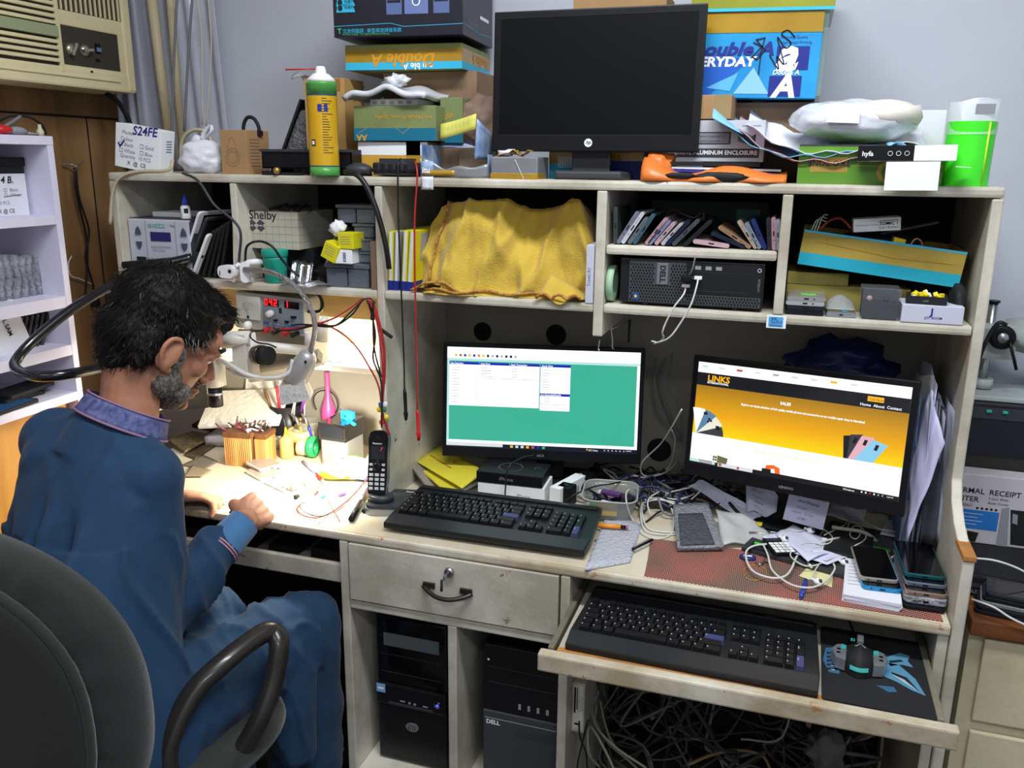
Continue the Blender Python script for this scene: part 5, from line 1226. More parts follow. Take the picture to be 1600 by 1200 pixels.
# white usb cables
for k, (pts, lab) in enumerate((([(1091, 434), (1089, 445), (1080, 475), (1063, 505), (1045, 528), (1022, 537)], 'right white charging cable plugged into the slim desktop computer'), ([(1072, 446), (1068, 460), (1053, 480), (1040, 505), (1035, 520), (1037, 527), (1030, 535), (1018, 533)], 'left white charging cable plugged into the slim desktop computer'))):
    co = thing('usb_cable', lab, 'cable', (0, 0, 0)); ys = [.008, -.01, -.022, -.022, -.02, -.0, .02, .03]
    P3 = [at(a, b, y=ys[i]) for i, (a, b) in enumerate(pts)]
    mb = MB(CABW); mb.tube(spline(P3, 6), .0019, 6); mb.build('cord', co)
    mb = MB(WH); p0 = P3[0]; mb.box(-.008, .008, -.012, .0, -.0035, .0035, 0, bev=.0015, M=TR(p0.x, p0.y+.005, p0.z)); mb.build('usb_plug', co)
mb = MB(BK, ST); mb.box(-.012, .012, -.022, 0, -.006, .006, 0, bev=.002)
tag(mb.build('usb_dongle', None, at(1075, 434, y=.010)), 'small black dongle plugged in above the left white plug', 'dongle')
cable('cable', 'thin grey wire sticking up from the black dongle', [at(1077, 430, y=-.003), at(1082, 420, y=-.008), at(1086, 403, y=-.008)], .0018, CABG)
# note on shelf
mb = MB(WT, mat('note_blue', '#4fa0e0', .6), INK); mb.box(-.019, .019, -.001, 0, -.014, .012, 0); mb.dec(-.015, .013, -.011, .009, 1, y=-.0015)
mb.text('JML', -.010, .002, .008, 2, y=-.002); mb.text('OUT F', -.009, -.0045, .007, 2, y=-.002); mb.text('Akramelee', -.012, -.010, .005, 2, y=-.002)
tag(mb.build('paper_label', None, at(1213, 502, y=-.0035)), 'small label with a blue paper note taped to the shelf edge below the divider', 'label')
# ---- right compartment
a = at(1246, 412, y=.07); b = at(1497, 450, y=.07); c = at(1250, 358, y=.07); W = (b-a).length; Hh = (c-a).length
ang = math.atan2(a.z-b.z, b.x-a.x)
LOWZ = ZS1+.052
mb = MB(mat('box_khaki', '#a8913c', .6, var=.2), CYN, KD); W5 = W
bx0, by0 = a.x, .07
t_ = .003
mb.box(0, W5, 0, t_, 0, Hh, 0); mb.box(0, W5, .17, .173, 0, Hh, 0); mb.box(0, t_, t_, .17, 0, Hh, 0); mb.box(W5-t_, W5, t_, .17, 0, Hh, 0); mb.box(t_, W5-t_, t_, .17, 0, .003, 2)
mb.dec(0.0, W5, 0, Hh*.36, mat('box_cyan5', '#1c9fb8', .5)); mb.dec(0, W5, Hh*.94, Hh, CYN); mb.dpoly([(W5*.05, Hh*.72), (W5*.6, Hh*.55), (W5*.98, Hh*.62), (W5*.55, Hh*.63)], DA_T, y=-.0008)
tag(mb.build('open_carton', None, (bx0, by0, a.z), (0, ang, 0)), 'khaki and cyan open carton lying tilted in the right compartment', 'box')
mb = MB(mat('box_khaki2', '#8c8038', .6, var=.25)); mb.box(0, .24, 0, .14, 0, b.z-ZS1-.012, 0, bev=.002)
mb.box(0, .12, 0, .14, b.z-ZS1-.0115, a.z-ZS1-.02, 0, bev=.002)
tag(mb.build('cardboard_box', None, (1.6445, .10, ZS1)), 'khaki carton supporting the tilted open carton in the right compartment', 'box')
def inbox(u, v, dz=0):     # a point in the tilted carton
    return Vector((bx0+u*W5*math.cos(ang)+math.sin(ang)*(Hh+dz), by0+v*.17, a.z-u*W5*math.sin(ang)+math.cos(ang)*(Hh+dz)))
mb = MB(WT, INK, INKG); mb.box(0, .088, 0, .06, 0, .026, 0, bev=.001); mb.text('TOMIC 1', .048, .012, .009, 1, bold=.02); mb.text('ELECTRONICS CO', .048, .005, .006, 1); mb.text('Replacement charging parts', .004, .012, .005, 2); mb.dec(.05, .083, .020, .0215, 2)
p = at(1333, 363, y=.10)
tag(mb.build('cardboard_box', None, (p.x, .095, p.z), (0, R(-5), 0)), 'small white box with black print on the rear of the tilted open carton', 'box')
mb = MB(BKM, DG); mb.ball((0, 0, 0), 1, 0, sub=3, amp=.45, fr=10, sc_=(.105, .055, .022), seed=2)
tag(mb.build('cable_heap', None, inbox(.42, .5, -.02)), 'heap of black cables filling the tilted open carton', 'cables', kind='stuff')
cable('cable', 'red-orange cable in the tilted open carton', [inbox(.1, .3, .0), inbox(.15, .35, .02), inbox(.22, .3, .028), inbox(.3, .3, .01)], .003, mat('orange_cable', '#a0452c', .5))
for k in range(3): cable('cable', ['lowest', 'middle', 'highest'][k]+' of three thin white wires at the left of the tilted open carton', [inbox(.04+k*.02, .2, -.01), inbox(.07+k*.015, .25, .02+.004*k), inbox(.13, .3, .018+.007*k)], .0012, CABW)
mb = MB(YEL); mb.box(0, .022, 0, .03, 0, .012, 0, M=TR(0, 0, 0, 0, 12)); tag(mb.build('yellow_card', None, inbox(.56, .1, -.004)), 'yellow card piece sticking out of the tilted open carton', 'card')
cable('metal_ring', 'copper-coloured curved strip at the rim of the tilted open carton', [inbox(.66, .12, -.01), inbox(.69, .12, .010), inbox(.73, .14, .006), inbox(.75, .14, -.012)], .0022, mat('copper', '#c98f6c', .3, .8), 'strip')
mb = MB(mat('clear_dark', '#4a4c4e', .2, alpha=.8)); mb.box(0, .11, 0, .02, 0, .006, 0, M=TR(0, 0, 0, 0, -14), bev=.002); tag(mb.build('clear_tube', None, inbox(.5, .5, .004)), 'smoky clear strip leaning in the tilted open carton', 'strip')
# bottom row
x = at(1226, 492, y=.012).x
PL2 = [('#1a1c20', .3, 'lowest black phone of the stack at the left of the right compartment'), ('#22252b', .3, 'second lowest phone, black, of the stack at the left of the right compartment'), ('#c9ccd0', .6, 'second highest silver phone of the stack at the left of the right compartment'), ('#b4b2ae', .6, 'topmost silver phone with a green sticker at the left of the right compartment')]
for i, (c, me_, lb) in enumerate(PL2):
    mb = MB(mat('phone_'+c[1:], c, .3, me_), BK, GRN, INK)
    w_ = at(1288, 480, y=.012).x-x
    mb.prism(rrect(w_/2, 0+.0045, w_, .0088, .004), 0, .10, 0, Matrix(((1, 0, 0, 0), (0, 0, 1, 0), (0, 1, 0, 0), (0, 0, 0, 1))))
    mb.dec(w_*.44, w_*.56, .003, .006, 1); mb.disc(w_*.7, .0045, .0015, 1)
    if i == 3: mb.box(w_*.35, w_*.75, .03, .045, .0089, .0095, 2)
    tag(mb.build('phone', None, (x+(.002 if i % 2 else 0), .012+i*.001, ZS1+.0008+i*.0093)), lb, 'phone', 'phones stacked in the right compartment')
mb = MB(SLV, BK); w_ = .055; mb.prism(rrect(w_/2, .0045, w_, .009, .004), 0, .09, 0, Matrix(((1, 0, 0, 0), (0, 0, 1, 0), (0, 1, 0, 0), (0, 0, 0, 1)))); mb.dec(w_*.44, w_*.56, .003, .006, 1)
tag(mb.build('phone', None, (at(1291, 492, y=.012).x, .012, ZS1+.0008)), 'single silver phone between the phone stack and the clear black box', 'phone')
mb = MB(mat('clear_bag2', '#a8acaf', .2, alpha=.5, bump=.5, bs=30), CYN); mb.grid(8, 5, lambda u, v: (.055*u, .06*v, .004+.022*v*math.sin(u*2.6+.3)), 0, th=.001); mb.box(.03, .04, .0, .01, .0, .001, 1)
tag(mb.build('plastic_pouch', None, (at(1291, 480, y=.02).x, .022, ZS1+.011)), 'clear plastic pouch on the single silver phone', 'pouch')
x, wd, h, zz = span(1346, 1408, 452, 498, .004, ZS1)
eb = thing('clear_display_box', 'clear plastic box with black earpieces beside the white J box', 'box', (x, .006, ZS1+.0006))
mb = MB(mat('box_clear', '#9aa0a8', .1, alpha=.16, coat=.3)); mb.box(0, wd, 0, .07, 0, h, 0, bev=.002); mb.build('clear_box', eb)
mb = MB(BKM, DG, WT, mat('pinkish', '#b08a90', .5)); mb.box(.003, wd-.003, .004, .066, .002, h*.56, 0, bev=.002); mb.box(.003, wd-.003, .012, .066, h*.57, h*.85, 1)
mb.ball((wd*.2, .008, h*.66), .006, 3, sub=2); mb.ball((wd*.62, .008, h*.66), .006, 0, sub=2); mb.box(wd*.1, wd*.9, .005, .012, h*.56, h*.62, 0); mb.build('insert', eb)
x, wd, h, zz = span(1408, 1506, 478, 509, .002, ZS1)
def d(mb, w, h, dd): mb.text('J', w*.47, h*.50, .017, INKB, bold=.04); mb.text('JOY ROOM', w*.52, h*.26, .0062, NAVY, align='CENTER', bold=.01)
carton('cardboard_box', 'white box with a blue letter J at the front of the right compartment', 'box', 1408, 1506, 478, 509, .002, .09, mat('box_lilac', '#c3c5d6', .6), d, z0=ZS1+.0006)
jt = ZS1+.0006+h
tr_ = thing('parts_tray', 'black tray of yellow plastic keys on the white J box', 'tray', (at(1415, 475, y=.012).x, .016, jt+.001), (0, 0, R(-6)))
mb = MB(BKM, INKG); mb.box(0, .072, 0, .055, 0, .003, 0)
for a_ in ((0, .072, 0, .003), (0, .072, .052, .055), (0, .003, .003, .052), (.069, .072, .003, .052)): mb.box(a_[0], a_[1], a_[2], a_[3], .003, .014, 0)
mb.text('HAR', .03, .004, .005, 1); mb.build('tray', tr_)
rnd = random.Random(8)
mb = MB(YEL, WT)
for i in range(22): mb.box(-.004, .004, -.004, .004, 0, .009, 0 if i % 5 else 1, bev=.001, M=TR(.010+.052*rnd.random(), .010+.036*rnd.random(), .004+.010*rnd.random(), rnd.uniform(-30, 30), rnd.uniform(-30, 30), rnd.uniform(0, 90)))
o = mb.build('yellow_keys', tr_); o['kind'] = 'stuff'
mb = MB(BKM); mb.ball((0, 0, .035), 1, 0, sub=3, amp=.2, sc_=(.016, .04, .036), seed=5); tag(mb.build('black_pouch', None, (1.965, .07, ZS1+.001)), 'black pouch squeezed against the right side panel', 'pouch')
# thick black cable and multimeter probes hanging over the hutch front
cable('cable', 'thick black cable hanging from the mouse down past the left divider', [at(538, 268, y=-.012), at(560, 275, y=-.02), at(577, 300, y=-.02), at(592, 340, y=-.02), at(603, 385, y=-.018), at(608, 420, y=-.012)], .0062, CABK)
for nm, m_, pts, lab in (('black', CABK, [(626, 248), (622, 262), (622, 330), (626, 430), (631, 560), (632, 608)], 'black multimeter probe hanging in front of the middle compartment'),
                         ('red', CABR, [(649, 252), (652, 275), (648, 340), (648, 420), (651, 560), (652, 640)], 'red multimeter probe hanging lower than the black one')):
    co = thing('test_probe', lab, 'probe', (0, 0, 0))
    P3 = [at(a_, b_, y=(.0 if i == 0 else -.012-.004*i)) for i, (a_, b_) in enumerate(pts)]
    P3[0] = at(pts[0][0], pts[0][1], y=.0)
    mb = MB(m_); mb.tube(spline(P3, 6), .0021, 6); mb.build('lead', co)
    e = P3[-1]
    mb = MB(BK if nm == 'black' else RED); mb.tube([e, e+Vector((.001, 0, -.01)), e+Vector((.002, 0, -.055)), e+Vector((.002, 0, -.058)), e+Vector((.002, 0, -.075))], [.003, .0045, .0042, .006, .0035], 10); mb.build('handle', co)
    mb = MB(ST); mb.tube([e+Vector((.002, 0, -.075)), e+Vector((.003, 0, -.088))], [.0012, .0006], 6); mb.build('tip', co)
for k, (a_, b_) in enumerate(((936, 531), (957, 505))):
    cable('wire_hook', ('front' if k == 0 else 'rear')+' small wire hook under the stub divider above the green screen', [at(a_+1, b_+(0 if k == 0 else -2), y=.02+.08*k), at(a_, b_+6, y=.018+.08*k), at(a_-1, b_+14, y=.016+.08*k), at(a_+1, b_+17, y=.014+.08*k)] if k == 0 else [at(957, 503, y=.1), at(955, 512, y=.1), at(957, 530, y=.1), at(957, 543, y=.1), at(959, 545, y=.1)], .0016, ST, 'hook')
mb = MB(ST, BKM); mb.tube([at(955, 515, y=.1), at(985, 498, y=.2)], .0015, 5); mb.tube([at(984, 500, y=.22), at(982, 535, y=.22)], .003, 6, 1)
tag(mb.build('hanging_rod', None), 'thin rod and dark strip hanging under the shelf right of the stub divider', 'rod')
# ================================================ monitors on the worktop
def em(name, c, s=1.0): return mat('glow_'+name, c, emit=s)
EW = em('white', '#f6faff', 1.25); EG = em('green', '#3fb89a', .95); EB = em('blue', '#1026b8', .95); EC = em('cyan', '#bfe9e6', 1.0); EK = em('dark', '#0b1626', .9); EGY = em('grey', '#b7bcc2', .9)
EBK = em('black', '#15171d', 1.0); ELB = em('ltgrey', '#dfe4e6', 1.0); ERED = em('redish', '#c05a5a', .9); EYL = em('gold', '#ffb81e', 1.05); EOR = em('orange', '#ff6a1e', 1.0)
def frame_monitor(name, label, loc, yaw, back, w, h, bz, bot, draw, roll=0, logo='', logo2=''):
    mo = thing(name, label, 'monitor', loc)
    mo.rotation_euler = (Matrix.Rotation(R(yaw), 3, 'Z') @ Matrix.Rotation(R(-back), 3, 'X') @ Matrix.Rotation(R(roll), 3, 'Y')).to_euler()
    mb = MB(BK, BKM); mb.box(0, w, 0, .014, 0, h, 0, bev=.003); mb.box(.05, w-.05, .014, .045, .05, h-.05, 1, bev=.01)
    mb.build('monitor_housing', mo)
    mb = MB(BKM); S0, S1, T0_, T1_ = bz, w-bz, bot, h-bz
    mb.box(S0-.001, S1+.001, -.0006, .0, T0_-.001, T1_+.001)
    def r(u0, u1, v0, v1, m, k=1): mb.dec(S0+(S1-S0)*u0, S0+(S1-S0)*u1, T1_-(T1_-T0_)*v1, T1_-(T1_-T0_)*v0, m, y=-.0008-.00025*k)
    def t(s, u, v, size, m, k=3, **kw): mb.text(s, S0+(S1-S0)*u, T1_-(T1_-T0_)*v, size, m, y=-.0008-.00025*k, **kw)
    def poly(pts, m, k=2): mb.dpoly([(S0+(S1-S0)*u, T1_-(T1_-T0_)*v) for u, v in pts], m, y=-.0008-.00025*k)
    draw(mb, r, t, poly, (S0, S1, T0_, T1_))
    mb.build('screen', mo)
    if logo:
        mb = MB(INKG); mb.text(logo, w*.5, bot*.35, .008, 0, align='CENTER', bold=.02, y=-.0004); mb.text(logo2, .02, bot*.4, .005, 0, y=-.0004); mb.build('logo', mo)
    return mo
def draw1(mb, r, t, poly, S):
    r(0, 1, 0, 1, EG, 0); r(0, 1, 0, .11, EW); r(0, 1, .11, .135, EC); r(0, .012, .11, .95, EC); r(.985, 1, .13, .95, EW)
    r(0, 1, .925, .955, EW); r(0, 1, .955, 1, EK); r(0, .30, .95, .985, ELB, 2)
    cols = [(.012, .167, .575), (.170, .325, .59), (.330, .485, .60), (.490, .645, .62)]
    r(.012, .485, .17, .58, EW, 2); r(.490, .645, .17, .60, EW, 2)
    for (a, b, c), nm in zip(cols, ('Day Summary', 'Cash Flow', 'Bank Transaction', 'Stock Value')):
        r(a, b, .145, .170, EB, 3); t(nm, a+.006, .166, .0058, EW, 5, bold=.02)
    r(.490, .645, .43, .455, EB, 3); t('Acc Receivable/Payable', .494, .451, .0055, EW, 5, bold=.02)
    for a in (.168, .327, .487): r(a, a+.0012, .17, .58 if a != .327 else .30, EGY, 4)
    r(.17, .487, .30, .304, EGY, 4); r(.49, .645, .535, .539, EGY, 4)
    rn = random.Random(2)
    for k in range(13):
        v = .195+k*.029; r(.024, .03+rn.uniform(.02, .04), v, v+.005, EGY, 4); r(.153, .158, v, v+.006, EGY, 4)
    for k in range(4): r(.18, .20+rn.uniform(.01, .04), .195+k*.028, .2+k*.028, ERED if k == 1 else EGY, 4); r(.34, .37, .195+k*.028, .2+k*.028, EGY, 4)
    for k in range(8): r(.50, .53+rn.uniform(0, .02), .20+k*.028, .205+k*.028, EGY, 4); r(.632, .636, .2+k*.028, .206+k*.028, ERED, 4)
    for k in range(3): r(.51, .54, .475+k*.03, .48+k*.03, EGY, 4)
    ic = [EYL, ERED, EB, EYL, EB, EOR, EYL, EK, EGY, EK, EGY, EK, EK, EGY]
    for k in range(14): r(.04+k*.024, .052+k*.024, .068, .092, ic[k], 3)
    t('Menu  View', .01, .05, .005, EGY, 3)
    for k in range(7): r(.34+k*.028, .355+k*.028, .962, .985, [EYL, EC, ELB, EYL, ERED, EB, EG][k], 3)
    t('27C Haze', .75, .985, .006, EW, 3); r(.74, .746, .965, .98, EYL, 3)
    for k in range(6): r(.83+k*.02, .837+k*.02, .967, .98, EGY, 3)
    t('3:28 PM', .945, .975, .004, EW, 3)
frame_monitor('computer_monitor', 'monitor showing a green accounting program, left of the two lit screens', (.832, .157, .839), 12, 6.6, .51, .296, .011, .026, draw1, 0, 'ASUS', '')
ORGR = bpy.data.materials.new('glow_orange_gradient'); ORGR.use_nodes = True
nt = ORGR.node_tree; b_ = nt.nodes['Principled BSDF']; b_.inputs['Base Color'].default_value = (0, 0, 0, 1)
tc_ = nt.nodes.new('ShaderNodeTexCoord'); sx_ = nt.nodes.new('ShaderNodeSeparateXYZ'); mr_ = nt.nodes.new('ShaderNodeMapRange'); rp_ = nt.nodes.new('ShaderNodeValToRGB')
nt.links.new(tc_.outputs['Object'], sx_.inputs[0]); nt.links.new(sx_.outputs['Z'], mr_.inputs[0]); nt.links.new(mr_.outputs[0], rp_.inputs[0])
mr_.inputs['From Min'].default_value = .105; mr_.inputs['From Max'].default_value = .215
e_ = rp_.color_ramp.elements; e_[0].position = 0; e_[0].color = lin('#ffd800'); e_[1].position = 1; e_[1].color = lin('#a87a1c'); q_ = e_.new(.35); q_.color = lin('#f4ae08')
nt.links.new(rp_.outputs[0], b_.inputs['Emission Color']); b_.inputs['Emission Strength'].default_value = 1.0
P_BL, P_IV, P_DK, P_SK, P_PK = em('p_blue', '#5f86a8'), em('p_ivory', '#f0eedc'), em('p_dark', '#3c3a44'), em('p_sky', '#8fd0f0'), em('p_pink', '#eab4c0')
def draw2(mb, r, t, poly, S):
    r(0, 1, 0, 1, EW, 0); r(0, 1, .10, .225, EBK); r(0, 1, .225, .70, ORGR)
    for k in range(9): r(.02+k*.09, .05+k*.09, .03, .05, [EC, ELB, ERED, ELB, EGY, ELB, ELB, EYL, ELB][k], 2)
    t('LINKS', .055, .175, .019, EYL, 3, bold=.03, wx=1.05); t('INTERNATIONAL', .055, .20, .0065, EW, 3, bold=.02)
    t('SALES', .43, .305, .009, EW, 3, bold=.03); t('Explore our latest selection of high quality mobile phones and accessories at our mobile repair shop in Islamabad', .24, .365, .0067, EW, 3, bold=.03, wx=.86)
    r(.82, .89, .12, .165, EYL, 2); t('Call Now', .828, .155, .007, EBK, 4); t('Home  About  Contact', .79, .21, .0085, EW, 3, bold=.01)
    # fan of phones, left
    cx, cy = .02, .70
    def blade(a0, a1, m, L=.16, k=2):
        poly([(cx, cy)]+[(cx+L*math.cos(R(a)), cy-L*1.62*math.sin(R(a))) for a in (a0, (a0+a1)/2, a1)], m, k)
    blade(0, 25, P_DK, .145, 2); blade(25, 50, P_IV, .15, 3); blade(50, 75, P_BL, .155, 4); blade(75, 100, EW, .155, 5)
    for u, v in ((.085, .545), (.095, .56), (.08, .57)): mb.disc(S[0]+(S[1]-S[0])*u, S[3]-(S[3]-S[2])*v, .0028, EBK, y=-.003)
    poly([(.12, .60), (.14, .60), (.145, .64), (.125, .64)], EBK, 6); poly([(.05, .485), (.07, .48), (.075, .505), (.055, .51)], EBK, 6)
    # fan of phones, right
    for a, b, c, d_, m, k in (((.735, .50), (.79, .48), (.765, .70), (.745, .70), EBK, 2), ((.765, .48), (.82, .465), (.79, .70), (.76, .70), P_DK, 3), ((.815, .475), (.87, .48), (.80, .70), (.765, .70), P_PK, 4), ((.865, .495), (.93, .53), (.875, .70), (.79, .70), P_SK, 5)):
        poly([a, b, c, d_], m, k)
    for u, v in ((.785, .50), (.83, .505), (.88, .535)): poly([(u, v), (u+.014, v+.005), (u+.006, v+.055), (u-.008, v+.05)], EBK, 7)
    t('WHAT WE OFFER FOR YOU', .33, .80, .012, em('pale_gold', '#f3efae'), 2, bold=.01)
    r(.12, .145, .885, .96, P_IV, 2); poly([(.145, .885), (.20, .90), (.195, .96), (.145, .96)], em('olive', '#6b6b48'), 2)
    for u in (.128, .139):
        for v in (.905, .93): mb.disc(S[0]+(S[1]-S[0])*u, S[3]-(S[3]-S[2])*v, .0022, EBK, y=-.003)
    poly([(.385, .955), (.395, .89), (.43, .88), (.46, .90), (.465, .955), (.44, .955), (.435, .915), (.40, .93)], EOR, 2); r(.375, .42, .925, .955, EBK, 4)
    r(0, 1, .955, 1, em('bezel_dark', '#17181c', .6), 1); r(.0, .05, .955, .985, EC, 2); r(.05, .12, .96, .985, EGY, 2); r(.12, .135, .955, .985, EC, 3); r(.15, .33, .955, .99, ELB, 2); r(.155, .17, .96, .985, ERED, 3); r(.25, .262, .96, .985, ERED, 3)
    for k in range(6): r(.84+k*.018, .846+k*.018, .965, .98, [EW, EW, em('red', '#e0202a'), EW, EGY, EGY][k], 3)
    t('Windows', .76, .985, .006, EW, 3); t('3:28 PM', .95, .98, .004, EW, 3)
mo2 = frame_monitor('computer_monitor', 'monitor showing an orange web page with phones, right of the two lit screens', (1.4505, .14, .875), -17.4, 7.4, .483, .280, .014, .030, draw2, -1.4, 'LENOVO', '')
# their stands
def stand(x, y, rz, ztop, w=.22, d_=.16):
    return x
for (bx, by, zt, rz, who) in ((1.09, .275, .90, 12, 'under the green screen'), (1.66, .185, .93, -17, 'under the orange screen')):
    mb = MB(BKM); M_ = TR(bx, by, 0, 0, 0, rz)
    mb.prism(rrect(0, 0, .22, .15, .04), ZW+.001, ZW+.013, 0, M_); mb.box(-.035, .035, .0, .022, ZW+.013, zt, 0, M=M_)
    tag(mb.build('monitor_stand'), 'black monitor stand '+who, 'stand')
# ================================================ keyboards
def keyboard(name, label, loc, rot, W=.455, D=.185, blue=True):
    kb = thing(name, label, 'keyboard', loc, rot)
    KB = mat('keyboard_black', '#1b1d20', .42, bump=.05, bs=300); KC = mat('keycap_black', '#101114', .4); KL = mat('key_legend', '#8d9096', .5); KBLU = mat('key_blue', '#39416a', .4); KWR = mat('wrist_rest', '#26282c', .35)
    mb = MB(KB, KWR)
    mb.prism([(0, 0), (W, 0), (W+.003, .05), (W-.004, D), (.006, D), (-.003, .05)], 0, .012, 0)
    mb.prism([(.002, -.002), (W-.002, -.002), (W, .045), (0, .045)], .012, .0155, 1)
    mb.box(.01, W-.01, D-.018, D-.004, .012, .017, 0, bev=.002)
    o = mb.build('keyboard_base', kb); 
    mb = MB(KL); mb.text('lenovo', W-.10, D-.014, .007, 0, M=Matrix(((1, 0, 0, 0), (0, 0, 1, 0), (0, -1, 0, 0.0), (0, 0, 0, 1))) if False else TR(0, 0, .0172) @ Matrix(((1, 0, 0, 0), (0, 0, 1, 0), (0, 1, 0, 0), (0, 0, 0, 1))), y=0.0002); mb.build('logo', kb)
    U = .0187; y0 = .052; x0 = .012
    keys = []
    r0 = [1.25, 1.25, 1.25, 5.6, 1.25, 1.25, 1.25, 1.65]; r1 = [1.3]+[1]*11+[2.4]; r2 = [1.75]+[1]*11+[2.2]; r3 = [1.5]+[1]*12+[1.45]; r4 = [1]*13+[1.95]
    for ri, row in enumerate((r0, r1, r2, r3, r4)):
        x = x0
        for k, wk in enumerate(row):
            keys.append((x, y0+ri*U, wk*U, U, 1 if (ri == 2 and k == len(row)-1 and blue) else 0)); x += wk*U
    x = x0
    for g in range(4):
        for k in range(4 if g else 1): keys.append((x, y0+5*U+.005, U*.95, U*.8, 0)); x += U
        x += U*(1 if g == 0 else .45)
    xn = x0+15*U+.008
    for ri in (3, 4): 
        for k in range(3): keys.append((xn+k*U, y0+ri*U, U, U, 0))
    for k in range(3): keys.append((xn+k*U, y0+5*U+.005, U, U*.8, 0)); keys.append((xn+k*U, y0, U, U, 0))
    keys.append((xn+U, y0+U, U, U, 0))
    xp = xn+3*U+.008
    for ri in range(5):
        for k in range(4):
            if k == 3 and ri in (0, 2): keys.append((xp+3*U, y0+ri*U, U*.95, 2*U, 1 if ri == 0 and blue else 0)); continue
            if k == 3 and ri in (1, 3): continue
            if ri == 0 and k == 1: continue
            keys.append((xp+k*U, y0+ri*U, (2*U if ri == 0 and k == 0 else U)*.985, U, 0))
    mb = MB(KC, KBLU, KL)
    for i, (x, y, a, b, c) in enumerate(keys):
        t = .0026; zt = .0205
        V = mb.verts([(x+.0008, y+.0008, .012), (x+a-.0008, y+.0008, .012), (x+a-.0008, y+b-.0008, .012), (x+.0008, y+b-.0008, .012), (x+t, y+t, zt), (x+a-t, y+t, zt), (x+a-t, y+b-t*.7, zt+.0012), (x+t, y+b-t*.7, zt+.0012)])
        mb.faces(V, [(4, 5, 6, 7), (0, 1, 5, 4), (1, 2, 6, 5), (2, 3, 7, 6), (3, 0, 4, 7)], c)
        if a < 2.6*U and b > .016:
            V = mb.verts([(x+t+.0014, y+b*.54, zt+.0010), (x+t+.0038, y+b*.54, zt+.0010), (x+t+.0038, y+b*.74, zt+.0014), (x+t+.0014, y+b*.74, zt+.0014)]); mb.faces(V, [(0, 1, 2, 3)], 2)
    ky = mb.build('keys', kb); ky['kind'] = 'stuff'
    return kb
keyboard('keyboard', 'black full-size keyboard lying across the worktop in front of the green screen', (.822, -.165, ZW+.012), (R(4.5), 0, R(.8)), .465, .205)
mb = MB(BKM); 
kf = bpy.data.objects
keyboard('keyboard', 'black full-size keyboard with dusty keys on the pulled-out tray', (1.298, -.352, .668), (R(3), 0, R(-1)), .462, .225)
# mouse pad and gaming mouse
mb = MB(mat('pad_black', '#17181b', .8, var=.3, bump=.1, bs=200), mat('pad_blue', '#4f88a4', .7), mat('pad_blue2', '#2d5f80', .7), mat('pad_pale', '#a9b4b8', .7))
mb.prism(rrect(0, 0, .186, .258, .006), 0, .003, 0)
TOPM = TR(0, 0, .0032) @ Matrix(((1, 0, 0, 0), (0, 0, 1, 0), (0, 1, 0, 0), (0, 0, 0, 1)))
def wing(pts, m, k=0): mb.dpoly(pts, m, TOPM, y=.0001+.00015*k)
wing([(.02, .045), (.05, .075), (.068, .07), (.062, .05), (.07, .03), (.05, .032), (.03, .02)], 1); wing([(.02, .03), (.045, .03), (.07, -.01), (.082, -.06), (.06, -.05), (.035, -.03), (.015, -.02)], 1)
wing([(.03, .03), (.055, .045), (.05, .05), (.028, .038)], 0, 1); wing([(.03, .0), (.055, -.01), (.074, -.052), (.05, -.018), (.03, -.008)], 0, 1); wing([(.028, -.006), (.05, -.02), (.07, -.05), (.045, -.025)], 3, 2)
wing([(.0, -.055), (.03, -.05), (.035, -.065), (.02, -.07)], 2)
wing([(-.085, .045), (-.065, .055), (-.055, .03), (-.062, -.04), (-.08, -.04), (-.09, .0)], 2); 
for k in range(5): wing([(-.083, .03-k*.014), (-.064, .034-k*.014), (-.062, .028-k*.014), (-.083, .023-k*.014)], 0, 1); wing([(-.078, .026-k*.014), (-.07, .028-k*.014), (-.07, .024-k*.014)], 3, 2)
tag(mb.build('mouse_pad', None, (1.862, -.232, tray_z+.001), (0, 0, R(-1))), 'black mouse mat with a blue winged print on the keyboard tray', 'mouse mat')
gm = thing('gaming_mouse', 'black gaming mouse with silver side wings and turquoise lights on the winged mat', 'mouse', (1.835, -.225, tray_z+.0045), (0, 0, R(-4)))
mb = MB(BKM, INKG)
def shell(u, v):
    a = u*2*math.pi; t = v; wid = [.024, .034, .033, .028, .034, .036, .028]
    X = math.cos(a); Y = math.sin(a)
    yy = .052*Y; k = (Y+1)/2*6; i = min(int(k), 5); wi = wid[6-i]*(1-(k-i))+wid[5-i]*(k-i)
    return (wi*X*math.cos(t*1.5), yy*math.cos(t*1.5), .036*math.sin(t*1.5)*(1-.2*Y)+.001)
mb.grid(36, 10, shell, 0); mb.dpoly([(-.010, .002), (0, .014), (.010, .002), (0, -.01)], 1, TR(0, -.004, .0375) @ Matrix(((1, 0, 0, 0), (0, 0, 1, 0), (0, 1, 0, 0), (0, 0, 0, 1))), y=0)
mb.build('mouse_shell', gm)
TQ = mat('turquoise_light', '#40c8c4', emit=.6)
for s in (-1, 1):
    mb = MB(SLV, TQ, BK); mb.prism([(-.003, -.036), (.014, -.030), (.022, -.002), (.014, .016), (.002, .022), (-.004, 0)], .004, .026, 0, TR(s*.027, -.005, 0) @ Matrix.Diagonal((s, 1, 1, 1)))
    mb.box(-.003, .006, .0, .014, .0238, .0262, 1, M=TR(s*.027, 0, 0) @ Matrix.Diagonal((s, 1, 1, 1)))
    for k in range(2): mb.lathe([(.004, .024), (.004, .026), (.002, .0262), (.0, .0262)], 12, 2, TR(s*.037, -.004-.013*k, 0))
    mb.build('side_wing', gm)
mb = MB(SLV, TQ); mb.box(-.006, .006, .022, .046, .028, .038, 0, bev=.003); mb.build('scroll_wheel', gm)
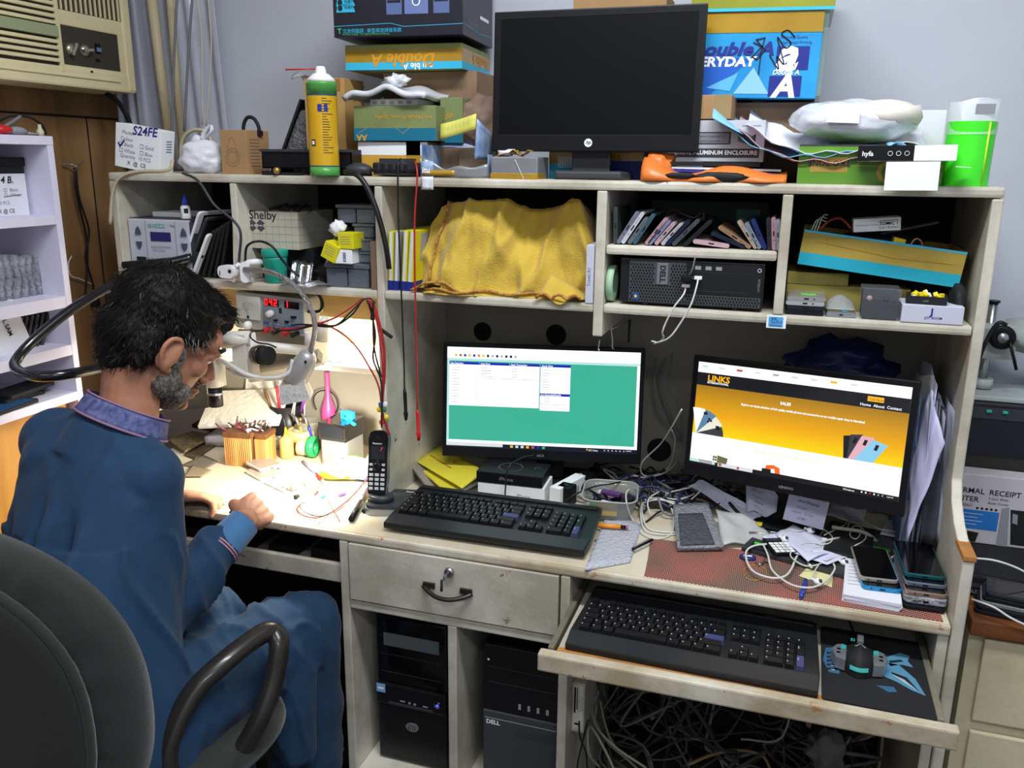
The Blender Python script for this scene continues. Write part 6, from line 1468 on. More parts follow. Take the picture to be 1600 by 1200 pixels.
mb = MB(TQ); mb.grid(12, 2, lambda u, v: (-.016+.032*u, -.0475-.0055*math.sin(u*3.14)+.005*v, .014+.006*v), 0, th=.001); mb.build('tail_light', gm)
mb = MB(TQ); mb.box(-.016, -.013, .045, .049, .02, .024, 0); mb.box(-.011, -.009, .045, .049, .02, .024, 0); mb.build('indicator_light', gm)
mb = MB(CABK); mb.tube(spline([(-.004, .05, .012), (-.006, .08, .006), (-.012, .12, .004), (-.02, .16, .004), (-.02, .22, .004)], 5), .002, 6); mb.build('cord', gm)
# ================================================ worktop: right zone
Z = ZW+.001
MESHR = mat('mesh_mat', '#6a4a44', .6)
nt = MESHR.node_tree; vr = nt.nodes.new('ShaderNodeTexVoronoi'); vr.inputs['Scale'].default_value = 190; vr.inputs['Randomness'].default_value = .0
tcm = nt.nodes.new('ShaderNodeTexCoord'); mpm = nt.nodes.new('ShaderNodeMapping'); mpm.inputs['Rotation'].default_value = (0, 0, R(45)); nt.links.new(tcm.outputs['Object'], mpm.inputs[0]); nt.links.new(mpm.outputs[0], vr.inputs['Vector'])
nzm = nt.nodes.new('ShaderNodeTexNoise'); nzm.inputs['Scale'].default_value = 7; nt.links.new(tcm.outputs['Object'], nzm.inputs['Vector'])
rb = nt.nodes.new('ShaderNodeValToRGB'); rb.color_ramp.elements[0].position = .4; rb.color_ramp.elements[1].position = .62; rb.color_ramp.elements[0].color = lin('#5a4038'); rb.color_ramp.elements[1].color = lin('#8a4038'); nt.links.new(nzm.outputs['Fac'], rb.inputs[0])
rm_ = nt.nodes.new('ShaderNodeValToRGB'); rm_.color_ramp.elements[0].position = .34; rm_.color_ramp.elements[1].position = .38; nt.links.new(vr.outputs['Distance'], rm_.inputs[0])
mxm = nt.nodes.new('ShaderNodeMix'); mxm.data_type = 'RGBA'; nt.links.new(rm_.outputs[0], mxm.inputs[0]); mxm.inputs[6].default_value = lin('#cfc0ae'); nt.links.new(rb.outputs[0], mxm.inputs[7]); nt.links.new(mxm.outputs[2], nt.nodes['Principled BSDF'].inputs['Base Color'])
a, b, c = at(1000, 905, z=Z), at(1015, 845, z=Z), at(1480, 975, z=Z)
mb = MB(MESHR); mb.prism([(a.x+.006, -.186), (a.x, -.10), (b.x, .0), (1.97, .02), (1.975, -.184)], 0, .0016, 0)
tag(mb.build('table_mat', None, (0, 0, Z)), 'brown-red dotted anti-slip mat along the right front of the worktop', 'mat')
Z2 = Z+.002
def flat(name, label, cat, pix, m, z, th=.0012, group=None, curl=0, deco=None, seed=0):
    """a sheet whose four corners are seen at photo positions, lying about height z"""
    C4 = [at(px, py, z=z+(dz[0] if dz else 0)) for px, py, *dz in pix]
    zz = [z+(dz[0] if dz else 0) for px, py, *dz in pix]
    mb = MB(m); ctr = sum(C4, Vector())/4; ctr.z = z
    def fn(u, v):
        p = (C4[0]*(1-u)+C4[1]*u)*(1-v)+(C4[3]*(1-u)+C4[2]*u)*v
        p = p-ctr
        p.z += curl*(noise.noise(Vector((u*2.3+seed, v*2.1, seed)))+.5)+th
        p.z = max(p.z, th*.5-(ctr.z-z)+.0002) if curl else p.z
        return p
    mb.grid(12, 10, fn, 0, th=th)
    if deco: deco(mb, fn)
    o = mb.build(name, None, ctr); return tag(o, label, cat, group)
def scrib(n, m, u0=.12, u1=.8, v0=.15, v1=.85, wd=.0011, sz=.006, sd=1):
    def f(mb, fn):
        rn = random.Random(sd); k = mb.mi(m)
        for i in range(n):
            v = v0+(v1-v0)*i/max(1, n-1); u = u0+rn.uniform(0, .15); ue = u1-rn.uniform(0, .3)
            pts = []
            while u < ue:
                q = Vector(fn(min(u, .99), max(.01, min(.99, v+rn.uniform(-.03, .03))))); pts.append(q+Vector((0, 0, .0012))); u += .022
            for a_, b_ in zip(pts, pts[1:]):
                d_ = (b_-a_); nn = Vector((-d_.y, d_.x, 0)).normalized()*wd/2 if d_.length > 1e-6 else Vector((0, wd/2, 0))
                V = mb.verts([a_-nn, b_-nn, b_+nn, a_+nn]); mb.faces(V, [(0, 1, 2, 3)], k)
    return f
BW = mat('bubble_white', '#c8cad6', .3, bump=.8, bs=130, alpha=.85)
flat('bubble_sleeve', 'flat pale bubble-wrap sleeve beside the right end of the worktop keyboard', 'sleeve', [(914, 893), (985, 880), (1002, 824), (950, 800)], BW, Z, .006)
# bubble pouch with dark phone
o = flat('bubble_pouch', 'silvery bubble pouch holding a dark phone box, in front of the orange screen', 'pouch', [(1058, 862), (1130, 860, .002), (1106, 792, .02), (1052, 795, .02)], mat('pouch_grey', '#8e9197', .28, var=.2, vs_=60, bump=1.0, bs=120), Z2+.002, .012)
def dk(mb, fn): pass
o = flat('phone_box', 'dark box visible inside the silvery bubble pouch', 'box', [(1063, 852), (1117, 850, .002), (1098, 802, .018), (1060, 803, .018)], mat('pouch_dark', '#4a4d52', .4, bump=1.0, bs=120), Z2+.0165, .001)
flat('plastic_sleeve', 'translucent white plastic sleeve right of the silvery bubble pouch', 'sleeve', [(1128, 858), (1210, 852), (1180, 818, .02), (1118, 800, .03)], mat('sleeve_clear', '#c8cac8', .3, alpha=.75, bump=.3, bs=25), Z2, .003, curl=.012)
# tub
tb0, tb1, tt0, tt1 = at(928, 803, z=Z), at(982, 812, z=Z), at(915, 775, z=Z+.05), at(990, 775, z=Z+.05)
tub = thing('plastic_tub', 'clear plastic tub patched with brown tape, holding small chargers', 'tub', (1.285, .115, Z), (0, 0, R(8)))
mb = MB(mat('tub_clear', '#a9aca6', .2, alpha=.45, coat=.4)); 
def tubw(u, v):
    p = rrect(0, 0, .10+.028*v, .11+.03*v, .02+.01*v, 5); i = int(round(u*len(p))) % len(p); return (p[i][0], p[i][1], .055*v)
n_ = len(rrect(0, 0, 1, 1, .1, 5)); mb.grid(n_, 4, tubw, 0, th=.0015); mb.prism(rrect(0, 0, .1, .11, .02, 5), 0, .0015); mb.build('tub_wall', tub)
mb = MB(mat('tub_rim', '#b5b8b2', .25, alpha=.8)); mb.tube([(x_, y_, .056) for x_, y_ in rrect(0, 0, .130, .142, .03, 5)], .002, 6, closed=True); mb.build('rim', tub)
mb = MB(mat('parcel_tape', '#a88f55', .35, alpha=.95)); mb.box(-.03, .02, -.0665, -.0655, .006, .038, 0, M=TR(0, -.0015, 0, -12)); mb.box(.0, .05, .068, .069, .01, .05, 0); mb.box(.0665, .0675, -.02, .03, .01, .05, 0, M=TR(0, 0, 0, 0, 10)); mb.build('tape_patch', tub)
for nm, lb, cat, x_, y_, z_, m_, s_, rz in (('flash_drive', 'purple flash drive in the clear tub', 'flash drive', 1.285, .150, .043, mat('purple', '#5a3470', .4), (.06, .018, .010), -10), ('charger_plug', 'white charger plug in the clear tub', 'plug', 1.275, .105, .030, WH, (.024, .018, .014), -15),
    ('adapter', 'bright green adapter piece in the clear tub', 'adapter', 1.249, .100, .032, mat('green_piece', '#3aa83a', .4), (.022, .014, .010), 20), ('connector', 'dark blue connector in the clear tub', 'connector', 1.31, .107, .030, mat('navy_piece', '#23405e', .4), (.026, .02, .014), 10), ('connector', 'black connector in the rear of the clear tub', 'connector', 1.325, .14, .035, BKM, (.03, .02, .012), 60)):
    mb = MB(m_, WT); mb.cbox(0, 0, 0, *s_, 0, bev=.003); mb.box(-s_[0]/2-.008, -s_[0]/2, -s_[1]*.3, s_[1]*.3, s_[2]*.2, s_[2]*.7, 1 if m_ is not BKM else 0)
    tag(mb.build(nm, None, (x_, y_, Z+z_-.012), (0, 0, R(rz))), lb, cat)
mb = MB(BKM, DG); mb.box(-.05, .05, -.045, .045, 0, .016, 0, bev=.004); 
tag(mb.build('junk_tray', None, (1.285, .115, Z+.0018)), 'layer of dark small parts lying in the bottom of the clear tub', 'parts', kind='stuff')
# boxes of phones
wb = thing('phone_box', 'white phone box with iPhone lettering beneath the small black box', 'box', at(765, 795, z=Z)+Vector((0, .03, 0)), (0, 0, R(3)))
p0 = at(766, 795, z=Z)
mb = MB(WT, INKG); mb.box(0, .17, 0, .095, 0, .046, 0, bev=.002); mb.text('iPhone', .10, .017, .013, 1); mb.build('box_body', wb)
wb.location = (.955, .09, Z)
def bx_(name, label, loc, s, m, rz, text=None, cat='box', circle=False):
    mb = MB(m, INKG); mb.box(0, s[0], 0, s[1], 0, s[2], 0, bev=.0015)
    if text: mb.text(text, s[0]*.35, s[2]*.35, .013, 1)
    if circle:
        T_ = TR(0, 0, s[2]+.0006) @ Matrix(((1, 0, 0, 0), (0, 0, 1, 0), (0, 1, 0, 0), (0, 0, 0, 1)))
        mb.line([(s[0]*.45+.03*math.cos(a*.262), s[1]*.5+.03*math.sin(a*.262)) for a in range(25)], .0009, 1, T_, y=0); mb.line([(s[0]*.85+.008*math.cos(a*.4), s[1]*.6+.008*math.sin(a*.4)) for a in range(12)], .0007, 1, T_, y=0)
    return tag(mb.build(name, None, loc, (0, 0, R(rz))), label, cat)
bx_('phone_box', 'black phone box with a ring print on its lid, in front of the green screen', (.952, .088, Z+.0475), (.168, .10, .028), BK, 3, 'iPhone', circle=True)
bx_('phone_box', 'second white phone box standing right of the black power adapter', (1.135, .11, Z), (.03, .12, .05), WT, -18)
mb = MB(BK, ST); mb.box(-.02, .02, -.02, .02, 0, .05, 0, bev=.004); mb.box(-.006, .006, -.004, .004, .05, .0515, 1)
tag(mb.build('power_adapter', None, at(880, 793, z=Z)+Vector((0, .025, 0)), (0, 0, R(-12))), 'black power adapter standing behind the worktop keyboard', 'adapter')
cable('cable', 'black cable coming over the black phone box behind the keyboard', [at(833, 712, y=.15), at(815, 716, y=.12), at(795, 730, y=.08), at(790, 760, y=.07), at(789, 785, y=.055)], .002, CABK)
cable('cable', 'black cable rising from the power adapter past the clear tub', [at(880, 785, y=.08), at(900, 772, y=.09), at(930, 760, y=.14), at(960, 755, y=.17), at(1000, 745, y=.25)], .002, CABK)
mb = MB(BK, WT); mb.ball((0, 0, .0), 1, 0, sub=3, sc_=(.032, .05, .022)); mb.line([(-.006, -.012), (-.008, .008), (0, .014), (.007, .008), (.006, -.012), (0, -.018), (-.006, -.012)], .0014, 1, TR(0, -.01, .0225) @ Matrix(((1, 0, 0, 0), (0, 0, 1, 0), (0, 1, 0, 0), (0, 0, 0, 1))), y=0)
tag(mb.build('computer_mouse', None, (1.185, .235, Z+.023), (R(10), 0, R(-20))), 'black mouse with a white oval outline behind the clear tub', 'mouse')
# cables, coils
def wc_(lab, pts, r=.0021, m=CABW, z=.004, nm='usb_cable'):
    cable(nm, lab, [at(a, b, z=ZW+(c[0] if c else z)) for a, b, *c in pts], r, m)
wc_('white cable making the large left loop beside the clear tub', [(1085, 790), (1040, 770, .02), (1000, 762, .03), (980, 768, .04), (980, 790, .03), (990, 815), (1005, 835), (1030, 842), (1050, 832), (1052, 805, .01), (1045, 785, .02)], .0023)
wc_('inner white cable coil left of the bubble pouch', [(1060, 832), (1035, 831), (1012, 825), (1003, 800, .01), (1008, 782, .02), (1030, 779, .03), (1060, 790, .03), (1090, 792, .03)], .0025)
wc_('second inner white cable coil left of the bubble pouch', [(1060, 835), (1030, 835), (1008, 829), (1001, 805, .01), (1004, 788, .02), (1024, 781, .03), (1050, 784, .03), (1085, 792, .03)], .0022)
wc_('white cable with small plug hanging inside the coils', [(1030, 768, .04), (1015, 778, .04), (1012, 790, .03), (1017, 806, .01)], .0018)
wc_('white cable looping up in front of the dark rear panel', [(915+150, 640, .30), (1035, 690, .15), (1005, 720, .09), (1002, 738, .05), (1015, 744, .04), (1045, 730, .05), (1055, 690, .15), (1050, 672, .2)], .002)
wc_('white cable ending in a plug by the grommet hole', [(990, 743, .05), (1010, 746, .04), (1040, 738, .05), (1060, 720, .06)], .002)
wc_('white cable running under the written sheet', [(1065, 752, .03), (1085, 768, .03), (1078, 775, .04), (1060, 780, .04), (1042, 778, .03), (1045, 770, .03), (1085, 760, .05), (1098, 752, .08), (1096, 765, .06), (1075, 785, .03)], .002)
wc_('black cable snaking from the keyboard end to the coils', [(930, 845), (960, 836), (990, 826), (1010, 815), (1030, 800, .01), (1050, 795, .012)], .0022, CABK)
mb = MB(mat('marker_orange', '#e8932a', .4), BK, mat('pink_tip', '#b06a78', .5)); mb.tube([(0, 0, .005), (.05, 0, .005)], .0052, 10, 0); mb.tube([(.0502, 0, .005), (.062, 0, .005)], .0045, 10, 1); mb.tube([(.0622, 0, .005), (.068, 0, .005)], .004, 10, 2)
p = at(935, 830, z=Z); tag(mb.build('marker_pen', None, (p.x, p.y, Z+.0095), (0, 0, R(9))), 'orange marker pen beside the worktop keyboard', 'pen')
mb = MB(BK, mat('clear_pen', '#9aa0a6', .2, alpha=.7)); mb.tube([(0, 0, .004), (.07, 0, .004)], .0032, 8, 0); mb.tube([(.002, 0, .009), (.06, 0, .009)], .002, 8, 1)
p = at(988, 866, z=Z); tag(mb.build('pen', None, (p.x, p.y, Z+.008), (0, 0, R(62))), 'black capped pen in a clear sleeve lying beside the bubble-wrap sleeve', 'pen')
# heap of dark cables behind
rnd = random.Random(11)
mb = MB(CABK, CABG, mat('cable_blue', '#1d2850', .4))
for i in range(46):
    x_, y_ = rnd.uniform(1.22, 1.56), rnd.uniform(.14, .34); P3 = []
    for k in range(6): P3.append((x_, y_, ZW+rnd.uniform(.004, .05))); x_ += rnd.uniform(-.06, .07); y_ += rnd.uniform(-.045, .045); y_ = min(.35, max(.12, y_)); x_ = min(1.6, max(1.15, x_))
    mb.tube(spline(P3, 5), rnd.choice([.0025, .003, .004]), 6, rnd.choice([0, 0, 0, 1, 2]))
tag(mb.build('cable_tangle'), 'tangle of dark cables on the worktop between the two lit screens', 'cables', kind='stuff')
for k, (px, py, w_, d_, h_, rz, m_, lb) in enumerate(((1030, 792, .05, .03, .022, 20, mat('brick_brown', '#3a2c2a', .5), 'dark brown adapter block with a tiny label among the white coils'), (1045, 757, .07, .03, .02, -20, mat('navy_box', '#1c2344', .5), 'navy blue adapter behind the white coils'), (935, 745, .06, .03, .02, 10, BK, 'black adapter behind the clear tub'), (1085, 775, .03, .02, .018, 40, GR, 'small grey plug under the written sheet'), (1010, 748, .05, .025, .018, -8, mat('navy_box', '#1c2344', .5), 'blue plug by the grommet hole'))):
    mb = MB(m_, WT); mb.cbox(0, 0, 0, w_, d_, h_, 0, bev=.003)
    if k == 0: mb.box(-.006, .006, -.005, .005, h_, h_+.0006, 1)
    p = at(px, py, z=Z); tag(mb.build('power_adapter', None, (p.x, p.y, Z), (0, 0, R(rz))), lb, 'adapter')
# dark hanging cables on the back panel
for k, pts in enumerate(([(1040, 560), (1030, 590), (1035, 620), (1050, 660), (1065, 690)], [(1025, 560), (1022, 600), (1028, 640), (1045, 665), (1058, 690)], [(1050, 552), (1045, 600), (1060, 640), (1068, 680)])):
    cable('cable', ['middle', 'left', 'right'][k]+' of the grey cables hanging on the rear panel between the screens', [at(a, b, y=.36-.01*k) for a, b in pts], .003, CABG)
# papers and notes
PL = mat('paper_lilac', '#ccd0e4', .7, var=.05)
flat('paper_sheet', 'crumpled sheet half under the small calculator', 'paper', [(1190, 842), (1218, 850), (1240, 838), (1205, 832)], PL, Z2+.013, .0008, curl=.006, seed=12)
flat('paper_sheet', 'large white sheet spread under the tangled earphones', 'paper', [(1225, 862), (1292, 885), (1350, 862), (1268, 836)], PL, Z2+.0135, .0008, curl=.007, seed=14)
flat('written_sheet', 'long crumpled handwritten sheet left of the small square note', 'paper', [(1075, 762, .05), (1172, 818, .01), (1192, 806, .02), (1098, 752, .08)], PL, Z2, .0008, curl=.006, deco=scrib(6, INKG, sd=3))
flat('written_sheet', 'curled handwritten sheet under the orange screen beside the square note', 'paper', [(1166, 806, .02), (1212, 808, .02), (1218, 768, .075), (1165, 757, .08)], PL, Z2, .0008, curl=.014, seed=4, deco=scrib(5, INKG, sd=5))
# square note standing
nb = at(1225, 810, z=Z+.022); 
a1, b1, c1 = at(1223, 811, y=.125), at(1283, 823, y=.125), at(1234, 769, y=.155)
mb = MB(mat('paper_note', '#d5d7f0', .7), INK, INKG); w_, h_ = .088, .072
mb.box(0, w_, 0, .0008, 0, h_, 0)
mb.text('CARGO OF SAMSUNG', .016, h_*.84, .0065, 2, shear=.3); mb.text('And Display', .022, h_*.66, .0095, 1, shear=.3); mb.text('Screen', .022, h_*.46, .0085, 2, shear=.3); mb.text('urgent  12 Sep', .014, h_*.30, .0080, 2, shear=.3); mb.text('12 PC', .028, h_*.12, .0080, 1, shear=.3)
tag(mb.build('paper_note', None, a1, (R(-28), R(6), R(-8))), 'small square handwritten note leaning below the orange screen', 'note')
flat('paper_sheet', 'blank white sheet below the square note among the earphone wires', 'paper', [(1212, 838), (1262, 880), (1310, 862), (1240, 822)], PL, Z2+.016, .0008, curl=.008, seed=2)
flat('paper_sheet', 'clear-covered paper in the middle of the earphone wires', 'paper', [(1262, 862), (1290, 880), (1340, 858), (1332, 845)], PL, Z2+.015, .0008, curl=.006, seed=6)
flat('paper_sheet', 'sheet tucked under the right part of the orange screen', 'paper', [(1290, 808), (1345, 824), (1355, 800), (1300, 790)], PW, Z2+.015, .0008, curl=.01, seed=9)
flat('paper_sheet', 'white slip near the foot of the paper bundle', 'paper', [(1375, 835), (1412, 842), (1412, 812), (1385, 812)], PL, Z2+.014, .0008)
flat('yellow_slip', 'pale yellow slip under the blue pen', 'paper', [(1248, 900), (1300, 918), (1302, 895), (1260, 888)], mat('paper_yellow', '#d9d6a0', .7), Z2, .0008)
flat('yellow_slip', 'tiny yellow tag on the dark folder', 'tag', [(1178, 820), (1190, 822), (1192, 816), (1180, 815)], YEL, Z2+.014, .0006)
FOLD = mat('folder_dark', '#35373a', .35, bump=.2, bs=30)
mb = MB(FOLD); mb.box(0, .22, 0, .13, 0, .010, 0, bev=.002); tag(mb.build('dark_folder', None, (1.60, .0, Z2), (0, 0, R(-18))), 'dark folder lying under the handwritten sheets and wires', 'folder')
FOLD2 = mat('folder_slate', '#3b3d42', .4, bump=.3, bs=40, var=.2)
mb = MB(FOLD2, mat('green_tag', '#35b53a', .5)); mb.box(0, .20, 0, .19, 0, .012, 0, bev=.002); mb.box(.11, .145, .075, .092, .012, .0127, 1)
tag(mb.build('dark_folder', None, (1.745, .03, Z2), (0, 0, R(-14))), 'dark grey file with a small green tag, behind the two front phones', 'folder')
mb = MB(ST); mb.tube([(0, 0, 0), (.07, .008, 0)], .003, 8); p = at(1170, 834, z=Z+.015)
tag(mb.build('metal_pen', None, (p.x, p.y, Z2+.0155), (0, 0, R(6))), 'silver pen lying on the dark folder', 'pen')
# key fobs, calculator
ck = thing('calculator', 'small black calculator with white keys amid the earphone wires', 'calculator', (at(1217, 866, z=Z).x, at(1217, 866, z=Z).y, Z2+.0115), (0, 0, R(22)))
mb = MB(BK, DG); mb.cbox(0, 0, 0, .05, .075, .008, 0, bev=.002); mb.cbox(0, .028, .008, .042, .014, .0005, 1); mb.build('calculator_body', ck)
mb = MB(WT)
for i in range(4):
    for j in range(4): mb.cbox(-.0165+i*.011, -.030+j*.0125, .008, .009, .009, .0012, 0)
mb.build('keys', ck)
p = at(1185, 862, z=Z)
kf_ = thing('car_key', 'black key fob with a bright green sticker', 'key', (p.x, p.y, Z2), (0, 0, R(-15)))
mb = MB(BK, DG); mb.cbox(0, 0, 0, .038, .044, .012, 0, bev=.004); mb.box(-.015, .015, -.012, -.009, .012, .0128, 1); mb.build('fob', kf_)
mb = MB(GRN); mb.cbox(0, .010, .0122, .026, .009, .0006, 0); mb.build('green_sticker', kf_)
p = at(1168, 874, z=Z); mb = MB(mat('fob_blue', '#1f2f6e', .3), ST, WT); mb.lathe([(0, 0), (.017, 0), (.018, .003), (.016, .006), (0, .0062)], 24, 0, sy=.7); mb.box(-.009, .009, -.003, .003, .0062, .0068, 2)
tag(mb.build('key_fob', None, (p.x, p.y, Z2), (0, 0, R(10))), 'small blue oval key tag at the left of the green-stickered key', 'key tag')
cable('key_chain', 'short metal key chain between the blue tag and the calculator', [at(1180, 878, z=Z+.006), at(1188, 882, z=Z+.006), at(1196, 876, z=Z+.006), at(1204, 880, z=Z+.006)], .0022, ST, 'chain')
# earphones
def earph(lab, pts, buds=(), plug=None, r=.0015):
    o = thing('earphones', lab, 'earphones', (0, 0, 0))
    mb = MB(CABW); mb.tube(spline([at(a, b, z=ZW+.006+(c[0] if c else .010)) for a, b, *c in pts], 6), r, 6); mb.build('cord', o)
    for a, b, dz in buds:
        mb = MB(WH, DG); p = at(a, b, z=ZW+dz+.006); mb.ball((p.x, p.y, p.z), .0075, 0, sub=3, sc_=(1.15, 1, .9)); mb.tube([(p.x, p.y, p.z), (p.x-.014, p.y+.006, p.z+.002)], [.0035, .0025], 8); mb.ball((p.x+.004, p.y-.003, p.z+.004), .004, 1, sub=2); mb.build('earbud', o)
    if plug: mb = MB(WH, ST); a_, b_ = at(*plug[0], z=ZW+.012), at(*plug[1], z=ZW+.012); mb.tube([a_, b_], .003, 8, 0); mb.tube([b_, b_+(b_-a_)*.5], .0012, 6, 1); mb.build('plug', o)
earph('thick white cable sweeping a wide oval over the dotted mat', [(1312, 840, .02), (1290, 845, .02), (1262, 855, .012), (1246, 868), (1236, 890), (1225, 901), (1205, 903), (1180, 895), (1168, 880), (1166, 862), (1178, 853, .012), (1200, 850, .014)], r=.0024)
earph('white earphones with one bud near the phone stack of two', [(1192, 850, .012), (1200, 868, .014), (1205, 888), (1218, 902), (1240, 915), (1268, 918), (1290, 908), (1304, 890), (1302, 880)], buds=((1319, 879, .012),), r=.0022)
earph('white earphones tangled around the calculator', [(1230, 860, .02), (1222, 840, .02), (1232, 828, .02), (1250, 830, .02), (1275, 822, .02), (1300, 838, .02), (1292, 850, .02), (1262, 848, .018), (1240, 858, .016), (1236, 870, .016), (1258, 884, .012), (1284, 880, .012), (1296, 868, .014), (1290, 855, .016)], buds=((1226, 842, .022), (1267, 829, .022)))
earph('white earphones with a slim remote lying over the papers', [(1296, 866, .014), (1280, 882), (1272, 895), (1276, 905)], buds=((1278, 909, .012),), plug=((1268, 886), (1262, 880)))
earph('white earphones coiled on the dark grey file', [(1288, 836, .02), (1320, 820, .02), (1332, 808, .02), (1350, 815, .02), (1372, 826, .02), (1400, 832, .02), (1406, 850, .02), (1400, 866, .018), (1388, 874, .018)], plug=((1378, 846), (1368, 850)))
earph('thin white earphone wires looped around their remote on the dark file', [(1324, 826, .022), (1330, 812, .024), (1342, 810, .024), (1345, 830, .022), (1338, 842, .022), (1328, 836, .022), (1334, 822, .024), (1348, 826, .022), (1352, 842, .022), (1330, 856, .02)], plug=((1324, 814), (1324, 828)))
mb = MB(WH); mb.box(0, .030, -.003, .003, 0, .006, 0, bev=.002); p = at(1284, 844, z=Z+.015); tag(mb.build('earphone_remote', None, (p.x, p.y, Z2+.013)), 'small white in-line remote lying over the papers', 'remote')
mb = MB(WT, RED); mb.box(0, .020, 0, .008, 0, .006, 0, bev=.001); p = at(1263, 882, z=Z); tag(mb.build('card_adapter', None, (p.x, p.y, Z2+.002), (0, 0, R(-14))), 'tiny white card reader above the blue pen', 'card reader')
mb = MB(mat('pen_blue', '#2747a8', .3, alpha=.95), BK); mb.tube([(0, 0, .005), (.018, .0, .005), (.075, 0, .005)], [.0035, .0048, .0045], 10); mb.box(.02, .06, -.0015, .0015, .009, .011, 0)
p = at(1251, 938, z=Z); q = at(1266, 888, z=Z); tag(mb.build('pen', None, (p.x, p.y, Z2), (0, 0, math.atan2(q.y-p.y, q.x-p.x))), 'translucent blue pen lying at the front edge of the dotted mat', 'pen')
cable('rubber_band', 'yellow rubber band lying on the dotted mat', [at(1180+18*math.cos(a*.52), 895+12*math.sin(a*.52), z=Z2+.001) for a in range(13)], .0009, mat('band_yellow', '#b58a2a', .5), 'rubber band')
# phones at the front right
def phone_flat(label, cx, cy, z, rz, frame, w_=.074, l_=.152, th=.0085, case=None, group=None, screen=GLS):
    o = thing('phone', label, 'phone', (cx, cy, z), (0, 0, R(rz)), group)
    mb = MB(frame, BK); mb.prism(rrect(0, 0, w_, l_, .010, 4), 0, th, 0); mb.dec(-.005, .005, th*.3, th*.65, 1, y=-l_/2-.0003); mb.disc(-.02, th*.5, .0015, 1, y=-l_/2-.0003)
    bo = mb.build('phone_body', o); b1_ = bo.modifiers.new('b', 'BEVEL'); b1_.width = .002; b1_.segments = 2; b1_.limit_method = 'ANGLE'
    mb = MB(screen); mb.prism(rrect(0, 0, w_-.005, l_-.006, .008, 4), th-.0002, th+.0005, 0); mb.build('display', o)
    return o
# paper pack under
mb = MB(PW, PL, INKG)
for k in range(5): mb.box(-.052+k*.001*(k % 2), .05+.001*(k % 3), -.085, .085, .0032*k, .0032*k+.003, k % 2, M=TR(0, 0, 0, 0, 0, (k % 3)-1.))
T_ = TR(0, 0, .0164) @ Matrix(((1, 0, 0, 0), (0, 0, 1, 0), (0, 1, 0, 0), (0, 0, 0, 1)))
for k in range(7): mb.line([(-.045, .06-k*.016), (-.022+.006*(k % 2), .062-k*.016)], .001, 2, T_, y=0)
tag(mb.build('paper_pack', None, (1.858, -.085, Z2), (0, 0, R(-4))), 'pad of folded white papers under the two phones at the front', 'paper')
FB = mat('phone_blueframe', '#2a8fc8', .25, .5); FT = mat('phone_teal', '#2a6a72', .25, .6); FSL = mat('phone_slate', '#7d8494', .3, .6); FRG = mat('phone_rose', '#a58a78', .3, .6)
zz = Z2+.0168
phone_flat('blue-edged phone lying on the pad of papers', 1.868, -.055, zz, 3, FB, .074, .158, group='phones at the front right of the worktop')
phone_flat('phone in a clear case on top of the blue-edged phone', 1.862, -.042, zz+.0095, 4, mat('clear_case', '#a8a298', .15, .4), .072, .148, group='phones at the front right of the worktop')
st_ = [(BK, -.108, .0, 'lowest black phone in the tall stack at the right side panel'), (BUBP, -.100, .0095, 'bubble-wrapped phone in the tall stack at the right side panel'), (FRG, -.095, .024, 'rose-rimmed phone in the tall stack at the right side panel'), (FSL, -.075, .0335, 'slate-rimmed phone in the tall stack at the right side panel'), (FT, -.058, .043, 'topmost phone, teal-rimmed, in the tall stack at the right side panel')]
for m_, y_, z_, lb in st_:
    phone_flat(lb, 1.945-(.002 if m_ is BK else 0), y_+.03, Z2+z_, 2, m_, .076, .158, th=(.0135 if m_ is BUBP else .0088), group='phones at the front right of the worktop', screen=(BUBP if m_ is BUBP else GLS))
mb = MB(mat('wallet_black', '#1d1f22', .45, bump=.3, bs=60)); mb.box(-.045, .045, -.085, .085, 0, .008, 0, bev=.002)
tag(mb.build('phone_wallet', None, (1.825, .09, Z2+.0145), (0, 0, R(-10))), 'flat black film-wrapped slab behind the two front phones', 'phone')
# standing bundle of papers
rnd = random.Random(4)
PAP = [PW, PL, mat('paper_grey', '#9a9cac', .7, var=.15), mat('paper_dark', '#3c3d46', .7, var=.3), mat('paper_blue', '#5d86b8', .6, var=.4, vs_=20)]
for k in range(16):
    x_ = 1.925+k*.0036; m_ = PAP[[4, 0, 2, 1, 3, 0, 2, 3, 0, 3, 1, 2, 3, 2, 0, 2][k]]
    hh = rnd.uniform(.24, .34) if k not in (1, 3, 11) else rnd.uniform(.34, .39)
    y0_ = rnd.uniform(.07, .12)
    mb = MB(m_); sd_ = k
    mb.grid(6, 12, lambda u, v: (.006*noise.noise(Vector((u*3, v*3, sd_)))+(.018*v if k < 8 else -.004*v)*(1-.3*u), y0_+(.22-rnd.random()*.0)*u+.01*noise.noise(Vector((v*5, sd_, 1))), (hh+.02*math.sin(sd_*2.1+u*3))*v), 0, th=.0016)
    tag(mb.build('paper_sheet', None, (x_, 0, Z)), 'sheet or booklet standing in the bundle between the orange screen and the right side panel', 'paper', 'papers standing at the right side panel')
mb = MB(PL, INKG); mb.grid(10, 14, lambda u, v: (.03*v+.012*math.sin(v*4), .02+.10*u*(1-v*.5), .38*v), 0, th=.001, M=TR(0, 0, 0))
tag(mb.build('folded_sheet', None, (1.922, .03, Z), (R(0), 0, 0)), 'long pale folded sheet bulging in front of the paper bundle', 'paper')
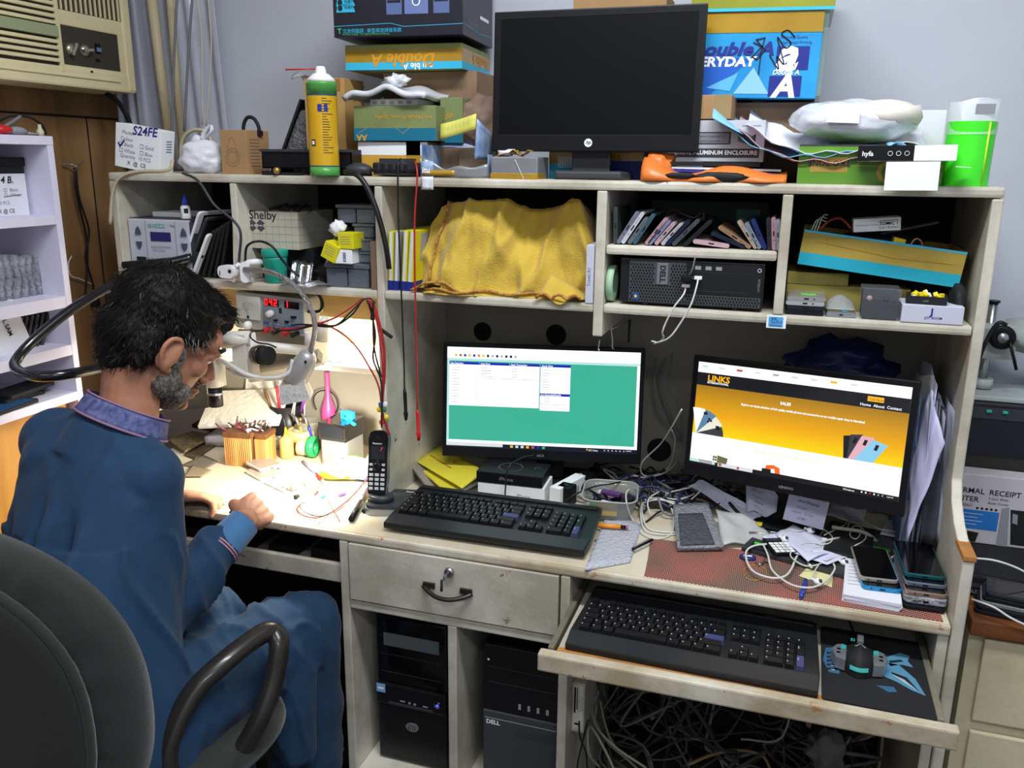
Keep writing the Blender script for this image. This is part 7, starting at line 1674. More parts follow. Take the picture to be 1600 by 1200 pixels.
def sheet4(label, c4, m, seed):
    C4 = [at(px, py, y=yy) for px, py, yy in c4]
    mb = MB(m); mb.grid(8, 12, lambda u, v: (C4[0]*(1-u)+C4[1]*u)*(1-v)+(C4[3]*(1-u)+C4[2]*u)*v+Vector((.004*noise.noise(Vector((u*3, v*4, seed))), .012*noise.noise(Vector((u*2, v*3, seed+5))), 0)), 0, th=.0012)
    return tag(mb.build('paper_sheet'), label, 'paper')
sheet4('large lilac folded sheet with a pointed corner at the front of the paper bundle', [(1452, 602, .10), (1477, 692, .03), (1416, 850, .02), (1424, 730, .08)], mat('paper_lilac2', '#c4c2e2', .65, var=.06), 1)
sheet4('blue-edged booklet at the left of the paper bundle', [(1421, 622, .11), (1440, 616, .10), (1424, 775, .08), (1411, 790, .10)], PAP[4], 2)
sheet4('grey sheet at the right of the paper bundle against the side panel', [(1478, 618, .12), (1492, 642, .06), (1476, 848, .02), (1458, 845, .05)], PAP[2], 3)
sheet4('dark creased sheet in the middle of the paper bundle', [(1456, 625, .13), (1480, 640, .09), (1462, 850, .03), (1436, 850, .04)], PAP[3], 4)
sheet4('second lilac sheet curling behind the pointed one', [(1466, 612, .14), (1486, 660, .10), (1468, 780, .07), (1446, 700, .10)], PL, 5)
# dark blue bag hung under the shelf
mb = MB(mat('blue_bag', '#16205e', .4, bump=.6, bs=18, var=.3)); mb.ball((0, 0, 0), 1, 0, sub=4, amp=.35, fr=7, sc_=(.12, .06, .06), seed=12); mb.ball((-.08, 0, -.035), 1, 0, sub=3, amp=.3, sc_=(.06, .04, .025), seed=2)
tag(mb.build('carrier_bag', None, (1.78, .28, 1.13)), 'dark blue plastic bag stuffed behind the top of the orange screen', 'bag')
# ================================================ worktop: left of the green screen
LY = mat('leaf_yellow', '#d8cc3a', .5, var=.1)
flat('ledger', 'worn grey-brown ledger leaning at the foot of the divider', 'book', [(621, 702, .055), (676, 775, .0), (712, 760, .0), (672, 690, .045)], mat('book_cover', '#8a8378', .7, var=.2), Z+.008, .007)
flat('magazine', 'white-paged magazine between the ledger and the yellow one', 'magazine', [(646, 728, .012), (704, 778, .002), (762, 750, .002), (700, 706, .012)], PW, Z+.010, .007)
flat('magazine', 'lower yellow magazine under the one with red lettering', 'magazine', [(645, 724, .020), (700, 774, .010), (745, 748, .012), (696, 700, .02)], LY, Z+.016, .004)
def vect(mb, fn):
    k = mb.mi(RED)
    for (t, u0, v0, sz) in (('VECTRA STATIONERY HOUSE', .06, .38, .0082), ('VE', .46, .62, .014)):
        P0, PX, PY = Vector(fn(u0, v0)), Vector(fn(min(u0+.5, 1), v0)), Vector(fn(u0, v0+.3))
        ex = (PX-P0).normalized(); ey = (PY-P0).normalized(); nz = ex.cross(ey).normalized(); ey = nz.cross(ex)
        Mx = Matrix((ex, ey, nz)).transposed().to_4x4(); Mx.translation = P0+nz*.0012
        mb.text(t, 0, 0, sz, RED, Mx @ Matrix(((1, 0, 0, 0), (0, 0, 1, 0), (0, 1, 0, 0), (0, 0, 0, 1))), y=.0004, bold=.02)
flat('magazine', 'topmost yellow magazine with red lettering left of the green screen', 'magazine', [(651, 722, .030), (722, 764, .022), (757, 738, .026), (691, 694, .030)], LY, Z+.018, .0025, deco=vect)
# cordless phone
pc0 = at(571, 790, z=Z)
cp = thing('phone_cradle', 'charcoal cordless phone cradle at the left of the worktop keyboard', 'phone base', (.785, -.022, Z), (0, 0, R(14)))
PAN = mat('panasonic_grey', '#33373c', .35); RIMS = mat('rim_silver', '#9a9da2', .3, .6)
mb = MB(PAN, RIMS, WT, INKG); mb.prism(rrect(0, 0, .135, .118, .02, 5), 0, .016, 1); mb.prism(rrect(0, 0, .130, .113, .018, 5), .016, .024, 0)
T_ = TR(0, 0, .0246) @ Matrix(((1, 0, 0, 0), (0, 0, 1, 0), (0, 1, 0, 0), (0, 0, 0, 1)))
mb.text('Panasonic', .018, .036, .010, 2, T_, y=0, bold=.02); mb.text('DECT', .02, -.046, .008, 2, T_, y=0, bold=.03)
mb.line([(.036+.013*math.cos(a*.4), -.012+.013*math.sin(a*.4)) for a in range(17)], .0014, 1, T_, y=0)
mb.lathe([(.032, .024), (.030, .038), (.024, .040), (0, .036)], 24, 0, TR(-.034, -.018, 0), sy=.8)
mb.build('cradle_body', cp)
hs = thing('cordless_phone', 'black cordless handset standing in its charcoal cradle', 'phone', (.748, -.052, Z+.038), (R(-14), 0, R(12)))
mb = MB(BK, RIMS); hp_ = [(0, 0), (.021, .002), (.0235, .04), (.0225, .10), (.024, .135), (.020, .150), (.010, .155), (0, .156)]
poly_ = hp_+[(-x_, z_) for x_, z_ in hp_[::-1][1:-1]]
mb.prism([(x_*1.04, z_) for x_, z_ in poly_], -.026, -.004, 1, Matrix(((1, 0, 0, 0), (0, 0, -1, 0), (0, 1, 0, 0), (0, 0, 0, 1))) @ Matrix.Diagonal((1, 1, 1, 1))) if False else None
mb.prism([(x_*1.05, z_) for x_, z_ in poly_], .004, .024, 1, FRONT); mb.prism(poly_, -.002, .006, 0, FRONT)
mb.build('handset_body', hs)
mb = MB(mat('lcd_dark', '#23262a', .2), BKM, WT); mb.box(-.017, .017, -.0035, -.002, .085, .118, 0); mb.disc(0, .138, .006, 1, y=-.0026, rz=.004); mb.text('Panasonic', -.013, .122, .0058, 2, y=-.0028, bold=.02)
mb.build('handset_display', hs)
mb = MB(mat('button_grey', '#b9bcc0', .4), BK)
for i in range(3):
    for j in range(4): mb.cbox(-.014+i*.014, -.0035, .012+j*.011, .010, .003, .007, 0, bev=.001)
for i in (-1, 1):
    for j in range(2): mb.cbox(i*.015, -.0035, .058+j*.012, .008, .003, .006, 0, bev=.001)
mb.lathe([(0, 0), (.010, 0), (.011, .003), (.006, .004), (.0, .003)], 20, 1, TR(0, -.002, .068, 90)); mb.build('keypad', hs)
# ================================================ under the desk
FC = ZW  # shorthand
pcc = thing('computer_tower', 'black computer tower with an oval emblem in the left cabinet bay', 'computer', (.775, -.135, .1315), (0, 0, 0))
TW, THh = .186, .40
TB = mat('tower_black', '#101115', .35); TBG = mat('tower_gloss', '#0a0b0e', .12, coat=.6)
mb = MB(TB, TBG, GR, DG)
mb.box(0, TW, .012, .42, 0, THh, 0, bev=.003)
mb.build('case', pcc)
mb = MB(TB, TBG, DG); mb.box(.002, TW-.002, 0, .012, .006, THh*.40, 0, bev=.004); mb.box(.002, TW-.002, .002, .012, THh*.55, THh-.004, 1, bev=.003); mb.box(.002, TW-.002, -.006, .012, THh*.405, THh*.545, 0, bev=.004)
for k in range(3): mb.box(.012, TW-.012, .0005, .002, THh*(.62+.12*k), THh*(.622+.12*k), 2)
mb.box(.035, TW-.035, -.0075, -.006, THh*.415, THh*.43, 2); mb.build('front_panel', pcc)
mb = MB(mat('drive_grey', '#5d6668', .5)); mb.box(.022, TW-.02, -.0005, .002, THh*.80, THh*.885, 0, bev=.001); mb.build('optical_drive', pcc)
mb = MB(mat('intel_blue', '#7fa6d8', .4), WT); mb.box(.003, .026, -.0075, -.006, THh*.485, THh*.54, 0); mb.dec(.007, .022, THh*.505, THh*.52, 1, y=-.0078); mb.build('sticker', pcc)
mb = MB(GR, BKM); mb.box(.065, .078, -.0072, -.006, THh*.445, THh*.452, 0); mb.box(.125, .138, -.0072, -.006, THh*.440, THh*.447, 0); mb.disc(.09, THh*.447, .0035, 0, y=-.0072); mb.disc(.104, THh*.446, .0035, 0, y=-.0072); mb.build('front_ports', pcc)
mb = MB(TBG, mat('blue_led', '#2a2cff', emit=6)); mb.lathe([(0, 0), (.009, 0), (.009, .003), (0, .003)], 20, 0, TR(TW-.022, -.006, THh*.475, 90)); mb.disc(TW-.022, THh*.475, .0035, 1, y=-.0095); mb.build('power_button', pcc)
mb = MB(mat('emblem', '#a9acb0', .3, .7), BKM); mb.prism([(.017*math.cos(a*.2618), .012*math.sin(a*.2618)) for a in range(24)], 0, .002, 0, TR(TW*.5, -.0003, THh*.27) @ FRONT @ Matrix.Diagonal((1, 1, -1, 1)))
for k in range(4): mb.line([(TW*.5-.010+k*.006, THh*.27-.007), (TW*.5-.007+k*.005, THh*.27+.007)], .0014, 1, y=-.0028)
mb.build('emblem', pcc)
dp = thing('computer_tower', 'black and dark grey DELL computer tower in the right cabinet bay', 'computer', (1.058, -.15, .1315))
mb = MB(TB, mat('dell_grey', '#3a3d40', .45), GR, WT)
TW2, TH2 = .180, .385
mb.box(0, TW2, .01, .40, 0, TH2, 0, bev=.003); mb.build('case', dp)
mb = MB(TB, _M['dell_grey'], GR, WT, DG); mb.box(.0, TW2, 0, .0105, TH2*.56, TH2, 0, bev=.003); mb.box(0, TW2, -.003, .0105, 0, TH2*.555, 1, bev=.003); mb.box(.004, TW2-.004, -.0035, -.003, TH2*.505, TH2*.51, 2)
for k in range(2): mb.box(.01, TW2-.01, -.0005, 0, TH2*(.75+.1*k), TH2*(.754+.1*k), 4)
mb.box(TW2*.44, TW2*.97, -.0036, -.003, TH2*.42, TH2*.47, 4)
mb.build('front_panel', dp)
mb = MB(WT); mb.text('DELL', .008, TH2*.47, .015, 0, y=-.0042, bold=.03); mb.build('logo', dp)
mb = MB(GR, WT)
for k in range(4): mb.box(.085+k*.022, .091+k*.022, -.001, 0, TH2*.60, TH2*.635, 0)
mb.disc(.012, TH2*.90, .003, 1, y=-.001); mb.build('front_ports', dp)
mb = MB(mat('blue_sleeve', '#20406e', .6, var=.2)); mb.box(0, .012, 0, .20, 0, .26, 0, bev=.004)
tag(mb.build('blue_folder', None, (1.043, -.10, .1315)), 'blue sleeve squeezed between the divider and the DELL tower', 'folder')
sw = thing('wall_switch', 'beige network switch mounted vertically on the right side of the cabinet', 'network switch', (1.2672, -.150, .335))
BEI = mat('beige_plastic', '#b9b19c', .5); mb = MB(BEI); mb.box(0, .030, 0, .12, 0, .125, 0, bev=.002); mb.build('switch_case', sw)
mb = MB(BKM, mat('beige_light', '#d6d2c4', .5), INKG); mb.box(.004, .026, -.001, 0, .008, .120, 1); mb.dec(.006, .010, .05, .115, 0, y=-.0014); mb.dec(.012, .014, .06, .115, 0, y=-.0014)
for k in range(3): mb.line([(.020+.0045*math.cos(a*.6), .062+k*.013+.0055*math.sin(a*.6)) for a in range(12)], .0008, 2, y=-.0014)
mb.dec(.008, .020, .020, .025, 0, y=-.0014); mb.build('port_panel', sw)
for k, pts in enumerate(([(905, 1127), (906, 1150), (915, 1175), (918, 1200)], [(918, 1125), (910, 1160), (904, 1185), (902, 1200)])):
    cable('cable', ('longer' if k else 'shorter')+' dark wire hanging below the beige network switch', [at(a, b, y=-.155-.004*k) for a, b in pts], .002, CABK)
for k, pts in enumerate(([(935, 1080), (925, 1110), (935, 1140), (965, 1170), (1010, 1200)], [(932, 1100), (930, 1125), (950, 1160), (985, 1190)], [(938, 1095), (945, 1130), (960, 1165), (1000, 1205)])):
    cable('cable', ['upper', 'lower', 'middle'][k]+' pale cable leading down from the beige network switch', [at(a, b, y=-.02+.02*k) for a, b in pts], .0032, mat('dusty_cable', '#a29c8c', .7))
rnd = random.Random(21)
mb = MB(mat('dusty_cable_dark', '#3f3d3a', .8), mat('dusty_cable_mid', '#6f6b62', .8), _M['dusty_cable'])
for i in range(70):
    x_, y_, z_ = rnd.uniform(1.29, 1.92), rnd.uniform(-.02, .24), rnd.uniform(.03, .50); P3 = []
    for k in range(7):
        P3.append((x_, y_, z_)); x_ = min(1.94, max(1.29, x_+rnd.uniform(-.13, .13))); y_ = min(.27, max(-.05, y_+rnd.uniform(-.05, .05))); z_ = max(.02, z_+rnd.uniform(-.14, .11))
    mb.tube(spline(P3, 5), rnd.choice([.0025, .0035, .0045]), 6, rnd.choice([0, 0, 0, 0, 1, 1, 2]))
tag(mb.build('cable_tangle'), 'dusty tangle of cables under the pulled-out keyboard tray', 'cables', kind='stuff')
cable('cable', 'pale brown cable arching through the dusty tangle below the tray', [at(1075, 1195, y=.0), at(1110, 1180, y=.0), at(1150, 1172, y=.0), at(1190, 1180, y=.02), at(1205, 1205, y=.02)], .004, mat('brown_cable', '#8a7550', .6))
mb = MB(mat('rag_grey', '#77746e', .8)); mb.ball((0, 0, 0), 1, 0, sub=3, amp=.6, sc_=(.04, .02, .045), seed=3)
tag(mb.build('rag', None, at(1290, 1172, y=-.0)), 'torn grey plastic scrap hanging in the dusty cable tangle', 'scrap')
# ================================================ desk at the far right
CRM = paint_mat('cream_paint_plain', '#cfc7a8', '#a8794a', '#bdb392', .72)
BRW = wood_mat('desk_edge_brown', '#5a2f16', '#84502a', (1.2, 20, 20), .4)
sd = thing('side_desk', 'cream cabinet desk with a brown top edge at the right of the computer desk', 'desk', (0, 0, 0))
SX0, SX1, SY, SZ = 2.035, 3.0, -.115, .745
mb = MB(BRW); mb.box(SX0, SX1, SY-.012, .385, SZ-.032, SZ, bev=.003); mb.build('desk_top', sd)
mb = MB(CRM); mb.box(SX0+.004, SX1, SY+.012, .38, 0, SZ-.033); mb.build('carcass', sd)
mb = MB(CRM); mb.box(SX0+.03, SX1, SY, SY+.011, .525, SZ-.04, bev=.003); mb.build('drawer', sd)
mb = MB(CRM); mb.box(SX0+.03, SX1, SY, SY+.011, .12, .50, bev=.003); mb.build('cabinet_door', sd)
# on it: black machine, receipt printer box, microscope, phones
mb = MB(mat('machine_black', '#1c1f27', .3, coat=.2), DG, mat('olive_black', '#22221a', .5), mat('clip_teal', '#2fb495', .4))
mb.box(0, .50, 0, .16, 0, .345, 0, bev=.004); mb.box(.004, .5, -.003, 0, .31, .335, 1, bev=.001); mb.box(.006, .5, -.002, 0, .16, .225, 2)
bm_ = tag(mb.build('black_machine', None, (2.022, .205, SZ)), 'large black glossy machine standing at the rear of the side desk', 'machine')
mb = MB(_M['clip_teal'])
for k in range(2): mb.box(.052+k*.031, .063+k*.031, -.008, 0, .325, .331, 0, bev=.002)
o = mb.build('clip', bm_)
THB = mat('printer_box', '#a9a6ae', .5, c2='#cdc9cf', vs_=6); PB2 = mat('printer_blue', '#1c66b4', .4, c2='#2f7cc8', vs_=10)
rb_ = MB(THB, PB2, INK, BKM, WT)
W_, Hb = .34, .155
rb_.box(0, W_, 0, .05, 0, Hb, 0, bev=.002)
rb_.text('THERMAL', -.001, .113, .0165, 2, bold=.01); rb_.text('RECEIPT', .080, .113, .0165, 2, bold=.01); rb_.text('PRINTER', -.001, .094, .0165, 2, bold=.01); rb_.text('QC-85AC', .014, .082, .009, 2); rb_.text('3 inch With', .080, .102, .008, 2); rb_.text('Auto Cutter', .080, .092, .008, 2)
rb_.dec(.0, .105, .032, .075, 1, y=-.0007)
for k in range(4): rb_.dec(.02, .065+.01*(k % 2), .042+k*.008, .0428+k*.008, 4, y=-.0010)
for k in range(5): rb_.disc(.062+k*.009, .080, .0028, 2)
rb_.dpoly([(.045, .002), (.068, .002), (.072, .024), (.05, .026)], 3); rb_.dpoly([(.135, .006), (.3, .006), (.3, .085), (.125, .085)], 3); rb_.dpoly([(.132, .055), (.142, .053), (.140, .075), (.130, .077)], INKG, y=-.0009)
rb_.dpoly([(.108, .0), (.13, .0), (.122, .09), (.108, .085)], INKG, y=-.0006)
tag(rb_.build('cardboard_box', None, (2.013, .15, .790)), 'thermal receipt printer box with a blue label on the side desk', 'box')
mb = MB(BKM, DG, GR); mb.box(0, .5, 0, .22, 0, .044, 0, bev=.004); mb.box(.02, .5, -.001, 0, .02, .028, 1); mb.text('MARK', .02, .006, .012, 2, y=-.0015)
tag(mb.build('black_case', None, (2.018, .02+.0, SZ)), 'flat black case under the receipt printer box', 'case').location = (2.018, -.02, SZ)
_M2 = [('#1a1c20', .3), ('#25272d', .3), ('#8d9096', .5), ('#1a1c20', .3), ('#2b2e36', .3)]
for k, (c, me_) in enumerate(_M2):
    m_ = mat('phone_sd'+str(k), c, .25, me_); phone_flat(['lowest', 'second', 'middle', 'fourth', 'topmost'][k]+' phone of the pile on the front of the side desk', 2.125+.004*k, -.072+.0*k, SZ+.001+k*.0096, 80, m_, .075, .155, group='phones piled on the side desk')
cable('cable', 'white charging cable over the phones on the side desk', [at(1521, 872, y=-.02), at(1555, 876, y=-.03), at(1590, 888, y=-.03), at(1620, 905, y=-.03)], .0022, CABW)
cable('cable', 'white charging cable drooping from the phone pile on the side desk', [at(1518, 936, y=-.10), at(1535, 942, y=-.12), at(1555, 950, y=-.13), at(1580, 966, y=-.135), at(1610, 980, y=-.135)], .0022, CABW)
mb = MB(mat('grey_plate', '#7d8a8e', .3, .2)); mb.box(0, .2, 0, .10, 0, .012, 0, bev=.003)
tag(mb.build('grey_device', None, (2.15, .03, .790)), 'grey plastic device at the right of the receipt printer box', 'device') if False else None
mb.bm and None
# microscope on top of the black machine
m2 = thing('stereo_microscope', 'grey-white stereo microscope with a large black focus wheel, far right behind the desk', 'microscope', (2.02, .27, SZ+.3455))
MG = mat('microscope_grey', '#b2bbb8', .35, var=.05); zb = SZ+.3455
def loc2(px, py, y=.25): p = at(px, py, y=y); return (p.x-2.02, y-.27, p.z-zb)
mb = MB(MG); mb.box(.015, .30, -.055, .08, 0.0005, .012, 0, bev=.003); mb.build('base_plate', m2)
a_ = loc2(1541, 596); b_ = loc2(1553, 474)
mb = MB(ST, BK); mb.tube([(a_[0], .02, .012), (a_[0], .02, b_[2]-.004)], .0095, 16, 0); mb.tube([(a_[0], .02, b_[2]-.0035), (a_[0], .02, b_[2]+.001)], .0125, 16, 1); mb.build('column', m2)
mb = MB(MG); c1 = loc2(1541, 508); c2 = loc2(1541, 562)
mb.box(a_[0]-.03, a_[0]+.05, -.015, .05, c2[2], c1[2], 0, bev=.008); mb.tube([(a_[0]+.03, .0, c1[2]-.02), (a_[0]+.15, -.03, c1[2]-.045)], .03, 4); mb.tube([(a_[0]+.03, .02, c1[2]-.01), (a_[0]+.15, .0, c1[2]+.01)], .02, 4)
mb.tube([(a_[0], .02, .014), (a_[0], .02, .035)], .022, 16); mb.build('body', m2)
kc = loc2(1567, 528, .225)
mb = MB(BK, ST); mb.lathe([(0, 0), (.024, 0), (.026, .004), (.026, .012), (.022, .016), (.014, .015), (0, .015)], 28, 0, TR(kc[0], -.03, kc[2], 90)); mb.lathe([(0, .0151), (.013, .0151), (.010, .019), (0, .0195)], 20, 1, TR(kc[0], -.03, kc[2], 90)); mb.build('focus_knob', m2)
mb = MB(BK); mb.tube([loc2(1578, 535, .22), loc2(1584, 560, .22), loc2(1588, 578, .22)], .0035, 6); mb.build('lever', m2)
cable('cable', 'black ribbed hose curving beside the grey-white microscope', [at(1530, 560, y=.21), at(1540, 535, y=.21), at(1553, 512, y=.21), at(1563, 504, y=.21), at(1573, 508, y=.21)], .0045, CABK)
# ================================================ things on the repair bench
def bx0(px, py, z=ZW+.001): p = at(px, py, z=z); return p
WOD = wood_mat('bench_wood', '#a8713a', '#d9a763', (30, 30, 2)); WODD = wood_mat('bench_wood_dark', '#4a2c18', '#6e4526', (20, 20, 4))
p = Vector((.285, .055, Z))
p1, p2 = at(347, 727, z=ZW), at(395, 727, z=ZW)
hb = at(370, 686, y=p1.y).z-ZW
wk = thing('wooden_tool_block', 'ribbed wooden block holding clips and small tools on the repair bench', 'tool holder', (p1.x+.012, p1.y, Z), (0, 0, R(8)))
mb = MB(WOD, WODD); wl = .078
for i in range(14): mb.box(i*wl/14, (i+.62)*wl/14, 0, .09, 0, hb, 0)
mb.box(.001, wl-.002, .007, .088, 0.001, hb-.002, 1); mb.box(wl, wl+.035, .02, .08, 0, hb*.92, 0, bev=.002)
mb.build('block', wk)
mb = MB(WODD); mb.box(-.003, wl+.003, -.003, .093, hb+.0005, hb+.014, 0, bev=.002); mb.box(wl+.003, wl+.037, .018, .082, hb*.925, hb+.008, 0, bev=.002); mb.build('cap_board', wk)
rnd = random.Random(3)
mb = MB(ST, mat('binder_clip', '#8f9398', .3, .9), BKM, WT, mat('maroon', '#6d2434', .4))
for i in range(34):
    x_, y_ = rnd.uniform(0, wl+.03), rnd.uniform(.01, .08); z_ = hb+.015
    a_ = rnd.uniform(0, 6.28); L = rnd.uniform(.012, .03)
    mb.tube([(x_, y_, z_), (x_+L*math.cos(a_)*.6, y_+L*math.sin(a_)*.4, z_+.006), (x_+L*math.cos(a_), y_+L*math.sin(a_), z_+rnd.uniform(.0, .02))], rnd.choice([.0012, .002, .003]), 6, rnd.randrange(5))
o = mb.build('small_tools', wk); o['kind'] = 'stuff'
# flux bottle, oil burner jar, tape rolls
def lathe_thing(name, label, cat, px, py, prof_, m_, seg=24, dz=0, tags=None):
    p = at(px, py, z=ZW); mb = MB(m_); mb.lathe(prof_, seg); o = mb.build(name, None, (p.x, p.y, Z+dz)); return tag(o, label, cat)
p = at(444, 714, z=ZW)
fb = thing('flux_bottle', 'cloudy amber squeeze bottle with a needle tip on the repair bench', 'bottle', (p.x+.01, p.y, Z))
mb = MB(mat('flux_amber', '#d8a566', .35, alpha=.95)); mb.lathe([(.018, 0), (.020, .004), (.020, .050), (.017, .058), (.008, .062), (.006, .068), (0, .068)], 20); mb.build('bottle_body', fb)
mb = MB(YEL, ST); mb.lathe([(.006, .068), (.004, .076), (.0025, .088), (0, .088)], 12, 0); mb.tube([(0, 0, .088), (-.004, 0, .112)], .0008, 5, 1); mb.build('needle_tip', fb)
rp = at(470, 700, z=ZW); rx, ry = rp.x+.02, rp.y-.02
for k, (m_, r_, h0, h1, lb) in enumerate(((mat('tin_brown', '#8a6a48', .5), .032, 0, .020, 'brown tin at the bottom of the little pile beside the amber bottle'), (mat('tape_orange', '#d2601c', .5), .034, .0205, .036, 'orange tape roll in the middle of the pile beside the amber bottle'), (mat('tape_amber2', '#e8c378', .4), .042, .0365, .066, 'wide amber masking tape roll on top of the pile beside the amber bottle'))):
    mb = MB(m_)
    if k < 2: mb.lathe([(r_, h0), (r_, h1), (0, h1)], 28)
    else: mb.lathe([(.030, h0), (r_, h0), (r_, h1), (.030, h1), (.030, h0)], 32, cap=False)
    tag(mb.build(['tin', 'tape_roll', 'tape_roll'][k], None, (rx, ry, Z)), lb, ['tin', 'tape', 'tape'][k])
oj = thing('alcohol_bottle', 'small glass bottle with a brass pump lid standing in the amber tape roll', 'bottle', (rx-.004, ry, Z+.0367))
mb = MB(mat('glass_bottle', '#b8b0a0', .1, alpha=.7)); mb.lathe([(.024, 0), (.026, .01), (.026, .026), (.020, .032), (0, .032)], 20); mb.build('bottle_body', oj)
mb = MB(mat('brass_lid', '#a08a60', .3, .8)); mb.lathe([(.017, .0325), (.017, .044), (.006, .047), (.006, .052), (.010, .056), (.008, .062), (0, .063)], 20); mb.build('pump_lid', oj)
p = at(497, 694, z=ZW+.03)
gt = MB(mat('tape_greenroll', '#25a45c', .4)); gt.lathe([(.016, -.010), (.030, -.010), (.030, .010), (.016, .010), (.016, -.010)], 28, cap=False)
tag(gt.build('tape_roll', None, (p.x+.0, p.y-.03, Z+.0305), (0, R(90), R(10))), 'bright green tape roll standing on edge on the repair bench', 'tape')
gt = MB(mat('tape_clear', '#d9d2b0', .3, alpha=.9)); gt.lathe([(.008, -.018), (.022, -.018), (.022, .018), (.008, .018), (.008, -.018)], 24, cap=False)
tag(gt.build('tape_roll', None, (p.x-.030, p.y-.025, Z+.0225), (0, R(90), R(10))), 'clear yellowish roll lying next to the bright green tape roll', 'tape')
# pen cup and tools
cp_ = at(450, 672, z=ZW); cx_, cy_ = .235, .335
cx_, cy_ = at(450, 668, y=.32).x, .32; zt_ = at(450, 632, y=.32).z
pc_ = MB(mat('cup_black', '#1a1a1d', .4)); pc_.lathe([(.045, 0), (.048, .002), (.050, zt_-ZW), (.047, zt_-ZW), (.044, .004), (0, .004)], 8)
tag(pc_.build('tool_cup', None, (cx_, cy_, Z)), 'black cup full of tweezers and screwdrivers at the back of the repair bench', 'cup')
pc_ = MB(mat('cup_clear', '#8a8a80', .2, alpha=.6)); pc_.lathe([(.030, 0), (.032, .002), (.034, .09), (.032, .09), (.029, .004), (0, .004)], 16)
c2x = at(482, 670, y=.28).x
tag(pc_.build('tool_cup', None, (c2x, .28, Z)), 'smoky clear cup holding pliers right of the black cup', 'cup')
rnd = random.Random(9)
TOOLS = [('screwdriver', 'purple-capped', '#7a3f9a'), ('screwdriver', 'dark red-handled', '#8a1f2a'), ('tweezers', 'black', '#222226'), ('screwdriver', 'grey-handled', '#8f8f96'), ('tweezers', 'long black', '#1a1a1a'), ('brush', 'brown-handled', '#6a4a30'), ('screwdriver', 'red-capped', '#b8283a'), ('tweezers', 'steel', '#a9a9ad')]
for k, (nm, ds, c) in enumerate(TOOLS):
    a_ = k/8*6.28; m_ = mat('tool_'+c[1:], c, .35, .3 if nm == 'tweezers' else 0)
    bx, by = cx_+.02*math.cos(a_), cy_+.02*math.sin(a_); tx, ty_ = cx_+.055*math.cos(a_), cy_+.045*math.sin(a_); L = zt_-Z+rnd.uniform(.02, .06)
    mb = MB(m_, ST)
    if nm == 'tweezers':
        for s in (-1, 1): mb.tube([(bx-.002*s, by, Z+.006), (tx-.004*s, ty_, Z+L*.7), (tx*1.0+(tx-cx_)*.4, ty_, Z+L+.02)], [.0012, .003, .0018], 6, 0)
    else: mb.tube([(bx, by, Z+.006), (bx*.4+tx*.6, by*.4+ty_*.6, Z+L*.55)], .0018, 6, 1); mb.tube([(bx*.4+tx*.6, by*.4+ty_*.6, Z+L*.55), (tx+(tx-cx_)*.3, ty_, Z+L+.01)], [.004, .0052], 10, 0)
    tag(mb.build(nm), ds+' '+nm+' standing in the black cup of the repair bench', nm)
def plier(label, c, px, dy):
    o = thing('pliers', label, 'pliers', (at(px, 670, y=.26).x, .265, Z+.006))
    mb = MB(mat('pl_'+c[1:], c, .4)); mb.tube(spline([(.0, -.012, .0), (.006, -.016, .04), (.012, -.02, .075)], 4), .0045, 8); mb.build('handle', o)
    mb = MB(ST); mb.tube([(.012, -.02, .075), (.010, -.02, .10), (.004, -.02, .118)], [.004, .006, .002], 8); mb.build('jaw', o); return o
plier('pliers with a yellow handle in the smoky clear cup', '#dcc81e', 484, 0).rotation_euler = (R(-4), R(-28), 0)
plier('pliers with a blue handle in the smoky clear cup', '#2a3aa0', 494, 0).rotation_euler = (R(-4), R(-22), 0)
pb = at(514, 655, y=.33)
pk_ = thing('spray_bottle', 'pink long-necked bottle at the back of the repair bench', 'bottle', (pb.x, .33, Z))
mb = MB(mat('pink_bottle', '#c4447e', .35), mat('pink_label', '#b9a13a', .5)); zz_ = at(514, 582, y=.33).z-Z
mb.lathe([(.020, 0), (.021, .003), (.021, zz_*.5), (.016, zz_*.58), (.008, zz_*.68), (.006, zz_*.95), (.008, zz_), (0, zz_)], 20, 0); mb.grid(4, 1, lambda u, v: (.0214*math.cos(R(-110+50*u)), .0214*math.sin(R(-110+50*u)), zz_*.2+.02*v), 1); mb.build('bottle_body', pk_)
# clock-like device
dv0, dv1 = at(509, 722, z=ZW), at(560, 735, z=ZW)
dvh = at(512, 655, y=dv0.y).z-ZW
dvc = thing('battery_tester', 'grey and black cube-shaped device with a dark display on the repair bench', 'device', (dv0.x+.006, dv0.y-.04, Z), (0, 0, R(-4)))
SIL = mat('device_silver', '#8d8d8c', .35, .3); dvh = .128
mb = MB(SIL, CHR, INKG); mb.prism(rrect(.042, .05, .084, .10, .014, 4), 0, dvh*.62, 0)
T0 = TR(0, 0, 0)
mb.line([(.042+.012*math.cos(a*.785+.39), dvh*.28+.012*math.sin(a*.785+.39)) for a in range(9)], .0016, CHR); mb.disc(.042, dvh*.28, .004, CHR); mb.box(.022, .034, -.0006, 0, dvh*.52, dvh*.55, 1); mb.box(.046, .058, -.0006, 0, dvh*.52, dvh*.55, 1)
mb.build('lower_body', dvc)
mb = MB(mat('gloss_black', '#0d0e11', .08, coat=1)); mb.prism([(.0, 0), (.084, 0), (.084, .10), (0, .10)], dvh*.625, dvh, 0); mb.box(.006, .078, -.001, 0, dvh*.68, dvh*.95, mat('display_dark', '#14181f', .1)); mb.build('glossy_top', dvc)
mb = MB(mat('panel_dark', '#1c1d1a', .3)); mb.box(0, .13, 0, .006, 0, .11, 0, bev=.001)
p_ = at(262, 640, y=.12); tag(mb.build('black_board', None, (p_.x, .13, p_.z-.005), (R(-8), R(-9), 0)), 'flat black panel hung in the repair bay behind the beard of the man', 'panel')
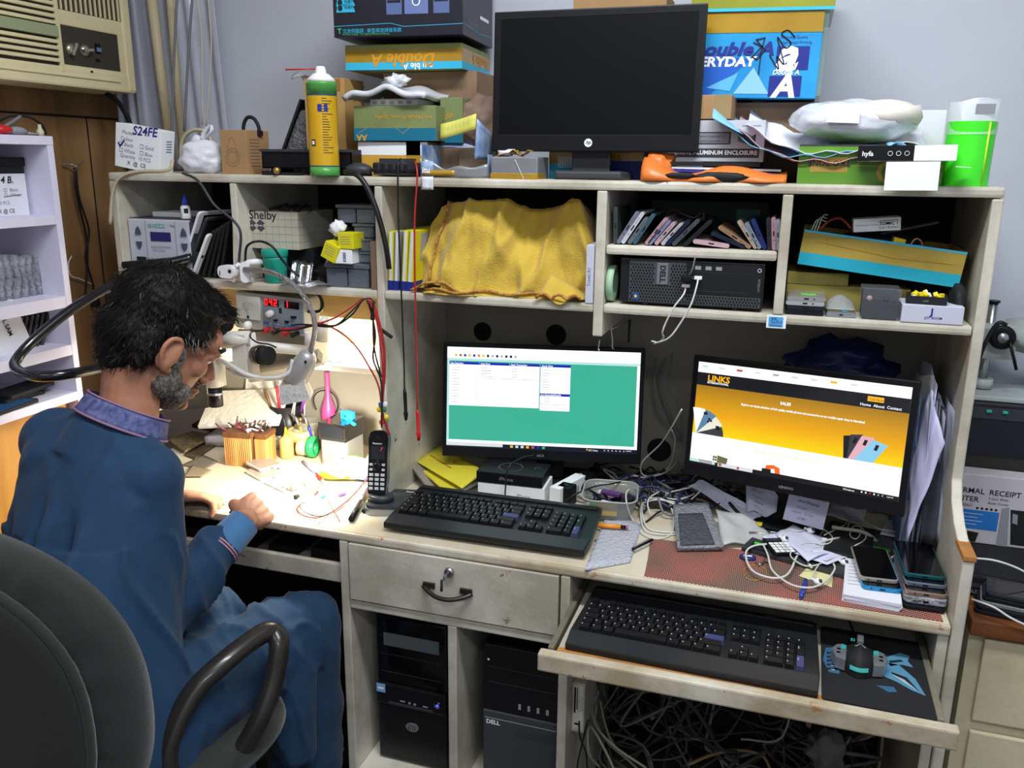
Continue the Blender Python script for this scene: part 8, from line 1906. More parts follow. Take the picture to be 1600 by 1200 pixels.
uc = thing('hot_glue_plug', 'bright blue plastic plug with a strap lying on the cube-shaped device', 'plug', (dv0.x+.07, dv0.y+.012, Z+dvh+.001), (0, 0, R(-25)))
CYB = mat('cyan_plug', '#1f9fe0', .35); mb = MB(CYB, INK, mat('violet_pen', '#5a6fb0', .4)); mb.prism([(-.018, -.012), (.012, -.014), (.018, 0), (.012, .014), (-.018, .012)], 0, .020, 0); mb.disc(.004, .012, .003, 1, y=-.0142); mb.build('plug_body', uc)
mb = MB(CYB); mb.box(.012, .045, -.016, -.008, .002, .008, 0, bev=.001, M=TR(0, 0, 0, 0, 12)); mb.build('strap', uc)
mb = MB(_M['violet_pen']); mb.tube([(-.018, 0, .012), (-.042, .004, .018)], [.006, .003], 8); mb.build('nozzle', uc)
# papers stack at the rear left, boards, dark phone frame
RIBW = mat('ribbed_white', '#dcd8ce', .6, bump=.4, bs=60)
mb = MB(PB); mb.grid(14, 8, lambda u, v: (.22*u, .15*v, .030+.012*math.sin(u*7)*math.sin(v*3)), 0, th=.028)
tag(mb.build('padded_envelope', None, (.065, .20, ZW+.002), (0, 0, R(12))), 'pale padded envelope under the white ribbed folder', 'envelope')
mb = MB(RIBW, WT); mb.box(0, .24, 0, .15, 0, .012, 0, bev=.002); mb.box(.002, .241, -.001, .149, .003, .009, 1)
tag(mb.build('paper_stack', None, (.055, .19, ZW+.058), (R(28), R(-4), R(14))), 'white ribbed folder leaning up at the left rear of the repair bench', 'folder')
mb = MB(RIBW); mb.box(0, .20, 0, .004, 0, .13, 0)
tag(mb.build('folder', None, (.10, .345, ZW+.045), (R(-12), 0, R(4))), 'pale ribbed board standing against the rear wall of the repair bench', 'board')
flat('black_pouch', 'black pouch under the pale padded envelope', 'pouch', [(300, 668, .01), (345, 678, .01), (368, 664, .01), (320, 655, .01)], BKM, Z+.012, .01)
lf = flat('laptop_part', 'black perforated phone-frame tray at the rear of the repair bench', 'tray', [(262, 690, .01), (290, 708, .004), (335, 683, .01), (300, 676, .014)], mat('board_dark', '#2c2a26', .5, c2='#8a7a58', vs_=120), Z+.004, .006)
flat('circuit_board', 'bare circuit board beside the perforated phone-frame tray', 'circuit board', [(288, 712), (305, 718), (348, 690), (330, 688)], mat('board_tan', '#6a5a40', .6, c2='#2c2620', vs_=150), Z+.002, .003)
flat('phone_cover', 'grey phone back panel lying near the left hand', 'phone part', [(285, 728), (318, 735), (340, 722), (318, 712)], mat('back_grey', '#6d665c', .4), Z, .003)
flat('phone_cover', 'taupe phone back panel left of the grey one', 'phone part', [(288, 745), (315, 745), (330, 735), (300, 728)], mat('back_taupe', '#8a7a66', .45), Z+.0035, .002)
for k, (cx2, cy2, z_, lb) in enumerate(((414, 742, .0, 'lower white-framed phone on the repair bench'), (413, 733, .0095, 'upper white-framed phone with a grey screen on the repair bench'))):
    p = at(cx2, cy2, z=ZW); phone_flat(lb, p.x+.0, p.y, Z+z_, 62, mat('phone_white', '#e6dfd6', .3), .068, .088 if k else .092, screen=mat('screen_pale', '#8a8078', .25))
# small tools scattered
def rod(name, label, cat, a, b, r, m_, m2_=None, r2=None, z0=None, frac=.5):
    A, B = at(*a, z=ZW), at(*b, z=ZW); z0 = (Z+max(r, r2 or 0)+.0006) if z0 is None else z0; A.z = B.z = z0
    mb = MB(m_, m2_ or m_); M_ = A.lerp(B, frac)
    mb.tube([A, M_], r, 8, 0); mb.tube([M_, B], r2 or r, 8, 1)
    return tag(mb.build(name), label, cat)
rod('scalpel', 'thin steel probe lying right of the right hand', 'tool', (412, 756), (446, 772), .0013, ST)
rod('tweezers', 'short steel tweezers beside the thin probe', 'tweezers', (434, 760), (462, 771), .0012, ST, ST, .002)
rod('screwdriver', 'screwdriver with violet translucent handle on the repair bench', 'screwdriver', (473, 724), (505, 752), .0042, mat('violet_handle', '#8a86c8', .3, alpha=.9), ST, .0015, frac=.62)
rod('screwdriver', 'screwdriver with a round dark cap near the front of the repair bench', 'screwdriver', (461, 781), (500, 764), .0055, BKM, mat('amber_shaft', '#8a6a4a', .4), .002, frac=.12)
rod('soldering_tip', 'slim white-tipped pen with a blue ring on the repair bench', 'pen', (452, 796), (508, 778), .0013, mat('pen_taupe', '#c9a890', .4), mat('ring_blue', '#1c8fc0', .4), .003, frac=.9)
rod('marker_pen', 'thick black marker lying in front of the cordless phone', 'marker', (549, 817), (575, 770), .0075, BK, mat('marker_dark', '#3a3530', .4), .0068, frac=.55)
rod('screwdriver', 'black and yellow screwdriver beside the thick black marker', 'screwdriver', (568, 803), (576, 787), .005, BKM, YEL, .004, frac=.7)
rod('pliers', 'red-handled cutter among the wires on the repair bench', 'cutter', (495, 744), (505, 760), .004, RED, ST, .002)
rod('screwdriver', 'small red-handled screwdriver under the bag of swabs', 'screwdriver', (492, 775), (502, 766), .003, RED, ST, .0015)
rod('battery', 'small violet cylinder near the thick black marker', 'battery', (529, 777), (540, 774), .005, mat('violet_cell', '#7058b8', .4))
cable('wire_ring', 'coiled steel ring tool on the repair bench', [at(466+12*math.cos(a*.5), 760+6*math.sin(a*.5), z=ZW+.004) for a in range(13)]+[at(488, 755, z=ZW+.004)], .0014, ST, 'tool')
cable('test_lead', 'thin red lead looping across the front of the repair bench', [at(597, 700, y=-.06), at(582, 735, z=ZW+.02), at(560, 765, z=ZW+.01), at(530, 793, z=ZW+.006), at(500, 808, z=ZW+.004), at(475, 806, z=ZW+.004), at(464, 795, z=ZW+.004), at(470, 788, z=ZW+.004)], .0016, CABR, 'wire')
cable('test_lead', 'thin dark lead looping beside the red one on the repair bench', [at(590, 720, y=-.06), at(565, 758, z=ZW+.015), at(535, 788, z=ZW+.006), at(505, 806, z=ZW+.006), at(480, 802, z=ZW+.006), at(468, 790, z=ZW+.006), at(478, 784, z=ZW+.006)], .0013, CABK, 'wire')
cable('wire', 'short tangle of copper wire at the bench edge', [at(512, 780, z=ZW+.004), at(520, 795, z=ZW+.004), at(528, 808, z=ZW+.004), at(531, 815, z=ZW+.004), at(526, 805, z=ZW+.006), at(518, 812, z=ZW+.004)], .001, mat('copper_wire', '#b86a4a', .4, .5), 'wire')
cable('wire', 'thin curled wire beside the copper one at the bench edge', [at(488, 818, z=ZW+.003), at(496, 820, z=ZW+.003), at(503, 813, z=ZW+.003), at(512, 812, z=ZW+.003)], .0008, ST, 'wire')
# bag of swabs / cloth with colours
CLW = mat('white_cloth', '#e9e6e4', .6, bump=.3, bs=25)
p = at(545, 745, z=ZW)
mb = MB(CLW, mat('violet_print', '#7d90d8', .5), mat('green_print', '#5c9a48', .5), mat('orange_print', '#d0703a', .5), BKM, YEL)
mb.ball((0, 0, .020), 1, 0, sub=4, amp=.15, fr=6, sc_=(.072, .062, .024), seed=4)
mb.ball((.055, -.01, .018), 1, 1, sub=3, sc_=(.028, .036, .018)); mb.grid(6, 3, lambda u, v: (-.02+.035*u, .025+.012*v, .044-.01*v*0), 2, th=.001); mb.tube(spline([(-.05, -.02, .033), (-.02, -.03, .037), (.02, -.03, .037)], 4), .003, 6, 3); mb.tube(spline([(-.055, -.05, .012), (-.02, -.06, .014), (.03, -.045, .016)], 4), .007, 6, 5); mb.tube([(-.02, 0, .043), (.0, .004, .0435)], .003, 6, 4)
tag(mb.build('printed_bag', None, (p.x-.005, p.y+.01, Z)), 'crumpled white bag with green, blue and yellow print left of the cordless phone', 'bag')
# small colour connectors clipped to the lead bundle
for k, (px, py, c) in enumerate(((595, 632, '#2b6fb0'), (600, 640, '#1f7a4a'), (592, 640, '#d8c62a'), (604, 652, '#d8c62a'), (596, 660, '#d04030'), (602, 632, '#e0e0e0'))):
    mb = MB(mat('cn_'+c[1:], c, .4)); mb.ball((0, 0, 0), .006, 0, sub=2, sc_=(1, 1, 1.3)); tag(mb.build('connector', None, at(px, py, y=-.05)), ['blue', 'dark green', 'upper yellow', 'lower yellow', 'red', 'white'][k]+' connector on the bundle of test leads at the divider', 'connector')
cable('cable', 'black cable coil on the rear wall of the repair bay beside the pink bottle', [at(494, 640, y=.33), at(490, 622, y=.33), at(500, 611, y=.33), at(516, 612, y=.33), at(526, 625, y=.33), at(527, 640, y=.33), at(518, 650, y=.33)], .002, CABK)
mb = MB(BKM); 
for k in range(5): mb.box(.12+k*.12, .2+k*.12, -.12, .15, .0, .02+.01*(k % 3), 0, bev=.004)
tag(mb.build('drawer_contents', None, (0, 0, .6375)), 'dark odds and ends filling the narrow open drawer of the repair bench', 'parts', kind='stuff')
mb = MB(mat('cable_tube', '#c9c1b8', .4)); p = at(596, 672, y=-.03)
mb.tube([at(601, 600, y=-.012), at(604, 668, y=-.012)], .0045, 8)
tag(mb.build('clear_tube', None), 'translucent tube hanging with the test leads behind the cordless phone', 'tube')
# ================================================ office chair
CF = mat('chair_fabric', '#1c221f', .9, var=.12, vs_=60, bump=.2, bs=400, sheen=.3); CFD = mat('chair_shell', '#101312', .85, var=.1, vs_=50, bump=.15, bs=350, sheen=.25)
ARM = mat('armrest_black', '#26221f', .32, coat=.2)
ch = thing('office_chair', 'dark grey-green upholstered office chair with black loop armrests, seen from behind', 'chair', (.50, -.60, 0), (0, 0, R(-8)))
def local(p): return Matrix.Rotation(R(8), 4, 'Z') @ (Vector(p)-Vector((.50, -.60, 0)))
def superd(a, n=2.35): c, s = math.cos(a), math.sin(a); return (abs(c)**(2/n)*(1 if c > 0 else -1), abs(s)**(2/n)*(1 if s > 0 else -1))
def shellpart(mb, hw, hh, cz, y0, th, m, bulge=.012, wr=.0):
    def f(u, v):
        a = u*2*math.pi; e = superd(a)
        if v < .45: k = v/.45; rr_ = k**.8; yy = -bulge*(1-rr_*rr_)
        elif v < .55: k = (v-.45)/.1; rr_ = 1+.0*k; yy = th*k
        else: k = (v-.55)/.45; rr_ = (1-k)**.8 if k < 1 else 0; yy = th+bulge*.6*(1-rr_*rr_)
        edge = .012*(1 if .44 < v < .56 else 0)
        x = e[0]*hw*rr_; z = e[1]*hh*rr_
        return (x, y0+yy+1.1*x*x-wr*math.sin(a*23+3*math.sin(a*5))*(1 if .3 < v < .5 else 0), cz+z)
    mb.grid(96, 28, f, m)
mb = MB(CF); shellpart(mb, .268, .285, .735, -.315, .055, 0, .02, .0022); mb.build('back_cushion', ch)
mb = MB(CFD, CF); shellpart(mb, .225, .245, .725, -.345, .03, 0, .010)
mb.tube([(superd(a*.131)[0]*.227, -.332+1.1*(superd(a*.131)[0]*.227)**2, .726+superd(a*.131)[1]*.247) for a in range(48)], .0085, 8, 1, closed=True, flat=1.0)
mb.build('back_shell', ch)
mb = MB(CF); mb.grid(60, 16, lambda u, v: ((superd(u*6.2832, 3)[0]*.25)*math.sin(v*3.14159)**.35 if 0 < v < 1 else 0, (superd(u*6.2832, 3)[1]*.235)*math.sin(v*3.14159)**.35 if 0 < v < 1 else 0, .465-.045*math.cos(v*3.14159)), 0); mb.build('seat', ch)
for s in (1, -1):
    if s == 1:
        pts = [local(at(262, 1215, z=.50)), local(at(262, 1165, z=.56)), local(at(300, 1085, z=.63)), local(at(350, 1035, z=.665)), local(at(405, 993, z=.68)), local(at(428, 988, z=.675)), local(at(436, 1010, z=.655)), local(at(428, 1060, z=.60)), local(at(408, 1120, z=.54)), local(at(372, 1180, z=.47)), local(at(335, 1215, z=.44))]
        pts0 = pts
        pts = [local(at(262, 1215, z=.50))+Vector((-.06, .02, -.04))]+pts+[pts[-1]+Vector((-.08, .0, -.02))]
    else: pts = [Vector((-p.x+.0, p.y, p.z)) for p in pts]
    mb = MB(ARM); mb.tube(spline(pts, 6), .0195, 14, flat=1.15); mb.build('armrest', ch)
mb = MB(BKM, ST); mb.tube([(0, 0, .40), (0, 0, .09)], .028, 16, 0); mb.tube([(0, -.18, .41), (0, -.30, .44), (0, -.335, .55), (0, -.325, .7)], .02, 8, 0, flat=.5); mb.cbox(0, 0, .39, .22, .22, .03, 0, bev=.006); mb.build('column', ch)
for k in range(5):
    a = R(72*k+20); mb = MB(BKM); e = Vector((.28*math.cos(a), .28*math.sin(a), .075)); mb.tube([(0, 0, .11), e*.6+Vector((0, 0, .05)), e], [.026, .022, .016], 8); mb.build('leg', ch)
    mb = MB(BKM); mb.lathe([(0, -.02), (.026, -.018), (.028, 0), (.026, .018), (0, .02)], 16, 0, TR(e.x, e.y, .0285, 90, 0, math.degrees(a))); mb.build('caster', ch)
# ================================================ the man
SKIN = mat('skin', '#a8745a', .55, var=.10, vs_=30, bump=.06, bs=200)
b_ = SKIN.node_tree.nodes['Principled BSDF']; b_.inputs['Subsurface Weight'].default_value = .12; b_.inputs['Subsurface Radius'].default_value = (.012, .005, .003)
KAM = mat('kameez_blue', '#0e3453', .85, var=.10, vs_=30, bump=.12, bs=500, sheen=.05)
def fuse(mb, name, parent, vox, smooth=6, m=None, fn=None):
    o = mb.build(name, parent)
    r = o.modifiers.new('r', 'REMESH'); r.mode = 'VOXEL'; r.voxel_size = vox; r.use_smooth_shade = True
    s = o.modifiers.new('s', 'SMOOTH'); s.factor = .5; s.iterations = smooth
    bake(o)
    me = o.data
    if m:
        me.materials.clear(); me.materials.append(m)
        for p in me.polygons: p.material_index = 0
    if fn:
        me.update(); nr = [v.normal.copy() for v in me.vertices]
        for v, n in zip(me.vertices, nr): v.co = fn(v.co.copy(), n)
    me.shade_smooth(); me.update(); return o
person = bpy.data.objects.new('person', None); col.objects.link(person)
tag(person, 'seated man with black hair and grey beard in a blue long shirt, working at bench', 'person')
# head frame
az = Vector((.50, .866, 0)).normalized(); pd = R(34)
Fw = (az*math.cos(pd)+Vector((0, 0, -math.sin(pd)))).normalized(); Rt = az.cross(Vector((0, 0, 1))).normalized(); Up = Rt.cross(Fw).normalized()
HC = Vector((.458, -.385, 1.236))
HM = Matrix((Rt, Fw, Up)).transposed().to_4x4(); HM.translation = HC
S = 1.10
def H(x, y, z): return HM @ (Vector((x, y, z))*S)
NB = Vector((.425, -.475, 1.075))
shR, elR, wrR = Vector((.515, -.545, .985)), Vector((.515, -.572, .695)), Vector((.578, -.332, .824))
shL, elL, wrL = Vector((.265, -.50, 1.02)), Vector((.235, -.42, .76)), Vector((.275, -.215, .797))
PV = Vector((.47, -.70, .56))
skin = MB(SKIN)
def hb(x, y, z, r, sx=1, sy=1, sz=1, rot=None):
    skin.ball((0, 0, 0), r*S, 0, sub=3, sc_=(sx, sy, sz), M=HM @ Matrix.Translation(Vector((x, y, z))*S) @ (rot or I4))
hb(0, -.008, .022, 1, .076, .096, .088); hb(0, .030, -.045, 1, .060, .062, .072); hb(0, .052, -.098, 1, .036, .034, .026); hb(0, .072, .022, 1, .058, .022, .034)
skin.tube([H(0, .090, .000), H(0, .106, -.024), H(0, .114, -.043)], [.009*S, .011*S, .015*S], 10); hb(.010, .102, -.048, .010); hb(-.010, .102, -.048, .010)
hb(.038, .062, -.032, .023); hb(-.038, .062, -.032, .023); hb(0, .088, .006, 1, .050, .014, .012); hb(.031, .080, -.004, 1, .017, .013, .009); hb(-.031, .080, -.004, 1, .017, .013, .009); hb(0, .094, -.072, 1, .024, .013, .007); hb(0, .092, -.084, 1, .021, .012, .007); hb(0, .086, -.105, 1, .020, .016, .014)
hb(.045, .015, -.075, .030); hb(-.045, .015, -.075, .030)
for s in (1, -1):
    er = Euler((R(-10), R(0), R(-22*s))).to_matrix().to_4x4()
    hb(s*.080, -.010, -.034, 1, .007, .019, .031, er); 
    pe = [(s*.078, .006, -.014), (s*.086, -.006, -.003), (s*.091, -.022, -.008), (s*.091, -.028, -.026), (s*.086, -.021, -.046), (s*.080, -.009, -.060), (s*.077, .002, -.062), (s*.076, .006, -.054)]
    skin.tube([H(*q) for q in spline(pe, 4)], .0052*S, 8)
    hb(s*.079, .007, -.040, .005)
skin.tube([H(0, -.030, -.050), (H(0, -.02, -.09)+NB)/2, NB+Vector((0, -.01, -.02))], [.060, .056, .060], 18)
# torso and limbs under the clothes
skin.tube([NB, (shR+shL)/2+Vector((0, .03, -.05)), (PV+NB)/2+Vector((0, .03, 0)), PV], [.05, .07, .09, .11], 14)
skin.tube([shL+Vector((.03, .02, -.02)), shR+Vector((-.03, .02, -.02))], .035, 10)
for a, b, c in ((shR, elR, wrR), (shL, elL, wrL)):
    skin.tube([a, b], [.045, .038], 10); skin.ball(b, .036, 0, sub=2); skin.tube([b, b.lerp(c, .5), c], [.038, .034, .024], 12)
# hands
def hand(wr, ydir, nrm, curl, thumb, side, spread=.3, sc=1.0):
    Y = Vector(ydir).normalized(); Zn = Vector(nrm); Zn = (Zn-Y*Zn.dot(Y)).normalized(); X = Y.cross(Zn)*side   # X points to the thumb side
    def L(x, y, z): return wr+(X*x+Y*y+Zn*z)*sc
    skin.tube([L(0, -.02, 0), L(0, .012, 0)], [.026*sc, .026*sc], 12)
    for i, (fx, ln) in enumerate(((.030, .072), (.010, .080), (-.010, .074), (-.028, .058))):
        base = (fx, .088-.004*abs(i-1), .002)
        skin.tube([L(fx*.45, .005, 0), L(fx, .05, .002), L(*base)], [.017*sc, .0135*sc, .0115*sc], 10)
        a = R(curl[i] if isinstance(curl, (list, tuple)) else curl); p = Vector(base); ang_ = a*.55; pts = [L(*p)]; rr_ = [.0098*sc]
        for k, seg in enumerate((.45, .31, .24)):
            p = p+Vector((fx*spread*seg*ln*6, math.cos(ang_)*ln*seg, -math.sin(ang_)*ln*seg)); pts.append(L(*p)); rr_.append([.0092, .0084, .0072][k]*sc); ang_ += a*[.95, .7, 0][k]
        skin.tube(pts, rr_, 10); skin.ball(pts[-1], rr_[-1]*1.0, 0, sub=2)
        for q, r_ in zip(pts[1:-1], rr_[1:-1]): skin.ball(q, r_*1.06, 0, sub=2)
    tp = [L(.016, .012, -.004), L(*thumb[0]), L(*thumb[1]), L(*thumb[2])]
    skin.tube(tp, [.018*sc, .0135*sc, .0105*sc, .0085*sc], 10); skin.ball(tp[-1], .0085*sc, 0, sub=2)
    return L
LR = hand(wrR, (-.22, .95, -.06), (.72, -.05, .70), [38, 56, 68, 76], ((.044, .040, -.016), (.046, .072, -.034), (.034, .100, -.048)), -1, sc=1.02)
LL = hand(wrL, (.82, .48, -.16), (-.25, .25, .95), [22, 30, 40, 48], ((.040, .045, -.008), (.046, .075, -.016), (.036, .100, -.022)), -1, sc=1.02)
body = fuse(skin, 'body', person, .0036, 3)
# eyes, brow
for s in (1, -1):
    mb = MB(WT, BK); mb.ball(H(s*.031, .0775, -.008), .0115*S, 0, sub=3); mb.ball(H(s*.031, .085, -.010), .005*S, 1, sub=2); mb.build('eye', person)
    mb = MB(mat('brow_black', '#1a1512', .9)); mb.tube([H(s*.012, .104, .012), H(s*.032, .101, .020), H(s*.052, .082, .014)], [.004, .0045, .002], 8); mb.build('eyebrow', person)
# hair
HAIR = mat('hair_black', '#0b0908', .6, var=.2, vs_=120, spec=.25)
GREY = mat('beard_grey', '#7c746e', .8, c2='#332c28', vs_=120, bump=.3, bs=260)
hm = MB(HAIR)
def hh(x, y, z, sx, sy, sz): hm.ball((0, 0, 0), 1, 0, sub=4, sc_=(sx*S, sy*S, sz*S), M=HM @ Matrix.Translation(Vector((x, y, z))*S))
hh(0, -.020, .036, .083, .099, .088); hh(0, -.060, -.022, .070, .056, .062); hh(0, -.056, -.066, .052, .036, .036); hh(0, .040, .078, .062, .044, .036); hh(.030, .066, .082, .026, .022, .018); hh(-.02, .070, .080, .03, .02, .018)
for s in (1, -1): hh(s*.066, .022, .020, .013, .026, .028); hh(s*.058, -.045, -.034, .022, .030, .046)
def hf(p, n):
    q = HM.inverted() @ p
    return p+n*(.006*noise.noise(Vector((q.x*26, q.y*26, q.z*26)))+.0035*noise.noise(Vector((q.x*110, q.y*60, q.z*110))))
hair = fuse(hm, 'hair', person, .0045, 3, HAIR, hf)
rnd = random.Random(77)
st2 = MB(HAIR, mat('hair_grey', '#6d6762', .6)); verts = hair.data.vertices; nv = len(verts)
HI = HM.inverted()
for i in range(5200):
    v = verts[rnd.randrange(nv)]; p, n = v.co, v.normal; q = HI @ p
    if q.dot(Vector((0, 0, 1))) < -.12: continue
    crown = H(0, -.05, .12); flow = (p-crown); flow = (flow-n*flow.dot(n))
    if flow.length < 1e-4: continue
    flow.normalize(); flow = (flow+Vector((rnd.uniform(-.5, .5), rnd.uniform(-.5, .5), rnd.uniform(-.5, .5)))).normalized()
    L_ = rnd.uniform(.012, .028); sd_ = flow.cross(n).normalized()*.0006
    a_ = p-n*.001; b2 = p+flow*L_*.5+n*.0045; c2 = p+flow*L_+n*rnd.uniform(-.001, .006)
    V = st2.verts([a_-sd_, a_+sd_, b2+sd_, b2-sd_, c2]); g = 1 if (abs(q.x) > .062 and q.z < .02 and q.y > -.005 and rnd.random() < .5) or rnd.random() < .012 else 0
    st2.faces(V, [(0, 1, 2, 3), (3, 2, 4)], g)
o = st2.build('hair_strands', hair); o['kind'] = 'stuff'
# beard
bm3 = MB(GREY)
def bb(x, y, z, sx, sy, sz): bm3.ball((0, 0, 0), 1, 0, sub=3, sc_=(sx*S, sy*S, sz*S), M=HM @ Matrix.Translation(Vector((x, y, z))*S))
bb(0, .054, -.101, .041, .037, .028); bb(0, .092, -.063, .024, .012, .006)
for s in (1, -1): bb(s*.048, .018, -.076, .0285, .031, .033); bb(s*.034, .048, -.088, .028, .034, .026); bb(s*.066, .013, -.035, .010, .014, .035)
beard = fuse(bm3, 'beard', person, .004, 5, GREY, lambda p, n: p+n*.0012*noise.noise(p*190))
st3 = MB(mat('beard_strand', '#8f8882', .7), mat('beard_strand_dark', '#2c2724', .7)); bv_ = beard.data.vertices; HI2 = HM.inverted()
for i in range(2600):
    v = bv_[rnd.randrange(len(bv_))]; n = v.normal; p = v.co; dn = (H(0, .03, -.2)-p).normalized(); dn = (dn-n*dn.dot(n)+Vector((rnd.uniform(-.3, .3), rnd.uniform(-.3, .3), rnd.uniform(-.3, .3)))).normalized()
    L_ = rnd.uniform(.006, .011); s_ = dn.cross(n).normalized()*.0005
    V = st3.verts([p-n*.001-s_, p-n*.001+s_, p+dn*L_+n*rnd.uniform(.001, .004)]); st3.faces(V, [(0, 1, 2)], 0 if rnd.random() < .6 else 1)
o = st3.build('beard_strands', beard); o['kind'] = 'stuff'
# shirt (kameez)
mb = MB(KAM)
ax = (shR-shL).normalized()
def loft(rings, m=0, n=40, rz=-12):
    """closed elliptical loft through (centre, rx, ry)"""
    cr, sr = math.cos(R(rz)), math.sin(R(rz)); RR = []
    for (c, rx, ry) in rings:
        V_ = []
        for i in range(n):
            e = superd(6.2832*i/n, 2.4); x_, y_ = e[0]*rx, e[1]*ry; V_.append((c[0]+x_*cr-y_*sr, c[1]+x_*sr+y_*cr, c[2]))
        RR.append(mb.verts(V_))
    for A, B in zip(RR, RR[1:]):
        mb.faces(A+B, [(i, (i+1) % n, n+(i+1) % n, n+i) for i in range(n)], m)
    mb.faces(RR[0], [tuple(range(n-1, -1, -1))], m); mb.faces(RR[-1], [tuple(range(n))], m)
loft([((.475, -.70, .44), .20, .16), ((.47, -.695, .54), .205, .165), ((.455, -.675, .64), .19, .15), ((.440, -.64, .74), .176, .138), ((.425, -.60, .84), .172, .132), ((.41, -.57, .92), .168, .122), ((.40, -.545, .985), .160, .105), ((.398, -.528, 1.035), .13, .085), ((.405, -.51, 1.07), .085, .07)])
mb.tube([NB-(az*.48+Vector((0, 0, .87)))*.09+Vector((0, -.012, 0)), NB-(az*.48+Vector((0, 0, .87)))*.012+Vector((0, -.012, 0))], [.105, .086], 24)
mb.tube([shL+Vector((.01, -.01, .0)), NB+Vector((-.03, -.045, -.045)), shR+Vector((-.02, 0, .0))], [.062, .072, .062], 16)
for a, b, c in ((shR, elR, wrR), (shL, elL, wrL)):
    mb.ball(a, .070, 0, sub=3); mb.ball(a.lerp(Vector((.41, -.58, .93)), .38), .088, 0, sub=3); mb.tube([a+Vector((0, -.01, -.01)), a.lerp(NB, .55)+Vector((0, -.03, -.035)), NB+Vector((0, -.03, -.05))], [.068, .078, .085], 16); mb.tube([a, a.lerp(b, .5), b], [.067, .071, .068], 16); mb.ball(b, .068, 0, sub=3)
    d_ = (c-b); mb.tube([b, b+d_*.5, b+d_*.80], [.066, .059, .041], 16)
# lap and falling tail
kR, kL = Vector((.645, -.235, .528)), Vector((.30, -.20, .535))
hR, hL = Vector((.56, -.66, .54)), Vector((.36, -.63, .54))
mb.tube([hR, hR.lerp(kR, .5), kR+Vector((0, -.03, 0))], [.115, .105, .09], 16); mb.tube([hL, hL.lerp(kL, .5), kL], [.11, .10, .085], 16)
mb.tube([(.47, -.62, .56), (.48, -.30, .575)], [.10, .06], 14)
mb.tube([hR+Vector((.04, .03, -.02)), hR+Vector((.085, .10, -.12)), hR+Vector((.09, .12, -.22))], [.07, .055, .045], 12)
mb.tube([kR+Vector((.0, -.10, 0)), kR+Vector((.04, -.13, -.12)), kR+Vector((.045, -.13, -.24))], [.08, .06, .045], 12)
def kf2(p, n):
    f = noise.fractal(Vector((p.x*6, p.y*6, p.z*1.6)), .9, 2, 3)
    rid = (1-abs(noise.noise(Vector((p.x*11+3, p.y*11, p.z*2.6)))*2.2))
    rid = max(0, rid)**3
    amp = .012 if p.z < .90 else .004
    d2 = amp*f+amp*1.1*rid
    # deep fold in front of the right sleeve, running down from the armpit
    for (fx, fy, z0, z1, wd, dp_) in ((.470, -.66, .62, .97, .014, .020), (.385, -.69, .66, 1.0, .016, .012), (.300, -.67, .66, .95, .016, .009)):
        if z0 < p.z < z1:
            t = (p.z-z0)/(z1-z0); c_ = fx+.05*(1-t)-.01; k = math.exp(-((p.x-c_)/wd)**2)*math.sin(math.pi*t) if p.y < -.55 else 0
            d2 -= 2.2*dp_*k; d2 += 1.6*dp_*(math.exp(-((p.x-c_-.028)/.014)**2)*math.sin(math.pi*t) if p.y < -.55 else 0)
    # creases round the elbow
    e = (p-elR).length
    if e < .12: d2 += .004*math.sin((p.z*90+p.x*40))*(1-e/.12)
    fr = (p-wrR).length
    if fr < .16: d2 += .004*math.sin((p-wrR).length*160)*(1-fr/.16)
    # lap creases
    if p.z < .66 and p.y > -.6: d2 += .007*max(0, 1-abs(noise.noise(Vector((p.x*9+p.y*14, p.y*6-p.x*5, p.z*5)))*3))**2-.003
    return p+n*d2
kam = fuse(mb, 'long_shirt', person, .0065, 5, KAM, kf2)
# trousers
mb = MB(KAM)
SHALW = mat('trouser_blue', '#0f324f', .85, var=.12, vs_=30, bump=.12, bs=400, sheen=.05)
for k_, x_ in ((kR, 1), (kL, -1)):
    ft = Vector((k_.x+.0, k_.y-.04, .10)); mb.tube([k_+Vector((0, -.02, -.01)), k_.lerp(ft, .45)+Vector((.0, 0, 0)), k_.lerp(ft, .85), ft], [.082, .092, .080, .055], 18); mb.ball(k_, .082, 0, sub=3)
mb.tube([hR+Vector((0, .05, -.05)), kR], [.09, .082], 14); mb.tube([hL+Vector((0, .05, -.05)), kL], [.09, .08], 14)
fuse(mb, 'trousers', person, .01, 4, SHALW, lambda p, n: p+n*(.010*max(0, 1-abs(noise.noise(Vector((p.x*13, p.y*13, p.z*3)))*2.4))**2+.006*noise.noise(p*14)))
for k_ in (kR, kL):
    mb = MB(BKM); mb.ball((k_.x, k_.y+.03, .045), 1, 0, sub=3, sc_=(.045, .12, .042)); mb.build('shoe', person)
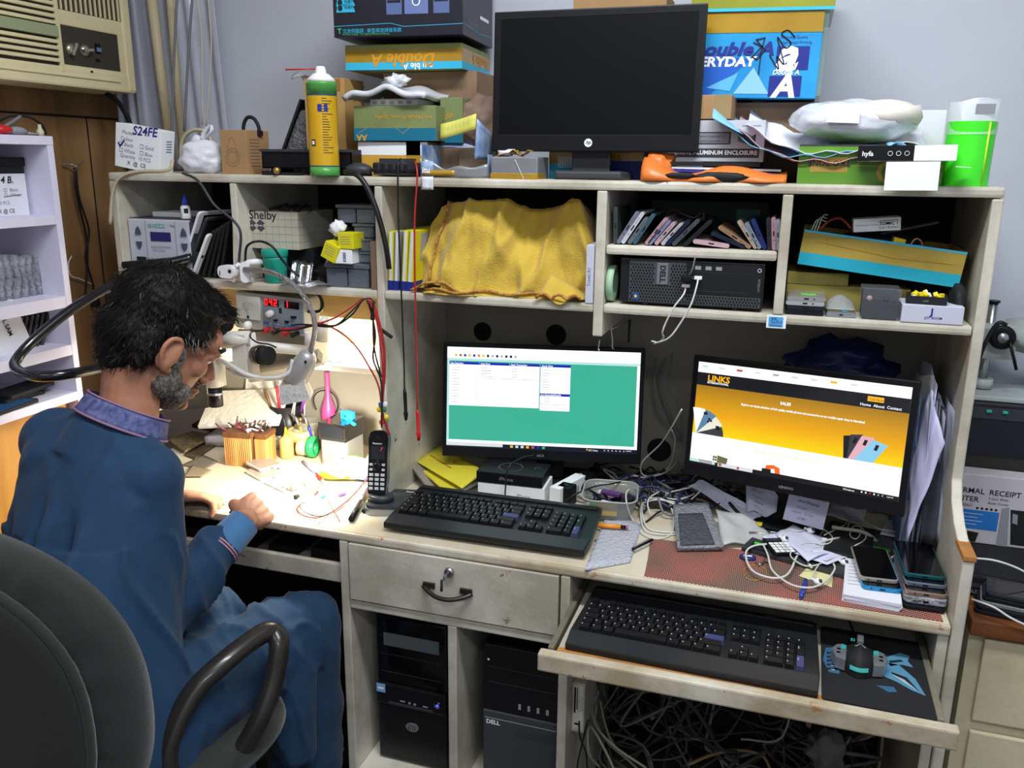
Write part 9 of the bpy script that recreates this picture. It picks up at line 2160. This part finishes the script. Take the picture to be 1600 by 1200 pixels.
# collar band
COL = mat('collar_print', '#6a6c96', .85, c2='#2c3c6e', vs_=95); TRM = mat('trim_mauve', '#8a6a84', .8)
mb = MB(COL, TRM)
nd = (az*.48+Vector((0, 0, .87))).normalized(); e1 = nd.orthogonal().normalized(); e1 = (ax-nd*ax.dot(nd)).normalized(); e2 = nd.cross(e1)
CC = NB+Vector((-.002, -.012, .004))
def cb(u, v):
    a = R(-285+ 330*u); r_ = .088-.010*v
    return CC+(e1*math.cos(a)*r_*1.08+e2*math.sin(a)*r_*.98)+nd*(-.012+.042*v)
mb.grid(60, 4, cb, 0, th=.0035)
mb.tube([cb(i/60, 0)+nd*.002 for i in range(61)], .0026, 6, 1); mb.tube([cb(i/60, 1) for i in range(61)], .0022, 6, 1); mb.build('collar', person)
# right cuff
cd_ = (wrR-elR).normalized(); mb = MB(mat('cuff_blue', '#3e6f9c', .85, var=.1, vs_=60, sheen=.3), mat('trim_pink', '#b0808e', .7))
c0 = elR.lerp(wrR, .70); c1 = elR.lerp(wrR, .98)
mb.tube([c0, c0.lerp(c1, .5), c1], [.041, .038, .035], 24, 0, caps=False); mb.tube([c1, c0], [.033, .036], 24, 0, caps=False)
for q in (c0, c0+cd_*.006):
    e1_ = cd_.orthogonal().normalized(); e2_ = cd_.cross(e1_); mb.tube([q+(e1_*math.cos(a*.2618)+e2_*math.sin(a*.2618))*.0425 for a in range(24)], .002, 6, 1, closed=True)
mb.build('cuff', person)
c0 = elL.lerp(wrL, .72); c1 = elL.lerp(wrL, .97); mb = MB(_M['cuff_blue']); mb.tube([c0, c1], [.041, .035], 24, 0, caps=False); mb.build('cuff', person)
# what he holds
a_, b2 = LR(.036, .100, -.036), LR(.03, .19, -.060)
rod_ = MB(BKM, ST); rod_.tube([LR(.036, .03, -.030), a_], .0035, 8, 0); rod_.tube([a_, b2], [.002, .0007], 8, 1)
tag(rod_.build('tweezers'), 'fine pointed tool held in the right hand of the seated man', 'tool')
p = LL(.034, .105, -.030); 
kn = MB(BKM, ST, RED); kn.tube([p+Vector((-.015, .0, -.002)), p+Vector((.055, .022, .004))], .0035, 8, 0); kn.tube([p+Vector((-.01, -.005, -.006)), p+Vector((.05, .014, -.002))], .002, 6, 1)
tag(kn.build('phone_part'), 'slim dark strip held between thumb and fingers of the left hand', 'phone part')
